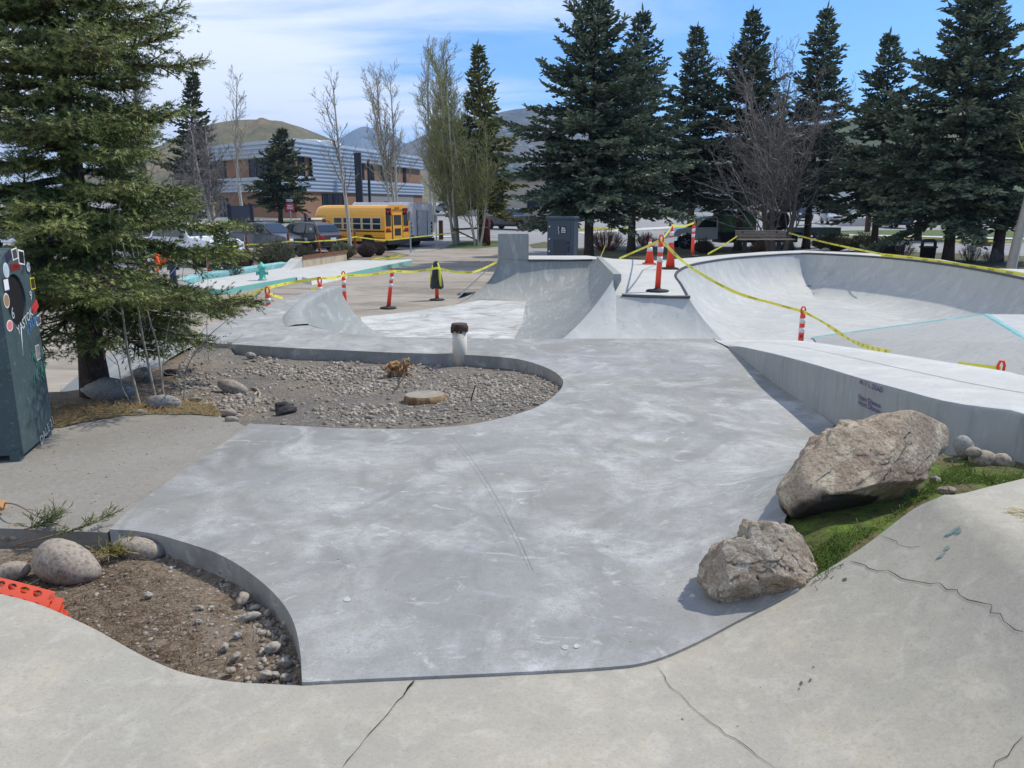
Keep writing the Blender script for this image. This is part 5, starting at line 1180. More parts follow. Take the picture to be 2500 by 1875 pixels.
# flat bed truck with a green tank box and hose reel
def truck():
    b = gp(1760, 599); t = empty('work_truck', Vector((aty(1772, 560, 51).x, 51, 0)), math.pi + .12, 'white flatbed work truck carrying a green box and a hose reel behind the bench', 'truck', 'vehicles parked in the lots')
    pw = paint('dusty_white_paint', (196, 198, 196))
    mb = MB(); outl = [(.9, .6), (.9, 1.3), (.95, 2.0), (1.1, 2.06), (1.9, 2.02), (2.5, 1.4), (3.6, 1.25), (3.8, 1.0), (3.85, .6), (3.6, .55)] + [(3.0 + .52 * math.cos(a), .5 + .52 * math.sin(a)) for a in np.linspace(.1, 3.04, 9)]
    mb.prism(outl, -1.0, 1.0, 'Y'); ob = mb.build('cab', pw, t); bv = ob.modifiers.new('bevel', 'BEVEL'); bv.width = .06; bv.segments = 2; bv.limit_method = 'ANGLE'; bv.angle_limit = R(40)
    for s_ in (-1, 1):
        mb = MB(); mb.prism([(1.05, 1.36), (1.05, 1.92), (1.85, 1.9), (2.3, 1.36)], s_ * 1.005 - .01, s_ * 1.005 + .01, 'Y'); mb.build('window', m_carglass, t)
        for wx in (-2.6, 3.0): wheel(t, wx, s_ * .86, .44, .28, s_)
    mb = MB(); mb.add([(1.98, -.86, 1.98), (1.98, .86, 1.98), (2.5, .86, 1.44), (2.5, -.86, 1.44)], [(0, 1, 2, 3)]); mb.build('windscreen', m_carglass, t)
    mb = MB(); mb.box((-2.0, 0, .95), (5.4, 2.2, .18)); mb.build('flatbed', m_black, t); mb = MB(); mb.box((-2.0, 0, .62), (5.2, 1.5, .5)); mb.build('chassis', m_black, t)
    gm = mat('green_enamel', lin(96, 136, 92), .5, [(1, .45, .65, lin(84, 122, 82), .6)])
    mb = MB(); mb.box((-.55, 0, 1.68), (2.3, 1.8, 1.3), bev=.08); g = mb.build('equipment_box', gm, t); mb = MB(); mb.box((-.55, 0, 1.42), (2.33, 1.83, .05)); mb.build('seam', mat('green_enamel_dark', lin(58, 88, 56), .6), g)
    mb = MB(); M = Matrix.Translation((-3.4, 0, 1.75)) @ Matrix.Rotation(R(90), 4, 'X')
    for k in range(7): mb.lathe([(.45, -.7 + .2 * k), (.62, -.64 + .2 * k), (.62, -.58 + .2 * k), (.45, -.52 + .2 * k)], 18, M=M)
    mb.build('hose_reel', m_black, t); mb = MB()
    for x, y in ((-4.3, 1), (-4.3, -1), (-2.6, 1), (-2.6, -1)): mb.tube([(x, y, 1), (x, y, 2.7)], .03, 6)
    mb.tube([(-4.3, -1, 2.7), (-4.3, 1, 2.7), (-2.6, 1, 2.7), (-2.6, -1, 2.7), (-4.3, -1, 2.7)], .03, 6); mb.build('rack', mat('dull_steel', lin(128, 130, 130), .5, metal=.5), t)
truck()
tr = empty('utility_trailer', at(1985, 588, 0), R(8), 'dark green utility trailer behind the right end of the bench', 'trailer')
mb = MB(); mb.box((0, 0, .75), (3.6, 1.6, .6)); mb.build('body', mat('dark_green_paint', lin(38, 58, 48), .6), tr); mb = MB(); mb.tube([(1.8, 0, .5), (3.0, 0, .45)], .05, 6); mb.build('tongue', m_black, tr)
for s_ in (-1, 1): wheel(tr, -.2, s_ * .88, .33, .2, s_)
# ================================================================== ROCKS
def rock_mat(name, c, c2, c3, sp=1.0, dark=None, bump=.5, fine=60, **k):
    return mat(name, lin(*c), .9, [(3 * sp, .42, .62, lin(*c2), .8, None, 'noise', .8), (9 * sp, .5, .66, lin(*c3), .7, None, 'noise', .6), (fine * sp, .48, .64, lin(*[max(0, q - 62) for q in c]), .6), (fine * 2.2 * sp, .55, .68, lin(*[min(255, q + 45) for q in c]), .55)], [(7 * sp, bump, .03), (45 * sp, bump, .008)], **k)
m_bigrock = rock_mat('granite', (154, 140, 120), (118, 96, 82), (190, 178, 154), 1.0, bump=.9, attr_last=lin(34, 32, 31))
m_smallrock = rock_mat('veined_rock', (154, 144, 128), (122, 100, 78), (194, 186, 172), 1.6, bump=1.0)
m_cobble = rock_mat('river_cobble', (146, 136, 122), (160, 148, 132), (126, 114, 104), .8, bump=.12, fine=70)
m_cobble2 = rock_mat('grey_cobble', (142, 140, 134), (156, 154, 148), (118, 116, 112), .9, bump=.14, fine=70)
m_stain_shade = mat('stain_shade_face', lin(34, 32, 31), .95)
def ico(sub):
    bm = bmesh.new(); bmesh.ops.create_icosphere(bm, subdivisions=sub, radius=1); bm.verts.index_update()
    V = np.array([v.co[:] for v in bm.verts]); Fc = np.array([[v.index for v in f.verts] for f in bm.faces]); bm.free(); return V, Fc
def noise_arr(V, sc, seed, octv=4):
    return np.array([mnoise.fractal(Vector((p[0] * sc + seed, p[1] * sc, p[2] * sc)), 1.1, 2.0, octv) for p in V])
def outline_rock(name, px, depth_c, thick, m, label, cat='rock', sub=5, rough=.04, rsc=3.0, seed=1, cuts=(), skew=0.0, tilt=0.0, group=None, power=1.0, crag=0.0):
    """a rock whose girth follows a measured outline, at its own distance, with real thickness"""
    P = [atd(a, b, depth_c) for a, b in px]; c = sum(P, Vector()) / len(P)
    rel = [p - c for p in P]; upv = Vector((0, -SP, CP)) * -1; upv = Vector((0, SP, CP)); rt = Vector((1, 0, 0)); fw = Vector((0, CP, -SP))
    pol = sorted((math.atan2(r.dot(upv), r.dot(rt)), math.hypot(r.dot(upv), r.dot(rt))) for r in rel)
    an = np.array([p[0] for p in pol]); ra = np.array([p[1] for p in pol])
    an = np.concatenate([an - 2 * np.pi, an, an + 2 * np.pi]); ra = np.tile(ra, 3)
    V, Fc = ico(sub)
    phi = np.arctan2(V[:, 2], V[:, 0]); lat = np.sqrt(V[:, 0] ** 2 + V[:, 2] ** 2); r = np.interp(phi, an, ra)
    lat = lat ** power
    a = r * lat * np.cos(phi); b = r * lat * np.sin(phi); d = V[:, 1] * thick
    nz = noise_arr(V * 1.0, rsc, seed, 5) * rough; nrm = V.copy()
    if crag:
        for sc_, am in ((1.7, 1.0), (3.6, .5), (7.5, .22)):
            vo = [mnoise.voronoi(Vector((p[0] * sc_ + seed, p[1] * sc_ * .9, p[2] * sc_ * 1.2)) + .25 * Vector(mnoise.noise_vector(Vector(p) * 3)))[0] for p in V]; vo = np.array([(q[0], q[1] - q[0]) for q in vo])
            nz = nz + crag * am * ((.35 - vo[:, 0]) * .9 - .55 * np.clip(.10 - vo[:, 1], 0, .1) / .1 * .4)
    a = a + nrm[:, 0] * nz * .6; b = b + nrm[:, 2] * nz * .6; d = d + nrm[:, 1] * nz * 1.5
    for (nx, ny, nz_, h) in cuts:
        n = np.array([nx, ny, nz_], float); n /= np.linalg.norm(n); s_ = a * n[0] + d * n[1] + b * n[2] - h; k = np.where(s_ > 0, s_ * .88, 0); a -= k * n[0]; d -= k * n[1]; b -= k * n[2]
    d = d + skew * a + tilt * b
    W = np.outer(a, rt) + np.outer(b, upv) + np.outer(d, fw)
    o = raw(name, W, Fc, m, smooth=True); o.location = c; tag(o, label, cat, group); return o
big = outline_rock('boulder', [(1865, 1192), (1880, 1172), (1905, 1145), (1935, 1112), (1965, 1082), (1995, 1055), (2030, 1036), (2065, 1025), (2100, 1021), (2135, 1025), (2165, 1020), (2200, 1003), (2230, 990), (2260, 984), (2290, 990), (2318, 1006), (2338, 1034), (2347, 1064), (2343, 1092), (2310, 1122), (2270, 1150), (2235, 1182), (2205, 1218), (2170, 1250), (2120, 1275), (2060, 1285), (2000, 1282), (1945, 1268), (1900, 1250), (1878, 1218)], 3.85, .34, m_bigrock, 'largest boulder, long grey and pinkish, lying at the slab edge before the ledge', 'boulder', 6, .030, 1.7, 3, crag=.075,
   cuts=[(-.35, -.75, .62, .16), (.25, -.9, .25, .21), (.1, -.55, -.85, .21), (.3, .2, .95, .27), (-.62, -.5, .2, .34)], skew=.30)
# black staining plus shadow painted into the colour of its lower front
def stain_shadow(rock, centre_px, depth, rx, ry, name, m):
    me = rock.data; c = atd(*centre_px, depth) - rock.location; at_ = me.attributes.new('tone', 'FLOAT', 'POINT'); val = []
    for v in me.vertices:
        q = v.co; d = q - c; e = (d.x / rx) ** 2 + (d.z / ry) ** 2 + .35 * mnoise.noise(q * 6) + .25 * mnoise.noise(q * 23); val.append(.93 * max(0, min(1, (1.12 - e) / .25)) if q.y < .25 else 0)
    at_.data.foreach_set('value', val)
stain_shadow(big, (2010, 1222), 3.8, .235, .115, 'stain_and_shade', m_stain_shade)
sm = outline_rock('boulder', [(1702, 1375), (1706, 1350), (1730, 1322), (1760, 1302), (1800, 1282), (1825, 1262), (1858, 1251), (1890, 1252), (1925, 1262), (1960, 1282), (1985, 1305), (1997, 1330), (2010, 1350), (2018, 1375), (2014, 1400), (2005, 1432), (1960, 1470), (1900, 1480), (1850, 1480), (1790, 1476), (1745, 1462), (1722, 1430), (1708, 1400)], 3.26, .22, m_smallrock, 'smaller craggy brown and white boulder in front of the largest boulder', 'boulder', 6, .026, 2.4, 9, crag=.075,
   cuts=[(-.3, -.8, .5, .13), (.45, -.75, .35, .14), (0, -.75, -.6, .13), (.1, .1, .95, .19), (-.75, -.4, .2, .20), (.8, -.3, .4, .20)], skew=.08)
sm.location.z -= .035
GR = 'rounded river rocks'
def cobble(cx, cy, rx, ry, rot, z, label, m=m_cobble, seed=1, rough=.03, depth=None, thick=None, group=GR, egg=0.0, sub=4, fn=None):
    # distance from where the rock's foot touches the ground at height z
    yb = cy + max(ry, abs(rx * math.sin(rot))) * .86; p = at(cx, yb, z); d0 = (p - Vector((0, 0, CAMZ))).dot(Vector((0, CP, -SP)))
    s_ = d0 / F; pts = []
    for k in range(20):
        a = 2 * math.pi * k / 20; e = 1 + egg * math.cos(a); x, y = rx * math.cos(a), ry * math.sin(a) * e
        pts.append((cx + x * math.cos(rot) - y * math.sin(rot), cy + x * math.sin(rot) + y * math.cos(rot)))
    th = thick or min(rx, ry) * s_ * 1.0
    return outline_rock('rock', pts, d0 + th * .35, th, m, label, 'rock', sub, min(rx, ry) * s_ * rough * 2, 1.6, seed, group=group)
cobble(165, 1378, 84, 52, .35, .90, 'largest rounded brown rock in the soil pocket at lower left', seed=2, egg=-.28)
cobble(338, 1341, 64, 28, .16, .90, 'oval rock lying against the curved slab edge at lower left', seed=4)
cobble(22, 1398, 54, 24, -.25, .90, 'long pale rock at the left edge beside the largest brown rock', seed=6, egg=.1)
cobble(42, 1302, 52, 24, -.1, .91, 'flat mottled rock under the cut twigs at the left edge', m_smallrock, 7, .08)
cobble(28, 1274, 18, 11, .1, .93, 'small grey rock behind the flat mottled rock', m_cobble2, 8)
cobble(262, 952, 66, 30, .05, .93, 'grey rounded rock at the foot of the left spruce', m_cobble2, 12)
cobble(400, 984, 44, 20, .05, .97, 'pale grey rock among the sapling stems', m_cobble2, 13)
cobble(338, 1008, 22, 9, 0, .97, 'small flat tan rock left of the pale grey rock', m_cobble, 14)
cobble(568, 946, 40, 17, .32, .93, 'oblong brown rock with a hose curling behind it on the gravel', m_cobble, 15)
cobble(478, 975, 18, 6, .0, .95, 'thin flat stone near the sapling stems', m_cobble, 16)
cobble(559, 1008, 20, 10, .05, .97, 'tan rock above its twin at the near edge of the gravel', m_cobble, 17)
cobble(566, 1024, 18, 8, .1, .985, 'tan rock below its twin at the near edge of the gravel', m_cobble, 18)
cobble(612, 868, 13, 8, .2, .90, 'grey broken rock close to the far curb of the gravel', m_cobble2, 19, .1)
cobble(346, 918, 26, 22, -.2, .93, 'dark knobbly rock half hidden behind the sapling stems', m_smallrock, 20, .08)
cobble(418, 912, 24, 11, .1, .93, 'dark burnt looking rock right of the knobbly rock', mat('sooty_rock', lin(62, 58, 56), .95, [(20, .5, .65, lin(98, 92, 86), .7)], [(30, .6, .02)]), 21, .1)
cobble(2354, 1092, 22, 30, -.3, 1.235, 'upright oval grey rock behind the right end of the largest boulder', m_cobble2, 22)
cobble(2377, 1104, 20, 13, 0, 1.27, 'dark rock wedged behind the upright oval rock', m_cobble, 23)
cobble(2353, 1120, 16, 8, -.1, 1.205, 'small pale rock below the upright oval rock', m_cobble2, 24)
cobble(2399, 1121, 34, 23, .05, 1.205, 'rounded brown rock in the moss before the ledge', m_cobble, 25)
cobble(2450, 1127, 28, 20, .3, 1.205, 'rock to the right of the rounded brown rock against the ledge', m_cobble, 26)
cobble(2268, 1222, 0, 0, 0, 1.3, 'x', m_cobble, 26) if False else None
cobble(2310, 1198, 26, 11, -.05, 1.225, 'broken tan stone at the corner of the mossy ground', m_smallrock, 27, .1)
cobble(2283, 1174, 13, 12, .5, 1.225, 'bluish grey stone in the moss', m_cobble2, 28, .08)
cobble(1792, 613, 13, 9, 0, .0, 'small pale rock', m_cobble2, 29) if False else None
cobble(2015, 613, 12, 8, 0, .35, 'pale rock showing above the far rim of the bowl', m_cobble2, 30)
# loose rubble in the soil pocket
m_rubble = mat('concrete_rubble', lin(154, 148, 137), .95, [(8, .45, .65, lin(116, 110, 100), .7)], [(40, .5, .01)])
def rubble(cx, cy, rx, ry, rot, m, label, seed, z=.905, flat=.7):
    cobble(cx, cy, rx, ry, rot, z, label, m, seed, .22, group='loose rubble in the soil pocket', sub=3, thick=None)
RB = [(597, 1462, 18, 17, .2, m_cobble, 'squarish brown rock beside the curved slab edge in the soil pocket'), (548, 1390, 16, 11, -.5, m_rubble, 'tilted grey concrete chunk under the curved slab edge'), (606, 1507, 34, 10, -.28, m_rubble, 'long flat concrete shard in the soil pocket'), (700, 1525, 17, 12, -.6, m_rubble, 'grey chunk leaning on the slab edge'), (666, 1582, 22, 14, -.3, m_rubble, 'triangular pale slab fragment in the soil pocket'), (580, 1552, 12, 9, .1, m_cobble2, 'small dark pebble in the middle of the soil pocket'), (563, 1637, 12, 9, 0, m_cobble, 'brown pebble near the old concrete edge'), (574, 1604, 17, 8, -.7, m_rubble, 'thin pale shard standing in the soil'), (548, 1580, 10, 12, .5, m_rubble, 'white broken shard left of the thin pale shard'), (697, 1618, 15, 12, .4, m_rubble, 'broken chunk with a reddish side near the slab corner'), (650, 1648, 17, 12, .2, m_rubble, 'pale block in the corner of the soil pocket'), (672, 1648, 11, 9, .1, m_rubble, 'small pale block right of the corner block'), (700, 1655, 15, 11, .3, m_rubble, 'white crumbling block at the slab corner'), (655, 1680, 0, 0, 0, m_rubble, ''), (361, 1453, 11, 8, .2, m_rubble, 'white crumpled chip in the open soil'), (484, 1517, 9, 6, 0, m_cobble2, 'small brown pebble in the open soil'), (378, 1541, 9, 7, .1, m_cobble2, 'dark pebble below the white chip'), (487, 1484, 12, 6, .2, m_cobble, 'flat pinkish stone in the open soil'), (623, 1483, 14, 7, -.2, m_rubble, 'flat grey shard under the squarish rock'), (654, 1497, 9, 10, .4, m_cobble, 'yellowish chip beside the long shard'), (692, 1560, 9, 11, 0, m_cobble, 'egg shaped stone near the slab edge'), (590, 1437, 0, 0, 0, m_rubble, '')]
for i, (a, b, c, d, e, m, lab) in enumerate(RB):
    if c: rubble(a, b, c, d, e, m, lab, 40 + i)

# gravel, chips, needles: too many to count
def stones(name, poly, fn, n, smin, smax, m, seed, dens_fn=None, flat=.55):
    rng = np.random.default_rng(seed); xs = [p[0] for p in poly]; ys = [p[1] for p in poly]
    X = rng.uniform(min(xs), max(xs), n * 4); Y = rng.uniform(min(ys), max(ys), n * 4); ok = inside(poly, X, Y)
    if dens_fn is not None: ok &= rng.random(len(X)) < dens_fn(X, Y)
    X, Y = X[ok][:n], Y[ok][:n]; n = len(X); Zz = np.asarray(fn(X, Y), float)
    V0, F0 = ico(1); k = len(V0); s_ = smin * (smax / smin) ** (rng.random(n) ** 2.2)
    jit = 1 + rng.normal(0, .16, (n, k)); ax = np.column_stack([rng.uniform(.7, 1.4, n), rng.uniform(.6, 1.0, n), rng.uniform(.35, .8, n) * flat / .55])
    V = V0[None] * jit[..., None] * ax[:, None] * s_[:, None, None]
    th = rng.uniform(0, 6.283, n); c, sn = np.cos(th)[:, None], np.sin(th)[:, None]; tl = rng.normal(0, .35, n)[:, None]
    x, y, z = V[..., 0], V[..., 1], V[..., 2]; z, x = z * np.cos(tl) - x * np.sin(tl), z * np.sin(tl) + x * np.cos(tl)
    V = np.stack([x * c - y * sn + X[:, None], x * sn + y * c + Y[:, None], z + Zz[:, None] + s_[:, None] * .2], -1)
    Fc = (F0[None] + (np.arange(n) * k)[:, None, None]).reshape(-1, 3)
    o = raw(name, V.reshape(-1, 3), Fc, m, smooth=False, tone=np.repeat(rng.random(n), k)); o['kind'] = 'stuff'; return o
m_stone = mat('gravel_stone', lin(112, 102, 90), .95, [(30, .45, .65, lin(110, 102, 92), .5)], attr=lin(176, 168, 154))
m_chip = mat('grey_chip', lin(118, 110, 98), .95, [(30, .45, .65, lin(98, 90, 80), .5)], attr=lin(168, 161, 148))
nzf = lambda sc, lo, hi: (lambda X, Y: np.clip((np.array([mnoise.noise(Vector((a * sc, b * sc, 2))) for a, b in zip(X, Y)]) - lo) / (hi - lo), .06, 1))
stones('gravel', gravel_poly, lambda x, y: terr(x, y) + .012, 11500, .005, .030, m_stone, 1, nzf(1.3, -.22, .35))
stones('gravel', [tuple(at(a, b, .95)[:2]) for a, b in ((1000, 1046), (1240, 1020), (1350, 975), (1372, 935), (1290, 895), (1150, 900), (1050, 960))], lambda x, y: terr(x, y) + .014, 2600, .006, .026, m_chip, 2)
soil_poly = [on1(q) for q in soilE] + [on1(q) for q in ((690, 1668), (560, 1658), (400, 1622), (250, 1552), (120, 1500), (0, 1468), (-150, 1440), (-150, 1340), (60, 1310), (200, 1302))]
stones('pebbles', soil_poly, lambda x, y: terr(x, y) - .002, 2600, .002, .016, m_chip, 3)
edge_poly = [on1(q) for q in ((560, 1392), (640, 1440), (690, 1500), (715, 1570), (722, 1660), (560, 1655), (590, 1600), (640, 1560), (630, 1500), (590, 1440))]
stones('pebbles', edge_poly, lambda x, y: terr(x, y), 420, .006, .022, m_chip, 4)
stones('pebbles', moss_loop, lambda x, y: moss_z(x, y), 500, .005, .018, m_chip, 5, lambda X, Y: np.clip((X - 1.9) * .8, .03, 1))
stones('pebbles', [tuple(at(a, b, .99)[:2]) for a, b in ((150, 1040), (600, 1036), (300, 1250), (-80, 1280), (-80, 1060))], path_z, 350, .003, .009, m_chip, 6, flat=.4)
def litter(name, poly, fn, n, l0, l1, r, m, seed, tilt=.15):
    rng = np.random.default_rng(seed); xs = [p[0] for p in poly]; ys = [p[1] for p in poly]; X = rng.uniform(min(xs), max(xs), n * 4); Y = rng.uniform(min(ys), max(ys), n * 4); ok = inside(poly, X, Y); X, Y = X[ok][:n], Y[ok][:n]; n = len(X)
    Zz = np.asarray(fn(X, Y), float) + .006; a = rng.uniform(0, 6.283, n); l = rng.uniform(l0, l1, n); p = np.column_stack([X, Y, Zz]); d = np.column_stack([np.cos(a), np.sin(a), rng.normal(0, tilt, n)])
    mid = p + d * (l * .5)[:, None] + np.column_stack([rng.normal(0, .12, n) * l, rng.normal(0, .12, n) * l, np.abs(rng.normal(0, .08, n)) * l]); q = p + d * l[:, None]
    V, Fc = segs(np.concatenate([p, mid]), np.concatenate([mid, q]), np.full(2 * n, r), np.full(2 * n, r * .7), 3); o = raw(name, V, Fc, m); o['kind'] = 'stuff'; return o
m_need = mat('fallen_needle', lin(130, 114, 92), .95, [(6, .4, .65, lin(92, 66, 46), .8)])
litter('needle_litter', [on1(q) for q in ((-120, 1330), (200, 1306), (330, 1330), (460, 1420), (520, 1560), (420, 1615), (250, 1545), (0, 1465), (-120, 1430))], lambda x, y: terr(x, y), 1500, .03, .09, .0016, m_need, 1)
litter('needle_litter', soil_poly, lambda x, y: terr(x, y), 900, .03, .08, .0015, m_need, 2)
m_straw = mat('straw', lin(168, 146, 104), .95, [(6, .4, .65, lin(126, 104, 72), .8)])
litter('straw_litter', turf_loop, lambda x, y: path_z(x, y) + .006, 3500, .03, .09, .002, m_straw, 3, .5)
m_blade = mat('grass_blade', lin(106, 128, 54), .8, [(3, .4, .6, lin(62, 96, 26), .8), (14, .5, .65, lin(128, 140, 60), .6)])
gp_ = [tuple(at(*q, 1.27)[:2]) for q in ((1960, 1300), (2160, 1262), (2230, 1200), (2330, 1120), (2400, 1145), (2500, 1140), (2500, 1158), (2330, 1165), (2225, 1218), (2095, 1305), (2012, 1375))]
litter('grass', [tuple(q) for q in gp_], moss_z, 9000, .012, .036, .0018, m_blade, 4, .9)

# ================================================================== ITEMS ON THE SLAB AND SOIL
m_pvc = mat('weathered_pvc', lin(206, 200, 184), .6, [(4, .45, .65, lin(190, 182, 164), .7, (1, 1, .4)), (18, .6, .7, lin(120, 110, 96), .6)])
pb = at(1123, 886, .905); pipe = empty('standpipe', pb, 0, 'short white plastic pipe with a rusty dark cap standing in the gravel', 'pipe')
mb = MB(); mb.lathe([(.083, -.05), (.083, .40), (.078, .40), (.078, .3)], 28); mb.build('barrel', m_pvc, pipe)
mb = MB(); mb.lathe([(.088, .385), (.092, .39), (.092, .445), (.085, .455), (.0, .455)], 28, squash=(1, 1))
for k in range(14): a = k * .449; mb.box((.09 * math.cos(a), .09 * math.sin(a), .40 - .012 * ((k * 7) % 3)), (.02, .03, .05), rz=a)
mb.build('cap', mat('rusty_cap', lin(66, 54, 46), .9, [(12, .45, .65, lin(98, 78, 60), .8)], [(30, .6, .01)]), pipe)
sp_ = at(1038, 978, .955); st = empty('tree_stump', sp_, .2, 'low sawn tree stump in the gravel', 'stump')
mb = MB(); prof = [(.20, -.05), (.19, .03), (.182, .055)]; mb.lathe(prof, 26, squash=(1, .8)); ob = mb.build('bark', mat('stump_bark', lin(150, 122, 88), .95, [(12, .45, .6, lin(96, 72, 52), .9, (2, 2, .4))], [(20, .6, .02)]), st)
mb = MB(); mb.lathe([(.176, .054), (.176, .060)], 26, squash=(1, .8)); mb.build('cut_face', mat('sawn_wood', lin(150, 142, 128), .9, [(14, .4, .65, lin(128, 118, 102), .7)]), st)
# dug-up root clump
rt_ = at(975, 915, .92); ro = empty('root_clump', rt_, 0, 'dug up knot of pale roots with a trailing root on the gravel', 'root'); rnd = random.Random(4); mb = MB()
for i in range(26):
    a = rnd.uniform(0, 6.28); p = Vector((rnd.uniform(-.1, .08), rnd.uniform(-.05, .05), rnd.uniform(.0, .09))); pts = [p]
    for k in range(3): p = p + Vector((math.cos(a) * .04 + rnd.gauss(0, .025), rnd.gauss(0, .03), rnd.gauss(.008, .03))); p.z = max(.0, p.z); pts.append(p)
    mb.tube(pts, [.017 * rnd.uniform(.5, 1.2), .014, .011, .005], 6)
mb.build('roots', mat('root_wood', lin(168, 132, 92), .95, [(20, .45, .65, lin(124, 90, 58), .8)]), ro)
mb = MB(); q1 = at(990, 930, .94) - rt_; q2 = at(960, 958, .95) - rt_; mb.tube([Vector((.02, 0, .03)), q1 + Vector((0, 0, .06)), q2], [.008, .007, .004], 6); mb.build('trailing_root', mat('dark_root', lin(78, 60, 46), .95), ro)
mb = MB(); a = at(1149, 980, .95); mb.tube([a, a + Vector((.02, .01, .07)), a + Vector((.045, .0, .145))], .006, 6); o = mb.build('rebar_stake', mat('rusty_steel', lin(72, 50, 40), .9)); tag(o, 'short rusty stake sticking up out of the gravel', 'stake')
mb = MB(); mb.tube(catmull([at(*q, .945) for q in ((612, 947), (626, 950), (634, 962), (630, 975), (612, 985), (590, 990), (570, 993))], 4), .012, 8); o = mb.build('hose', mat('hose_rubber', lin(150, 140, 124), .8)); tag(o, 'piece of tan hose curling round the oblong brown rock', 'hose')
for i, (a, b, lab) in enumerate((((672, 993), (716, 990), 'upper piece of charred wood near the slab corner'), ((676, 1006), (722, 998), 'lower piece of charred wood with a black broken end'))):
    mb = MB(); p, q = at(*a, .985), at(*b, .98); mb.tube([p, p.lerp(q, .5) + Vector((0, 0, .008)), q], [.034, .036, .026], 7); o = mb.build('charred_log', mat('charred_wood', lin(52, 50, 48), .95, [(14, .45, .62, lin(104, 100, 94), .8, (1, 1, 3))], [(30, .8, .015)])); tag(o, lab, 'charred wood', 'charred wood pieces')
mb = MB(); p, q = at(128, 1000, .98), at(178, 990, .97); mb.box(p.lerp(q, .5), ((q - p).length, .10, .05), rz=math.atan2(q.y - p.y, q.x - p.x)); o = mb.build('plank', mat('weathered_board', lin(138, 130, 118), .95, [(6, .4, .6, lin(108, 100, 90), .8, (1, 8, 1))])); tag(o, 'weathered board lying in the turf behind the bin', 'board')
# cut juniper twigs
m_jun = mat('juniper_green', lin(112, 116, 74), .9, [(5, .4, .6, lin(86, 96, 58), .8)]); m_juny = mat('juniper_dry', lin(168, 156, 92), .9, [(5, .4, .6, lin(140, 132, 74), .8)])
def sprig(name, pts, m, seed, label, n=60, l=.09, z=.92, woody=.004):
    P = catmull([at(a, b, zz) for a, b, zz in pts], 6); rnd = random.Random(seed); t = empty(name, P[0], 0, label, 'twig', 'cut juniper twigs'); o = P[0]
    mb = MB(); mb.tube([p - o for p in P], [woody * (1 - .7 * i / len(P)) + .001 for i in range(len(P))], 5); mb.build('stem', mat('twig_bark', lin(124, 100, 80), .9), t)
    A_ = []; B_ = []
    for i in range(n):
        k = rnd.uniform(.35, 1) * (len(P) - 2); j = int(k); p = P[j].lerp(P[j + 1], k - j); d = (P[j + 1] - P[j]).normalized()
        d2 = (d + Vector((rnd.gauss(0, .5), rnd.gauss(0, .5), abs(rnd.gauss(0, .4))))).normalized(); q = p + d2 * l * rnd.uniform(.5, 1.2); A_.append(tuple(p - o)); B_.append(tuple(q - o))
        for w_ in range(3): r_ = p.lerp(q, rnd.uniform(.4, .9)); e = r_ + (d2 + Vector((rnd.gauss(0, .4), rnd.gauss(0, .4), rnd.gauss(0, .3)))).normalized() * l * .35; A_.append(tuple(r_ - o)); B_.append(tuple(e - o))
    V, Fc = segs(A_, B_, np.full(len(A_), .0022), np.full(len(A_), .0014), 3); raw('foliage', V, Fc, m, t); return t
sprig('juniper_twig', [(40, 1330, .93), (120, 1310, .99), (200, 1288, 1.03), (270, 1258, 1.05)], m_jun, 1, 'longest cut juniper twig reaching over the path edge at left', 46, .08)
sprig('juniper_twig', [(10, 1300, .95), (70, 1290, 1.0), (110, 1280, 1.03), (140, 1260, 1.04)], m_jun, 2, 'bushy green juniper twig over the flat mottled rock', 70, .10)
sprig('juniper_twig', [(195, 1345, .92), (230, 1348, .95), (270, 1350, .95), (300, 1345, .95)], m_juny, 3, 'yellowed juniper sprig between the largest brown rock and the oval rock', 80, .09)
sprig('juniper_twig', [(0, 1228, 1.03), (40, 1232, 1.08), (90, 1260, 1.05), (150, 1285, 1.0)], m_jun, 4, 'thin arched twig at the left edge above the rocks', 8, .06)
sprig('juniper_twig', [(60, 1420, .91), (55, 1435, .92), (68, 1450, .92)], m_juny, 5, 'small dry sprig behind the orange netting', 34, .06)
mb = MB(); p = at(0, 1235, 1.04); mb.tube([p + Vector((-.12, .02, -.03)), p, p + Vector((.02, 0, .01))], [.03, .028, .027], 10); o = mb.build('cut_branch', mat('cut_wood', lin(176, 130, 86), .9)); tag(o, 'sawn branch end with an orange cut face at the left edge', 'branch')
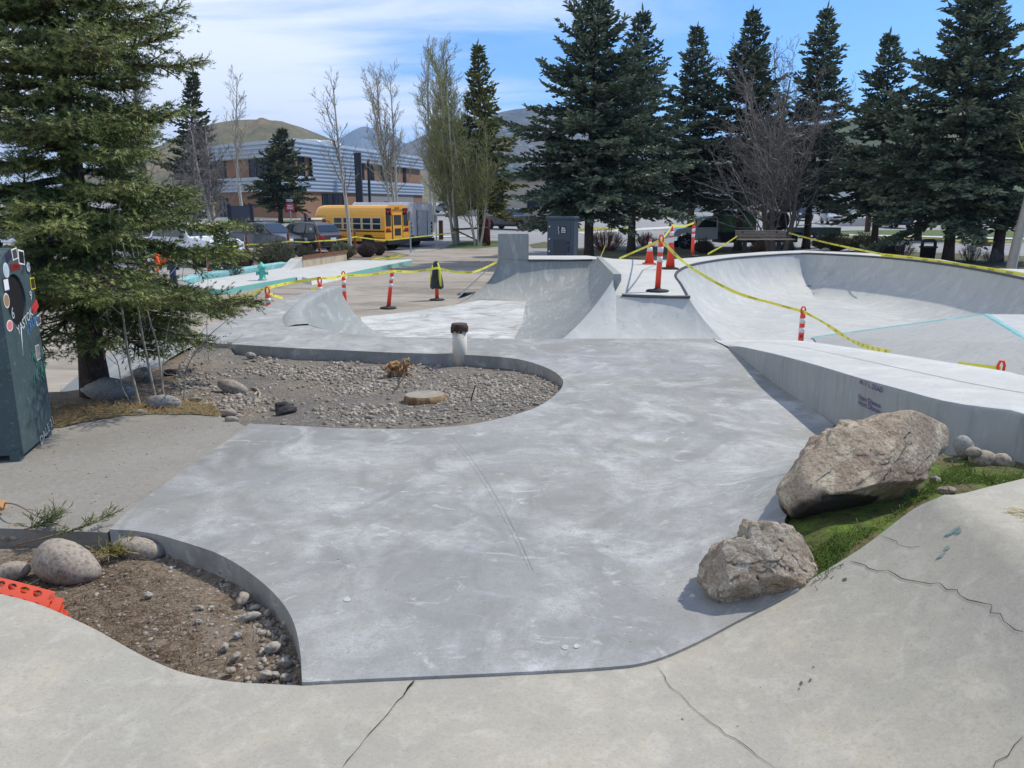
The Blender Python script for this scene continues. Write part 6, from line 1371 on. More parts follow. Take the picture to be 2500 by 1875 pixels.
# orange plastic barrier netting, folded
m_net = mat('orange_plastic', lin(238, 92, 62), .5, [(3, .4, .65, lin(228, 84, 54), .6)], spec=.4)
no = at(60, 1440, .93); net = empty('barrier_netting', no, 0, 'folded orange plastic barrier netting with oval holes at the lower left edge', 'netting')
ex = (at(190, 1528, .93) - at(-60, 1462, .93)).normalized(); ey = Vector((-ex.y, ex.x, 0)); vd = (ey * .62 + Vector((0, 0, .52))).normalized(); nd = ex.cross(vd)
for L_ in range(6):
    o_ = at(-25, 1486, .93) - no + nd * (.05 - .012 * L_) + ex * .0; ln_ = (.345, .41, .42, .435, .45, .44)[L_]; wd = (.125, .105, .085, .07, .055, .035)[L_]
    loopn = [(0, -.02), (ln_ - .01, -.02), (ln_, wd * .5), (ln_ - .012, wd), (0, wd)]; holes = []
    for i in range(8):
        for j in range(2):
            c = (.035 + .072 * i + .028 * j, wd - .026 - .050 * j)
            if c[0] + .035 < ln_ and c[1] > .01: holes.append([(c[0] + .026 * math.cos(a), c[1] + .015 * math.sin(a)) for a in np.linspace(0, 6.283, 12, endpoint=False)])
    sh = sheet('fold', loopn, Z(0.0), .03, m_net, skirt=.004, holes=holes)
    for v in sh.data.vertices: q = o_ + ex * v.co.x + vd * v.co.y + nd * (v.co.z + .006 * math.sin(v.co.x * 16 + L_) - .6 * max(0, .05 - v.co.y) ** 2 * 10); v.co = q
    sh.parent = net
# straw broom head at the right edge
bh = at(2503, 1292, 1.455); br = empty('broom', bh, 0, 'straw broom lying on the raised concrete at the right edge', 'broom'); rnd = random.Random(2); A_ = []; B_ = []
for i in range(150): s_ = Vector((.10, rnd.uniform(-.04, .05), rnd.uniform(.005, .04))); A_.append(tuple(s_)); B_.append((rnd.uniform(-.06, .02), s_.y * 1.7 + rnd.uniform(-.02, .02), max(.004, s_.z + rnd.uniform(-.02, .03))))
V, Fc = segs(A_, B_, np.full(150, .0025), np.full(150, .0015), 3); raw('bristles', V, Fc, mat('broom_straw', lin(222, 208, 158), .9, [(30, .4, .6, lin(186, 166, 112), .7)]), br)
mb = MB(); mb.box((.17, 0, .03), (.16, .10, .05), bev=.012); mb.tube([(.2, 0, .04), (1.2, .2, .05)], .013, 8); mb.build('handle', mat('broom_wood', lin(150, 112, 74), .7), br)

# ================================================================== THE LITTER BIN ON THE LEFT
f0 = at(60, 1127, .985); f1 = at(133, 1063, .985); e_ = (f1 - f0); e_.z = 0; FW = e_.length; e_.normalize(); nF = e_.cross(Vector((0, 0, 1))); nF = nF if nF.x > 0 else -nF
f0 = f0.copy(); binn = empty('litter_bin', f0, 0, 'dark green metal bin with a round opening, stickers and graffiti, at the left edge', 'bin')
HT = 1.395
m_bin = mat('dark_green_enamel', lin(58, 76, 78), .55, [(2.5, .42, .64, lin(70, 86, 88), .8), (9, .54, .68, lin(44, 60, 62), .7, (1, 1, .4), 'noise', 1), (28, .58, .7, lin(110, 122, 122), .5), (60, .62, .7, lin(150, 156, 152), .4)], [(30, .08, .004)], spec=.5)
m_hole_shade = mat('hole_shade', lin(8, 8, 9), .95)
Rt = FW / 2; arch = [(0, .05), (FW, .05), (FW, HT - Rt)] + [(Rt + Rt * math.cos(a), HT - Rt + Rt * math.sin(a)) for a in np.linspace(.12, math.pi - .12, 17)] + [(0, HT - Rt)]
hc = (Rt * .86, HT - Rt - .03); hr = .168; hole = [(hc[0] + hr * math.cos(a), hc[1] + hr * 1.03 * math.sin(a)) for a in np.linspace(0, 6.283, 40, endpoint=False)]
def fpt(s_, z, off=0): return e_ * s_ + Vector((0, 0, z)) + nF * off
fr_ = sheet('front', arch, Z(0.0), .08, m_bin, holes=[hole])
for v in fr_.data.vertices: v.co = fpt(v.co.x, v.co.y)
fr_.parent = binn
for p in fr_.data.polygons: p.use_smooth = False
DEP = .72; mb = MB(); n = len(arch); mb.add([fpt(s_, z, -.001) for s_, z in arch] + [fpt(s_, z, -DEP) for s_, z in arch], [(i, (i + 1) % n, n + (i + 1) % n, n + i) for i in range(n)] + [tuple(range(2 * n - 1, n - 1, -1))]); mb.build('shell', m_bin, binn)
mb = MB(); k = len(hole); mb.add([fpt(s_, z, 0) for s_, z in hole] + [fpt(s_, z, -.016) for s_, z in hole], [(i, (i + 1) % k, k + (i + 1) % k, k + i) for i in range(k)], smooth=True); mb.build('opening_rim', m_bin, binn, fix=False)
mb = MB(); mb.add([fpt(s_ , z, -.014) for s_, z in [(hc[0] + 1.05 * (a - hc[0]), hc[1] + 1.05 * (b - hc[1])) for a, b in hole]], [tuple(range(k))]); mb.build('opening', m_hole_shade, binn)  # black disc across the hole, inside shade put into its colour
for s_, dpt in ((0.03, -.05), (FW - .03, -.05), (.03, -DEP + .05), (FW - .03, -DEP + .05)):
    mb = MB(); c = fpt(s_, .02, dpt); mb.box(c, (.08, .06, .12), rz=math.atan2(e_.y, e_.x)); mb.build('foot', m_bin, binn)
mb = MB(); mb.add([fpt(.01, .05, .002), fpt(FW - .01, .05, .002), fpt(FW - .01, .075, .002), fpt(.01, .075, .002)], [(0, 1, 2, 3)]); mb.build('hem', m_bin, binn)
def bpx(px, py):            # a point of the front panel seen at a pixel -> panel coordinates
    d = ray(px, py); o = Vector((0, 0, CAMZ)) - f0; t = -o.dot(nF) / d.dot(nF); p = o + d * t; return p.dot(e_), p.z
def sticker(name, px, py, w_, h_, col, rot=0, n=4, inner=None, txt=None, tcol=(30, 30, 34)):
    s_, z = bpx(px, py); mb = MB(); k = n
    if n == 4: P = [(-w_ / 2, -h_ / 2), (w_ / 2, -h_ / 2), (w_ / 2, h_ / 2), (-w_ / 2, h_ / 2)]
    else: P = [(w_ / 2 * math.cos(a), h_ / 2 * math.sin(a)) for a in np.linspace(0, 6.283, n, endpoint=False)]
    c, q = math.cos(rot), math.sin(rot); P = [(x * c - y * q, x * q + y * c) for x, y in P]
    mb.add([fpt(s_ + x, z + y, .0025) for x, y in P], [tuple(range(k))]); o = mb.build('sticker', mat('sticker_%d_%d_%d' % col, lin(*col), .5), binn)
    if inner: mb = MB(); mb.add([fpt(s_ + x * .78, z + y * .78, .004) for x, y in P], [tuple(range(k))]); mb.build('print', mat('sticker_%d_%d_%d' % inner, lin(*inner), .5), o)
    if txt: mb = MB(); lettering(mb, txt, h_ * .55, fpt(s_, z, .005), e_ * c + Vector((0, 0, q)), Vector((0, 0, c)) - e_ * q); mb.build('print', mat('sticker_%d_%d_%d' % tcol, lin(*tcol), .5), o)
sticker('s', 35, 620, .10, .075, (226, 226, 220), .1, inner=(70, 70, 70)); sticker('s', 51, 628, .11, .10, (228, 228, 224), -.15, inner=(40, 40, 44)); sticker('s', 20, 626, .10, .06, (52, 46, 70), .3)
sticker('s', 68, 652, .10, .10, (24, 24, 26), -.4, 6, inner=(196, 196, 192)); sticker('s', 14, 660, .10, .10, (206, 212, 216), 0, 18, inner=(176, 188, 196)); sticker('s', 14, 695, .10, .09, (48, 46, 72), 0, inner=(222, 222, 222)); sticker('s', 15, 734, .10, .10, (206, 200, 186), 0, 18, inner=(150, 122, 92))
sticker('s', 37, 651, .17, .045, (126, 36, 34), 0, txt='STORM', tcol=(64, 20, 20)); sticker('s', 79, 692, .09, .085, (206, 192, 60), 0, inner=(60, 56, 30)); sticker('s', 85, 749, .13, .065, (188, 60, 66), .35); sticker('s', 93, 781, .10, .07, (214, 214, 212), .1, inner=(90, 94, 98)); sticker('s', 23, 795, .11, .075, (226, 214, 212), 0, 18, inner=(206, 120, 116)); sticker('s', 92, 860, .085, .11, (204, 204, 200), 0, inner=(150, 140, 134))
def scrawl(txt, px, py, size, col, rot=0, stretch=1):
    s_, z = bpx(px, py); mb = MB(); c, q = math.cos(rot), math.sin(rot); lettering(mb, txt, size, fpt(s_, z, .004), e_ * c + Vector((0, 0, q)), Vector((0, 0, c)) - e_ * q, bold=.001); o = mb.build('graffiti', mat('ink_%d_%d_%d' % col, lin(*col), .7), binn)
scrawl('YASTOK', 60, 785, .088, (176, 184, 186), .30); scrawl('XUM', 80, 788, .085, (74, 126, 176), .2); scrawl('DALE 21', 114, 1050, .09, (160, 168, 166), .25); scrawl('6', 30, 766, .11, (150, 160, 160)); scrawl('9', 74, 722, .09, (180, 188, 188)); scrawl('X', 67, 812, .06, (74, 126, 176))
m_gink = mat('ink_green', lin(62, 122, 104), .8)
mb = MB(); rnd = random.Random(8)
for i in range(16):
    s_, z = bpx(rnd.uniform(76, 108), rnd.uniform(878, 945)); a = rnd.uniform(.6, 2.4); pts = []
    for k in range(5): pts.append(fpt(s_ + .05 * k * math.cos(a) * .5 + rnd.gauss(0, .01), z + .02 * k * math.sin(a) + rnd.gauss(0, .012), .003))
    mb.tube(pts, .003, 4)
mb.build('green_scribble', m_gink, binn)
mb = MB(); s_, z = bpx(50, 800); s2_, z2 = bpx(55, 870); mb.tube([fpt(s_, z, .003), fpt(s2_, z2, .003)], .003, 4); mb.build('paint_drip', m_white, binn)
# ================================================================== TRAFFIC DELINEATORS, CONES, TAPE
m_or = mat('orange_vinyl', lin(226, 70, 48), .5, [(5, .45, .65, lin(206, 62, 44), .6, (1, 1, .5)), (16, .6, .7, lin(150, 60, 48), .5)]); m_refl = mat('reflective_band', lin(206, 206, 204), .4, [(20, .5, .7, lin(160, 160, 160), .5)]); m_rub = mat('rubber_base', lin(38, 38, 40), .85, [(6, .45, .65, lin(62, 60, 58), .6)])
GD = 'orange delineator posts'
def delineator(base, label, lean=(0, 0), h=1.07, has_base=True, mark=False):
    t = empty('delineator', base, 0, label, 'delineator', GD); L = Matrix.Identity(4); up = Vector((lean[0], lean[1], 1)).normalized(); Q = Vector((0, 0, 1)).rotation_difference(up).to_matrix().to_4x4()
    mb = MB(); mb.lathe([(.055, .03), (.052, .50), (.05, h - .17), (.046, h - .15), (.03, h - .12)], 14, M=Q); mb.build('post', m_or, t)
    mb = MB(); pts = [(-.035, 0, h - .13), (-.04, 0, h - .05), (-.02, 0, h), (.02, 0, h), (.04, 0, h - .05), (.035, 0, h - .13)]; mb.tube([Q @ Vector(p) for p in pts], .017, 7); mb.build('handle', m_or, t)
    for z in (h - .32, h - .50): mb = MB(); mb.lathe([(.0555, z), (.0555, z + .10)], 14, M=Q); mb.build('reflective_band', m_refl, t)
    if has_base: mb = MB(); mb.lathe([(.22, 0), (.225, .015), (.215, .035), (.08, .05), (.06, .07)], 8); mb.build('base', m_rub, t)
    if mark:
        mb = MB(); lettering(mb, 'K W', .11, Q @ Vector((-.03, -.058, .42)), (0, 0, -1), (1, 0, 0)); mb.build('lettering', m_black, t)
    return t
T_ = {}
def tip(px, py, z): return at(px, py, z)
delineator(at(230, 660, 0), 'orange post behind the left spruce near the blue parking mark'); delineator(at(510, 673, 0), 'orange post before the small young spruce')
delineator(aty(652, 735, 15.6) * 1.0 if False else Vector((at(652, 703, 1.05).x, at(652, 703, 1.05).y, 0)), 'short looking orange post with tape knot behind the concrete bank, left of two others')
delineator(Vector((at(780, 679, 1.05).x, at(780, 679, 1.05).y, 0)), 'orange post with tape knot in the middle of the three behind the concrete bank')
delineator(Vector((at(838, 664, 1.06).x, at(838, 664, 1.06).y, 0)), 'banded orange post rising just behind the curb of the concrete bank', (.0, 0))
delineator(at(948, 753, .012), 'leaning orange post with a black base on the new pavement', (.14, 0))
jd = delineator(at(1067, 733, .006), 'orange post wearing a dark jacket and yellow tape')
jk = empty('jacket', at(1067, 733, .006), 0, 'dark grey jacket with yellow trim hung over the orange post', 'jacket')
mb = MB(); prof = [(.05, 1.12), (.085, 1.06), (.10, .95), (.135, .75), (.17, .55), (.185, .36), (.17, .34)]; mb.lathe(list(reversed(prof)), 18, squash=(1, .7)); ob = mb.build('body', mat('grey_fabric', lin(58, 62, 66), .9, [(14, .4, .6, lin(42, 44, 48), .7)]), jk)
for v in ob.data.vertices: a = math.atan2(v.co.y, v.co.x); k = 1 + .16 * math.sin(a * 5) * min(1, (1.1 - v.co.z) * 1.5); v.co.x *= k; v.co.y *= k; v.co.z += .03 * math.sin(a * 3) * (1.1 - v.co.z)
mb = MB(); mb.tube([(.05, -.08, 1.08), (.10, -.12, .9), (.11, -.14, .65), (.13, -.14, .42)], [.02, .03, .035, .03], 6); mb.tube([(-.1, -.09, 1.0), (-.15, -.12, .8), (-.17, -.11, .5)], [.012, .016, .014], 6); mb.build('trim', mat('hi_vis_yellow', lin(204, 206, 62), .7), jk)
delineator(at(1605, 712, DZ), 'tall orange post nearest the front lip of the concrete deck', (.03, .0), 1.07)
delineator(at(1690, 626, DZ), 'orange post at the far edge of the deck in front of the green box truck', (0, 0), 1.12)
delineator(Vector((at(1962, 749, .77).x, at(1962, 749, .77).y, -.3)), 'orange post standing in the bowl beyond the ledge', (0, 0), 1.07, mark=True)
delineator(Vector((at(2446, 882, .79).x, at(2446, 882, .79).y, -.28)), 'red looped handle of a post peeking over the ledge', (0, 0), 1.07)
def cone(base, h, r, label, sq=.17):
    t = empty('traffic_cone', base, 0, label, 'cone', 'traffic cones'); mb = MB(); mb.box((0, 0, .02), (sq * 2, sq * 2, .04), bev=.012); mb.build('base', m_or if h < .9 else m_rub, t)
    mb = MB(); mb.lathe([(r, .035), (.035, h - .05), (.03, h), (.012, h + .005)], 18); mb.build('body', m_or, t)
    rr = lambda z: r + (.035 - r) * (z - .035) / (h - .085)
    for a, b in (((.52, .68), (.76, .90)) if h < .9 else ((.62, .71), (.78, .88))): mb = MB(); mb.lathe([(rr(a * h) + .004, a * h), (rr(b * h) + .004, b * h)], 18); mb.build('reflective_band', m_refl, t)
    return t
cone(at(1585, 645, DZ), .70, .135, 'small orange cone with two white bands on the deck')
cn = cone(at(1636, 657, DZ), 1.10, .12, 'tall slim orange cone on a black base with a torn white band', .19)
mb = MB(); mb.add([(-.13, -.07, .80), (.13, -.08, .84), (.13, -.08, .74), (-.12, -.07, .71)], [(0, 1, 2, 3)]); mb.build('torn_band', m_refl, cn)
m_tape = mat('caution_yellow', lin(228, 220, 84), .45, [(8, .4, .7, lin(214, 202, 66), .5)]); m_tapeink = mat('tape_ink', lin(36, 34, 24), .6)
GT = 'stretches of yellow caution tape'
def tape(pts, label, wd=.062, sag=None, up=Vector((0, 0, 1)), text=True, upside=False, twist=0.0, spacing=.55):
    P = catmull(pts, 10) if len(pts) > 2 else [pts[0].lerp(pts[1], i / 24) - Vector((0, 0, (sag or 0) * 4 * (i / 24) * (1 - i / 24))) for i in range(25)]
    d = [0]
    for a, b in zip(P, P[1:]): d.append(d[-1] + (b - a).length)
    t = empty('caution_tape', P[0], 0, label, 'tape', GT); o = P[0]
    def fr(s):
        j = 0
        while j < len(P) - 2 and d[j + 1] < s: j += 1
        u = (s - d[j]) / max(1e-6, d[j + 1] - d[j]); p = P[j].lerp(P[j + 1], u); ax = (P[j + 1] - P[j]).normalized(); w_ = (up - ax * up.dot(ax)).normalized()
        if twist: w_ = Matrix.Rotation(twist * math.sin(s * 2.1), 3, ax) @ w_
        return p, ax, w_
    mb = MB(); vs = []; fs = []; n = max(8, int(d[-1] / .12))
    for i in range(n + 1):
        p, ax, w_ = fr(d[-1] * i / n); vs += [p + w_ * wd / 2 - o, p - w_ * wd / 2 - o]
        if i: fs.append((2 * i - 2, 2 * i - 1, 2 * i + 1, 2 * i))
    mb.add(vs, fs, 0, True); mb.build('ribbon', m_tape, t, fix=False)
    if text:
        v2, f2 = text2d('CAUTION', wd * .72, 'LEFT', 0); wl = max(q[0] for q in v2); s0 = .15
        while s0 + wl < d[-1] - .05:
            vv = []; mb = MB()
            for a, b, c in v2:
                sx, sy = (s0 + wl - a, -b) if upside else (s0 + a, b); p, ax, w_ = fr(sx); nn = ax.cross(w_); tc_ = Vector((0, 0, CAMZ)) - p; nn = nn if nn.dot(tc_) > 0 else -nn
                vv.append(p + w_ * sy - o + nn * .004)
            mb.add(vv, f2); mb.build('lettering', m_tapeink, t, fix=False); s0 += spacing * 1.5
    return t
h1 = at(652, 703, 1.05); h2 = at(780, 679, 1.05); h3 = at(838, 672, 1.0); h4 = at(960, 662, 1.0); h5 = at(1067, 654, 1.02); hb = Vector((-.42, 24.0, 1.0))
tape([at(560, 727, .42), at(600, 722, .5), h1], 'yellow tape from the big left spruce to the first knotted post')
tape([at(408, 758, .25), at(470, 745, .3), at(540, 730, .35)], 'bright yellow tape showing low behind the left spruce boughs')
tape([h1, at(700, 692, .95), h2], 'yellow tape between the two knotted posts'); tape([h2, h3], 'short yellow tape behind the concrete bank', sag=.03); tape([h3, at(900, 671, .95), h4], 'yellow tape from the banded post to the leaning post'); tape([h4, at(1015, 663, .93), h5], 'yellow tape from the leaning post to the post with the jacket'); tape([h5, at(1110, 664, .88), at(1160, 663, .9), hb], 'yellow tape drooping from the jacket post to the concrete block')
tape([h1, at(662, 718, .7), at(690, 728, .5)], 'loose tape end fluttering at the first knotted post', text=False); tape([h2, at(775, 700, .75), at(760, 706, .62)], 'loose tape end at the middle knotted post', text=False)
dA = at(1605, 592, DZ + .0); dtop = at(1605, 712, DZ) + Vector((.03, 0, .98)); bo = Vector((at(1962, 749, .77).x, at(1962, 749, .77).y, .68))
tape([dtop, at(1680, 648, 1.45), at(1790, 711, .95), at(1900, 744, .75), bo], 'long yellow tape sagging from the deck post to the post in the bowl', twist=.5, spacing=.5)
tape([bo, at(2010, 787, .62), at(2080, 832, .75), at(2172, 862, 1.33)], 'yellow tape from the bowl post down over the ledge', twist=.4, spacing=.42)
lp = Vector((at(2446, 882, .79).x, at(2446, 882, .79).y, .70)); tape([lp, lp + Vector((-.45, .15, .03))], 'short yellow tape tied to the red loop', text=False, wd=.05)
ct = at(1636, 657, DZ) + Vector((0, 0, 1.12)); ft = at(1690, 626, DZ) + Vector((0, 0, 1.08))
tape([dtop, at(1612, 584, 2.0) if False else dtop.lerp(ct, .5) + Vector((0, 0, -.03)), ct], 'yellow tape from the deck post to the tall cone', text=False); tape([ct, ct.lerp(ft, .5) + Vector((0, 0, -.06)), ft], 'yellow tape from the tall cone up to the far deck post', text=False)
tape([dtop, at(1560, 610, 1.35), at(1512, 631, 1.07)], 'yellow tape slanting left from the deck post to the deck edge', spacing=.6); tape([at(1466, 628, 1.1), at(1478, 600, 1.5)], 'yellow strip hanging by the tallest spruce trunk', text=False)
bL = at(1796, 573, 1.0) if False else None
# bench behind the bowl
bc = at(1865, 634, 0); bench = empty('park_bench', Vector((aty(1868, 580, 34.0).x, 34.0, 0)), R(2), 'long slatted wooden bench behind the far rim of the bowl', 'bench')
m_slat = mat('bench_wood', lin(140, 128, 112), .85, [(5, .4, .6, lin(118, 106, 92), .7, (1, 6, 6))], [(20, .3, .005)])
zt = hgt(1860, 562, 34.0); zs = hgt(1860, 585, 33.6)
for k in range(5): mb = MB(); mb.box((-.15, .12 + .015 * k, zs + .06 + (zt - zs - .06) * (k + .5) / 5), (2.25, .04, (zt - zs) / 5 * .62), bev=.006); mb.build('back_slat', m_slat, bench)
for k in range(3): mb = MB(); mb.box((-.05, -.08 - .15 * k, zs), (2.45, .12, .045), bev=.006); mb.build('seat_slat', m_slat, bench)
for x in (-.95, .55): mb = MB(); mb.box((x, -.2, zs / 2 - .02), (.08, .4, zs - .02), bev=.01); mb.box((x, .16, (zt + zs) / 2 - .1), (.06, .05, zt - zs + .1)); mb.build('leg', m_black, bench)
tL = Vector((bench.location.x - 1.25, 33.9, zt - .25)); tR = Vector((bench.location.x + .98, 33.9, zt - .12))
tape([tL, at(1770, 600, 1.2) if False else tL.lerp(at(1728, 620, DZ + .02), .5) + Vector((0, 0, -.03)), at(1728, 620, DZ + .02)], 'yellow tape from the left end of the bench down to the deck', spacing=.7)
tape([tR, tR.lerp(at(2160, 622, 1.15), .5) + Vector((0, 0, -.04)), at(2160, 622, 1.15)], 'yellow tape from the bench to the far rim of the bowl', spacing=.7)
tape([at(2152, 622, 1.10), at(2220, 629, 1.08), at(2320, 643, 1.08), at(2420, 658, 1.08), at(2520, 675, 1.08), at(2600, 691, 1.08)], 'wide yellow tape with upside down lettering along the right rim of the bowl', wd=.10, upside=True, spacing=.62)
pt_ = at(1790, 615, .35); pt = empty('picnic_table', Vector((aty(1788, 610, 33.2).x, 33.2, 0)), .1, 'low dark table top left of the bench legs', 'table'); mb = MB(); mb.box((0, 0, .50), (1.2, .8, .05), bev=.01); mb.build('tabletop', m_slat, pt); mb = MB(); mb.box((.1, 0, .24), (.5, .4, .48)); mb.build('pedestal', m_black, pt)
# litter bin (black) behind the rim
lb_ = at(2268, 634, 0.0); lb = empty('street_bin', Vector((aty(2266, 610, 36.0).x, 36.0, 0)), 0, 'black litter bin with a hooded loop top near the right spruces', 'bin')
mb = MB(); mb.lathe([(.30, 0), (.34, .78), (.40, .80), (.40, .84), (.36, .86)], 18); mb.build('body', m_black, lb)
mb = MB(); mb.tube([(-.30, 0, .84), (-.29, 0, 1.05), (-.22, 0, 1.12), (.22, 0, 1.12), (.29, 0, 1.05), (.30, 0, .84)], .075, 8); mb.build('hood', m_black, lb)
ub = empty('utility_box', at(2172, 632, 0) + Vector((0, 0, 0)), 0, 'low dark box between the dark trunk and the airy shrub', 'box'); mb = MB(); mb.box((0, 0, .32), (1.1, .7, .64), bev=.03); mb.build('body', m_black, ub); mb = MB(); mb.box((0, 0, .66), (1.16, .76, .05), bev=.01); mb.build('lid', m_black, ub)
wl_ = gp(2060, 552); lw = empty('low_wall', wl_ + Vector((2.4, 0, 0)), R(4), 'low concrete wall at the edge of the upper parking lot', 'wall'); mb = MB(); mb.box((0, 0, .35), (6.0, .3, .9)); mb.build('wall', m_walk, lw)
pp = gp(2117, 567); po = empty('log_post', pp, 0, 'red brown square post on the far lawn between the spruces', 'post', 'wooden posts'); mb = MB(); mb.box((0, 0, .75), (.40, .3, 2.1), bev=.02); mb.build('post', mat('red_wood', lin(92, 58, 48), .9, [(8, .4, .6, lin(70, 42, 36), .7, (3, 3, .5))]), po)
# portable toilet
toi = empty('portable_toilet', Vector((aty(1374, 600, 32.6).x, 32.6, 0)), R(-14), 'dark slate portable toilet under the tallest spruce', 'portable toilet'); m_toi = mat('slate_plastic', lin(60, 72, 84), .55, [(3, .4, .7, lin(54, 64, 76), .6)])
mb = MB(); mb.box((0, 0, 1.1), (1.12, 1.12, 2.05), bev=.04); mb.build('cabin', m_toi, toi); mb = MB(); mb.box((0, 0, 2.18), (1.2, 1.2, .14), bev=.05); mb.build('roof', m_toi, toi)
mb = MB(); mb.box((-.02, -.565, 1.08), (.84, .03, 1.86), bev=.01); dr = mb.build('door', m_toi, toi); mb = MB(); mb.box((-.02, -.585, .86), (.56, .02, .92), bev=.008); mb.build('panel', mat('slate_plastic_dark', lin(46, 56, 66), .55), dr)
mb = MB(); mb.box((-.02, -.588, .76), (.54, .02, .02)); mb.build('panel_rail', m_toi, dr)
for z in (.35, .85, 1.35, 1.85): mb = MB(); mb.box((-.46, -.575, z), (.05, .04, .07)); mb.build('hinge', m_refl, toi)
mb = MB(); mb.box((.33, -.59, 1.2), (.10, .05, .06)); mb.box((.33, -.59, .95), (.03, .05, .25)); mb.build('latch', m_black, toi)
mb = MB(); mb.box((.06, -.583, 1.72), (.36, .008, .27)); mb.build('notice', m_black, toi)
mb = MB(); mb.tube([(-.10, -.592, 1.85), (-.06, -.592, 1.78), (-.11, -.592, 1.72), (-.05, -.592, 1.66), (-.09, -.592, 1.60), (-.03, -.592, 1.57)], .013, 5); mb.build('emblem', m_white, toi)
for i, s_ in enumerate(('Blue', 'Clean', 'Rentals')): mb = MB(); lettering(mb, s_, .085 if i < 2 else .06, (.12, -.592, 1.79 - .08 * i), (1, 0, 0), (0, 0, 1), bold=.003); mb.build('lettering', m_white, toi)
# ================================================================== LEFT PLAZA: PADS, HYDRANT, RAIL LEDGE
pad = empty('manual_pad', at(640, 690, .08), 0, 'low concrete pad with turquoise painted edges on the far plaza', 'skate pad'); OP = at(640, 690, .08); PZ = .17
def pw_(px, py, z=PZ): return at(px, py, z) - OP
P_ = [(541, 707), (620, 693), (725, 676), (738, 676), (760, 682), (800, 676), (845, 667), (930, 650), (1007, 635), (1003, 632), (950, 636), (862, 635), (800, 642), (745, 648), (705, 651), (600, 668), (500, 683), (462, 696), (500, 704)]
mb = MB(); n = len(P_); up_ = [pw_(*q) for q in P_]; lo_ = [p - Vector((0, 0, PZ)) for p in up_]
mb.add(up_, [tuple(range(n))]); ob = mb.build('top', m_deck, pad)
bm = bmesh.new(); bm.from_mesh(ob.data); bmesh.ops.triangulate(bm, faces=bm.faces); bm.to_mesh(ob.data); bm.free()
mb = MB()
for i in (0, 1): mb.add([up_[i], up_[i + 1], lo_[i + 1], lo_[i]], [(0, 1, 2, 3)])
mb.add([up_[18], up_[0], lo_[0], lo_[18]], [(0, 1, 2, 3)]); mb.build('painted_edge', m_teal, pad)
mb = MB()
for i in (6, 7): mb.add([up_[i], up_[i + 1], lo_[i + 1], lo_[i]], [(0, 1, 2, 3)])
mb.build('painted_edge', m_teal, pad)
mb = MB()
for i in (2, 3, 4, 5): mb.add([up_[i], up_[i + 1], lo_[i + 1] + Vector((.1, -.35, 0)), lo_[i] + Vector((.1, -.35, 0))], [(0, 1, 2, 3)])
mb.build('bank', m_deck, pad)
for i in (8, 16, 17): mb = MB(); mb.add([up_[i], up_[i + 1], lo_[i + 1], lo_[i]], [(0, 1, 2, 3)]); mb.build('side', m_deck, pad)
cb_ = empty('painted_curb', at(590, 668, .17), 0, 'turquoise painted curb along the back of the far pad', 'curb'); mb = MB(); q = [at(px, py, .17) for px, py in ((455, 697), (500, 682), (600, 667), (706, 651))]; o_ = at(590, 668, .17)
for a, b in zip(q, q[1:]): d = (b - a).normalized(); nn = Vector((-d.y, d.x, 0)) * .35; mb.add([v - o_ for v in (a - Vector((0, 0, .17)), b - Vector((0, 0, .17)), b + Vector((0, 0, .16)), a + Vector((0, 0, .16)), a + nn + Vector((0, 0, .2)), b + nn + Vector((0, 0, .2)))], [(0, 1, 2, 3), (3, 2, 5, 4)])
mb.build('curb', m_teal2, cb_)
rl = empty('rail_ledge', at(795, 640, .17), 0, 'long beige ledge with a rusty steel edge behind the far pad', 'ledge'); o_ = at(795, 640, .17); a, b = at(742, 653, .17), at(848, 636, .17); d = (b - a).normalized(); nn = Vector((-d.y, d.x, 0)); LH = .42
mb = MB(); c = a.lerp(b, .5) + nn * .3 - o_; mb.box(c + Vector((0, 0, LH / 2 - .05)), ((b - a).length, .55, LH), rz=math.atan2(d.y, d.x)); mb.build('body', mat('stained_concrete', lin(176, 164, 142), .9, [(5, .45, .65, lin(140, 124, 100), .7, (1, 1, .25))]), rl)
mb = MB(); mb.box(c + Vector((0, 0, LH - .0)) - nn * .29, ((b - a).length + .02, .06, .13), rz=math.atan2(d.y, d.x)); mb.build('steel_edge', mat('rusty_edge', lin(112, 72, 48), .85, [(6, .4, .65, lin(88, 54, 38), .7)]), rl)
mb = MB(); pr = [(0, 0)] + [(-1.1 * (1 - i / 8), .0 + LH * .98 * (1 - math.cos(math.pi * i / 8)) / 2) for i in range(9)]; M = Matrix.Translation(a - o_ + nn * .05) @ Matrix.Rotation(math.atan2(d.y, d.x), 4, 'Z'); mb2 = MB(); mb2.prism([(-1.1, 0), (-.8, .05), (-.5, .16), (-.25, .29), (-.05, LH - .06), (0, LH - .06), (0, 0)], 0, .5, 'Y'); mb.add([M @ Vector(v) for v in mb2.v], mb2.f); mb.build('bump', m_deck, rl)
hy_ = at(641, 684, .17); hyd = empty('fire_hydrant', hy_, R(20), 'turquoise fire hydrant on the low concrete pad', 'hydrant'); m_hyd = mat('turquoise_enamel', lin(84, 172, 156), .45, [(5, .45, .65, lin(104, 184, 168), .6)])
mb = MB(); mb.lathe([(.15, 0), (.15, .04), (.105, .05), (.10, .30), (.125, .32), (.125, .35), (.10, .36), (.135, .40), (.155, .43), (.15, .47), (.11, .53), (.05, .57), (.03, .62), (.0, .62)], 18); mb.build('barrel', m_hyd, hyd)
for s_ in (-1, 1): mb = MB(); mb.tube([(s_ * .09, 0, .24), (s_ * .17, 0, .24)], .055, 10); mb.tube([(s_ * .17, 0, .24), (s_ * .20, 0, .24)], .07, 8); mb.build('outlet_cap', m_hyd, hyd)
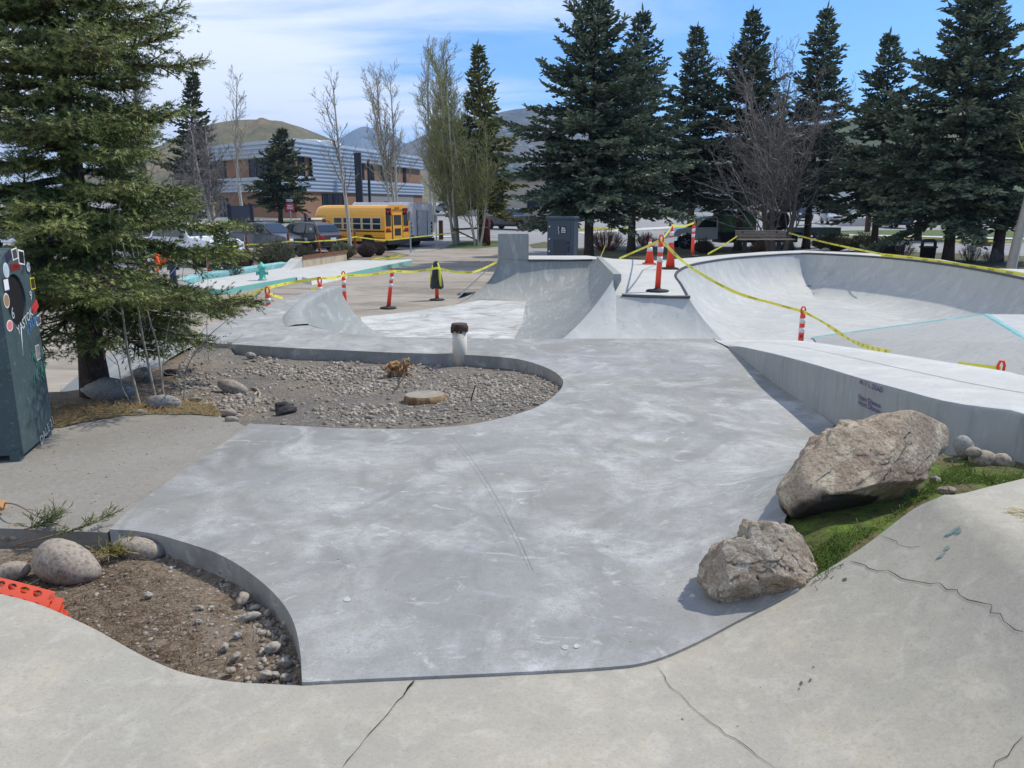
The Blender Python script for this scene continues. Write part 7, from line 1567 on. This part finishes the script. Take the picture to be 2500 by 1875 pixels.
mb = MB(); mb.tube([(0, -.09, .24), (0, -.18, .24)], .07, 10); mb.tube([(0, -.18, .24), (0, -.21, .24)], .085, 8); mb.build('outlet_cap', m_hyd, hyd)
# wooden and steel posts ------------------------------------------------------
m_cedar = mat('cedar_post', lin(136, 82, 48), .85, [(7, .4, .6, lin(108, 62, 36), .7, (3, 3, .5))]); m_galv = mat('galvanised_post', lin(158, 162, 164), .5, metal=.5)
def wpost(px, py, topy, label, lean=0.0, wd=.12):
    b = at(px, py, 0); h = hgt(px, topy, b.y); t = empty('wooden_post', b, 0, label, 'post', 'wooden posts'); Q = Matrix.Rotation(lean, 4, 'Y'); mb = MB(); mb.box((0, 0, h / 2 - .1), (wd, wd, h + .2), M=Q, bev=.008); mb.build('post', m_cedar, t); mb = MB(); mb.box((-wd / 2 - .012, 0, h - .16), (.02, wd * .9, .3), M=Q); mb.build('reflector', m_white, t); return b + Vector((0, -wd / 2 - .01, h * .62)), h
w1, _ = wpost(606, 640, 575, 'brown wooden post by the front of the slate grey car'); w2, _ = wpost(707, 635, 569, 'brown wooden post in front of the dark grey car bonnet'); w3, _ = wpost(783, 630, 574, 'brown wooden post leaning toward the brown car', -.10); w4, _ = wpost(868, 622, 560, 'upright brown wooden post right of the young aspen')
ex_ = at(1066, 604, 0); 
def lot(p, py): return Vector((p.x, p.y, hgt((p.x / (p.y * 1.0)) * F + CX, py, p.y)))
def gz(px, py, y): q = aty(px, py, y); return q
y1 = 35; tp = [gz(540, 600, 33), gz(606, 597, w1.y - .1), gz(707, 589, w2.y - .1), gz(783, 588, w3.y - .1), gz(868, 578, w4.y - .1)]
for i, lab in enumerate(('yellow tape between the young spruce and the first wooden post', 'yellow tape in front of the dark grey car', 'yellow tape across the brown car tail', 'yellow tape from the leaning post to the upright post')): tape([tp[i], tp[i].lerp(tp[i + 1], .5) + Vector((0, 0, -.05)), tp[i + 1]], lab, spacing=.8)
tape([tp[4], gz(940, 586, w4.y + 2), gz(1004, 580, w4.y + 4), gz(1066, 573, w4.y + 6), gz(1110, 568, w4.y + 8)], 'long yellow tape in front of the school bus and van', spacing=.8)
def spost(px, py, topy, label, lean=0.0, plate=None):
    b = at(px, py, 0); h = hgt(px, topy, b.y); t = empty('sign_post', b, R(50), label, 'sign post', 'metal sign posts'); Q = Matrix.Rotation(lean, 4, 'Y'); mb = MB(); mb.box((0, 0, h / 2), (.07, .05, h), M=Q); mb.build('pole', m_galv, t); mb = MB(); mb.box((0, .04, h - .28), (.32, .015, .52), M=Q, bev=.004); mb.build('plate', m_galv, t)
spost(938, 606, 524, 'leaning steel sign post at the rear of the school bus', .12); spost(1003, 616, 515, 'steel sign post seen from behind between the bus and the van'); spost(1066, 608, 522, 'steel sign post right of the white van')
def lpost(px, py, topy, r, label, m):
    b = gp(px, py); h = hgt(px, topy, b.y) - b.z; t = empty('log_post', b, 0, label, 'post', 'log posts at the lot entrance'); mb = MB(); mb.lathe([(r, -.05), (r * .98, h * .5), (r, h - .05), (r * .85, h)], 14); mb.build('post', m, t); return b, h
m_log = mat('log_wood', lin(92, 64, 50), .9, [(6, .4, .6, lin(66, 46, 38), .8, (3, 3, .5))]); m_redlog = mat('red_log', lin(98, 44, 38), .8, [(6, .4, .6, lin(76, 34, 30), .8, (3, 3, .5))])
lpost(1077, 585, 538, .17, 'rough brown log post at the far side of the van', m_log); gb, gh = lpost(1190, 600, 533, .20, 'thick dark red log post holding the rail gate', m_redlog)
gt = empty('rail_gate', gb, 0, 'rusty pipe rail gate with a diagonal brace leaning to the red post', 'gate'); mb = MB(); l_ = aty(1107, 560, gb.y - .3) - gb; r_ = aty(1192, 556, gb.y - .3) - gb; d_ = aty(1188, 598, gb.y - .3) - gb; mb.tube([l_, r_], .06, 8); mb.build('rail', m_log, gt); mb = MB(); mb.tube([l_ + Vector((.1, 0, -.03)), d_], .05, 8); mb.build('brace', m_log, gt)
# notice board, one way and exit signs, round sign
nb_ = gp(586, 566); nb_.y = 52; nb = empty('notice_board', Vector((aty(586, 500, 52).x, 52, 0)), R(6), 'dark framed notice board above the slate grey car roof', 'notice board'); zt_, zb_ = hgt(586, 498, 52), hgt(586, 543, 52); hw = 29 * 52 / F
m_navy = mat('navy_frame', lin(38, 36, 52), .6)
mb = MB(); mb.box((0, 0, (zt_ + zb_) / 2 - .02), (hw * 2 - .1, .12, zt_ - zb_ - .18)); mb.build('panel', mat('slate_panel', lin(62, 68, 80), .5), nb)
for s_ in (-1, 1): mb = MB(); mb.box((s_ * (hw - .08), 0, zt_ / 2), (.2, .22, zt_), bev=.01); mb.build('upright', m_navy, nb)
mb = MB(); mb.box((0, 0, zb_ + .02), (hw * 2, .18, .16)); mb.build('sill', m_navy, nb)
sg_y = 56.0; sx = aty(708, 500, sg_y).x; sg = empty('street_sign', Vector((sx, sg_y, float(G(0, sg_y)))), R(10), 'white one way arrow sign above a red exit only sign on a pole', 'sign'); gz0 = sg.location.z
z1, z2, z3, z4 = (hgt(708, q, sg_y) - gz0 for q in (484, 494.5, 496, 515)); ww = 19 * sg_y / F
mb = MB(); mb.box((0, .04, z1 / 2), (.07, .05, z1)); mb.build('pole', m_galv, sg)
mb = MB(); mb.box((0, 0, (z1 + z2) / 2), (ww, .02, z1 - z2)); pl_ = mb.build('one_way_plate', m_black, sg)
mb = MB(); hh = (z1 - z2); cz = (z1 + z2) / 2; mb.add([(-ww * .42, -.014, cz - hh * .26), (ww * .16, -.014, cz - hh * .26), (ww * .16, -.014, cz - hh * .42), (ww * .44, -.014, cz), (ww * .16, -.014, cz + hh * .42), (ww * .16, -.014, cz + hh * .26), (-ww * .42, -.014, cz + hh * .26)], [(0, 1, 2, 3, 4, 5, 6)]); mb.build('arrow', m_white, pl_)
mb = MB(); lettering(mb, 'ONE WAY', hh * .34, (-ww * .1, -.018, cz), (1, 0, 0), (0, 0, 1), bold=.004); mb.build('lettering', m_black, pl_)
mb = MB(); mb.box((0, 0, (z3 + z4) / 2), (ww * 1.02, .02, z3 - z4)); pl2 = mb.build('exit_plate', mat('sign_red', lin(176, 52, 56), .5), sg)
mb = MB(); lettering(mb, 'EXIT', .17, (0, -.014, z3 - (z3 - z4) * .36), (1, 0, 0), (0, 0, 1), bold=.006); mb.build('lettering', m_white, pl2); mb = MB(); lettering(mb, 'ONLY', .17, (0, -.014, z3 - (z3 - z4) * .66), (1, 0, 0), (0, 0, 1), bold=.006); mb.build('lettering', m_white, pl2)
rs = empty('round_sign', Vector((aty(744, 500, 58).x, 58, float(G(0, 58)))), 0, 'grey back of a stop sign on a dark red post behind the brown car', 'sign'); h_ = hgt(744, 521, 58) - rs.location.z; mb = MB(); mb.box((0, -.05, h_ / 2), (.14, .1, h_)); mb.build('pole', m_redlog, rs); mb = MB(); mb.lathe([(.38, 0), (.38, .02)], 8, M=Matrix.Translation((0, .02, h_ - .38)) @ Matrix.Rotation(R(90), 4, 'X') @ Matrix.Rotation(R(22.5), 4, 'Z')); mb.build('plate', m_galv, rs)

# ================================================================== PERSON AND DOG BEHIND THE LEFT SPRUCE
def skin_body(name, verts, edges, radii, m, parent, root=0, sub=2):
    me = bpy.data.meshes.new(name); me.from_pydata(verts, edges, []); me.materials.append(m); o = bpy.data.objects.new(name, me); COL.objects.link(o); o.parent = parent
    s_ = o.modifiers.new('skin', 'SKIN'); s_.use_smooth_shade = True
    if not me.skin_vertices: me.attributes.new('', 'FLOAT', 'POINT') if False else None
    bm = bmesh.new(); bm.from_mesh(me); ly = bm.verts.layers.skin.verify(); bm.verts.ensure_lookup_table()
    for v, r in zip(bm.verts, radii): v[ly].radius = (r, r) if isinstance(r, (int, float)) else r
    bm.verts[root][ly].use_root = True; bm.to_mesh(me); bm.free(); d = o.modifiers.new('sub', 'SUBSURF'); d.levels = sub; d.render_levels = sub; return o
m_hv = mat('orange_jacket', lin(250, 104, 32), .7, [(6, .4, .65, lin(232, 88, 26), .6)]); m_jean = mat('denim', lin(52, 64, 88), .9, [(20, .4, .6, lin(42, 52, 74), .6)]); m_skin = mat('skin', lin(186, 138, 112), .6); m_hair = mat('dark_hair', lin(46, 38, 32), .8); m_shoe = mat('grey_shoe', lin(120, 118, 122), .7); m_tee = mat('grey_tee', lin(104, 104, 106), .8)
fp = at(428, 712, 0.006); pe = empty('person', fp, 0, 'person in an orange jacket and jeans bending forward behind the left spruce', 'person')
# one continuous body: pelvis, bent torso, neck, head; legs; arms with fingers
bv = [(0, 0, .93), (-.14, 0, 1.02), (-.32, 0, 1.10), (-.46, -.01, 1.12), (-.55, -.01, 1.12), (-.62, -.01, 1.13), (-.70, -.01, 1.10),
      (.03, -.10, .88), (.05, -.12, .50), (.12, -.12, .09), (.02, -.13, .04), (.0, .10, .88), (-.12, .12, .52), (.0, .12, .10), (-.10, .13, .04),
      (-.42, -.20, 1.08), (-.30, -.30, .86), (-.36, -.30, .64), (-.42, .20, 1.08), (-.52, .26, .84), (-.62, .24, .64)]
be = [(0, 1), (1, 2), (2, 3), (3, 4), (4, 5), (5, 6), (0, 7), (7, 8), (8, 9), (9, 10), (0, 11), (11, 12), (12, 13), (13, 14), (3, 15), (15, 16), (16, 17), (3, 18), (18, 19), (19, 20)]
br_ = [.15, .145, .155, .12, .055, .09, .085, .095, .062, .045, .04, .095, .062, .045, .04, .065, .045, .032, .065, .045, .032]
skin_body('body', bv, be, br_, m_skin, pe)
tv = [(0, 0, .95), (-.14, 0, 1.025), (-.32, 0, 1.105), (-.46, -.01, 1.12), (-.42, -.21, 1.08), (-.30, -.31, .86), (-.355, -.31, .67), (-.42, .21, 1.08), (-.52, .27, .84), (-.61, .25, .67)]
skin_body('jacket', tv, [(0, 1), (1, 2), (2, 3), (3, 4), (4, 5), (5, 6), (3, 7), (7, 8), (8, 9)], [.18, .17, .185, .14, .085, .065, .052, .085, .065, .052], m_hv, pe)
jv = [(0, 0, .92), (.03, -.10, .86), (.05, -.12, .50), (.12, -.12, .12), (.0, .10, .86), (-.12, .12, .52), (.0, .12, .13)]
skin_body('jeans', jv, [(0, 1), (1, 2), (2, 3), (0, 4), (4, 5), (5, 6)], [.17, .115, .08, .07, .115, .08, .07], m_jean, pe)
for p in ((.04, -.125), (-.07, .125)): mb = MB(); mb.box((p[0], p[1], .05), (.27, .10, .09), bev=.03); mb.build('shoe', m_shoe, pe)
mb = MB(); mb.lathe([(.06, -.09), (.10, -.04), (.108, .02), (.08, .08), (.0, .10)], 14, M=Matrix.Translation((-.665, -.01, 1.155)) @ Matrix.Rotation(R(-25), 4, 'Y')); mb.build('hair', m_hair, pe)
for c, s_ in (((-.36, -.30, .64), -1), ((-.62, .24, .64), 1)):
    mb = MB()
    for k in range(4): x0 = -.030 + .02 * k; L_ = (.07, .08, .075, .06)[k]; mb.tube([Vector(c) + Vector((x0, 0, -.03)), Vector(c) + Vector((x0 * 1.1, -.01, -.03 - L_ * .55)), Vector(c) + Vector((x0 * 1.1 - .01, -.01, -.03 - L_))], [.010, .009, .007], 6)
    mb.tube([Vector(c) + Vector((-.03, -.02, 0)), Vector(c) + Vector((-.06, -.03, -.04)), Vector(c) + Vector((-.06, -.03, -.07))], [.012, .011, .008], 6); mb.box(Vector(c) + Vector((0, 0, -.01)), (.075, .03, .08), bev=.012); mb.build('hand', m_skin, pe)
dg_ = at(352, 700, 0.006); dg = empty('dog', dg_, R(100), 'tan brown dog standing beside the person in orange', 'dog'); m_fur = mat('tan_fur', lin(142, 98, 62), .9, [(5, .4, .62, lin(112, 74, 46), .8), (40, .45, .65, lin(168, 128, 92), .5)])
dv_ = [(-.28, 0, .52), (-.05, 0, .52), (.18, 0, .50), (.34, 0, .60), (.42, 0, .70), (.50, 0, .70), (.62, 0, .66), (.20, -.10, .40), (.20, -.10, .22), (.23, -.10, .03), (.20, .10, .40), (.20, .10, .22), (.23, .10, .03), (-.30, -.10, .42), (-.22, -.10, .27), (-.36, -.10, .19), (-.32, -.10, .03), (-.30, .10, .42), (-.22, .10, .27), (-.36, .10, .19), (-.32, .10, .03), (-.40, 0, .55), (-.55, 0, .45), (-.6, 0, .32)]
de = [(0, 1), (1, 2), (2, 3), (3, 4), (4, 5), (5, 6), (2, 7), (7, 8), (8, 9), (2, 10), (10, 11), (11, 12), (0, 13), (13, 14), (14, 15), (15, 16), (0, 17), (17, 18), (18, 19), (19, 20), (0, 21), (21, 22), (22, 23)]
skin_body('body', dv_, de, [.125, .12, .15, .09, .085, .07, .04, .07, .04, .035, .07, .04, .035, .085, .05, .03, .033, .085, .05, .03, .033, .04, .035, .02], m_fur, dg, 1)
for s_ in (-1, 1): mb = MB(); mb.add([(.40, s_ * .05, .78), (.44, s_ * .085, .76), (.40, s_ * .10, .66), (.38, s_ * .07, .70)], [(0, 1, 2, 3)]); mb.build('ear', m_fur, dg)
# ================================================================== AIR
hz = MB(); hz.box((0, 3200, 228), (12600, 7600, 466)); ho = hz.build('haze', bpy.data.materials.new('air'))
hm = ho.data.materials[0]; hm.use_nodes = True; hn = hm.node_tree; hn.nodes.clear(); pv = N(hn, 'ShaderNodeVolumePrincipled'); pv.inputs['Color'].default_value = (.44, .66, 1, 1); pv.inputs['Density'].default_value = 1.7e-4; pv.inputs['Anisotropy'].default_value = .2
mo = N(hn, 'ShaderNodeOutputMaterial'); hn.links.new(pv.outputs[0], mo.inputs['Volume']); ho['kind'] = 'stuff'
scene.cycles.volume_bounces = 0
# ================================================================== MARKS AND LITTER ON THE CONCRETE
m_smear = mat('teal_smear', lin(86, 122, 122), .8, [(30, .45, .6, lin(140, 144, 136), .9, (1, 3, 1))])
def smear(parent, fn, off, quads, m, name='paint_smear'):
    for q in quads:
        P = [on(fn, *p) for p in q]; c = sum(P, Vector()) / len(P); mb = MB(); mb.add([Vector((p.x, p.y, float(fn(p.x, p.y)) + off)) for p in P], [tuple(range(len(P)))]); mb.build(name, m, parent)
smear(near, near_top, .004, [[(2302, 1312), (2318, 1300), (2345, 1284), (2338, 1296), (2316, 1310)], [(2330, 1302), (2344, 1292), (2347, 1300), (2336, 1306)], [(2282, 1368), (2296, 1356), (2308, 1350), (2300, 1362)], [(2303, 1340), (2316, 1334), (2318, 1342), (2306, 1346)]], m_smear)
m_spot = mat('dark_spot', lin(84, 80, 72), .9)
smear(near, near_top, .004, [[(1952, 1668), (1957, 1664), (1960, 1670), (1955, 1676)], [(1974, 1663), (1979, 1658), (1982, 1662), (1976, 1667)], [(1982, 1630), (1987, 1628), (1988, 1633)], [(1948, 1682), (1953, 1681), (1951, 1687)], [(2055, 1415), (2066, 1412), (2068, 1418), (2058, 1420)]], m_spot, 'dark_spot')
m_line = mat('trowel_line', lin(174, 174, 170), .75, [(14, .42, .58, lin(150, 150, 145), 1.0)])
m_line2 = mat('trowel_line_dark', lin(132, 132, 127), .8, [(14, .42, .58, lin(150, 150, 145), 1.0)])
cracks('trowel_line', [(((1085, 1060), (1130, 1110), (1170, 1165), (1215, 1240), (1262, 1330), (1295, 1400)), .003, .1)], slab, m_line, .003, H, .0145)
cracks('trowel_line', [(((1097, 1062), (1142, 1112), (1182, 1167), (1227, 1242), (1272, 1330), (1303, 1402)), .003, .1)], slab, m_line2, .003, H, .0145)
for px, py, r in ((848, 1470, 9), (1380, 1588, 9), (1408, 1585, 8), (1660, 1470, 6), (1690, 1462, 7), (1600, 1468, 5)):
    pts = [(px + r * math.cos(a) * (1 + .2 * math.sin(3 * a + px)), py + r * .7 * math.sin(a)) for a in np.linspace(0, 6.283, 12, endpoint=False)]
    smear(slab, H, .0145, [pts], m_line, 'splash_mark')
stones('grit', [(-2.2, 1.2), (1.6, 1.2), (1.7, 2.4), (.4, 2.35), (-.9, 2.3), (-1.4, 2.6), (-2.2, 2.7)], lambda x, y: near_top(x, y), 70, .0015, .005, m_chip, 21)
stones('grit', [on1(q) for q in ((720, 1660), (1500, 1625), (1900, 1455), (1700, 1200), (1300, 900), (1000, 1080), (600, 1060), (330, 1290), (560, 1360), (690, 1470))], lambda x, y: H(x, y) + .012, 130, .0015, .006, m_chip, 22)
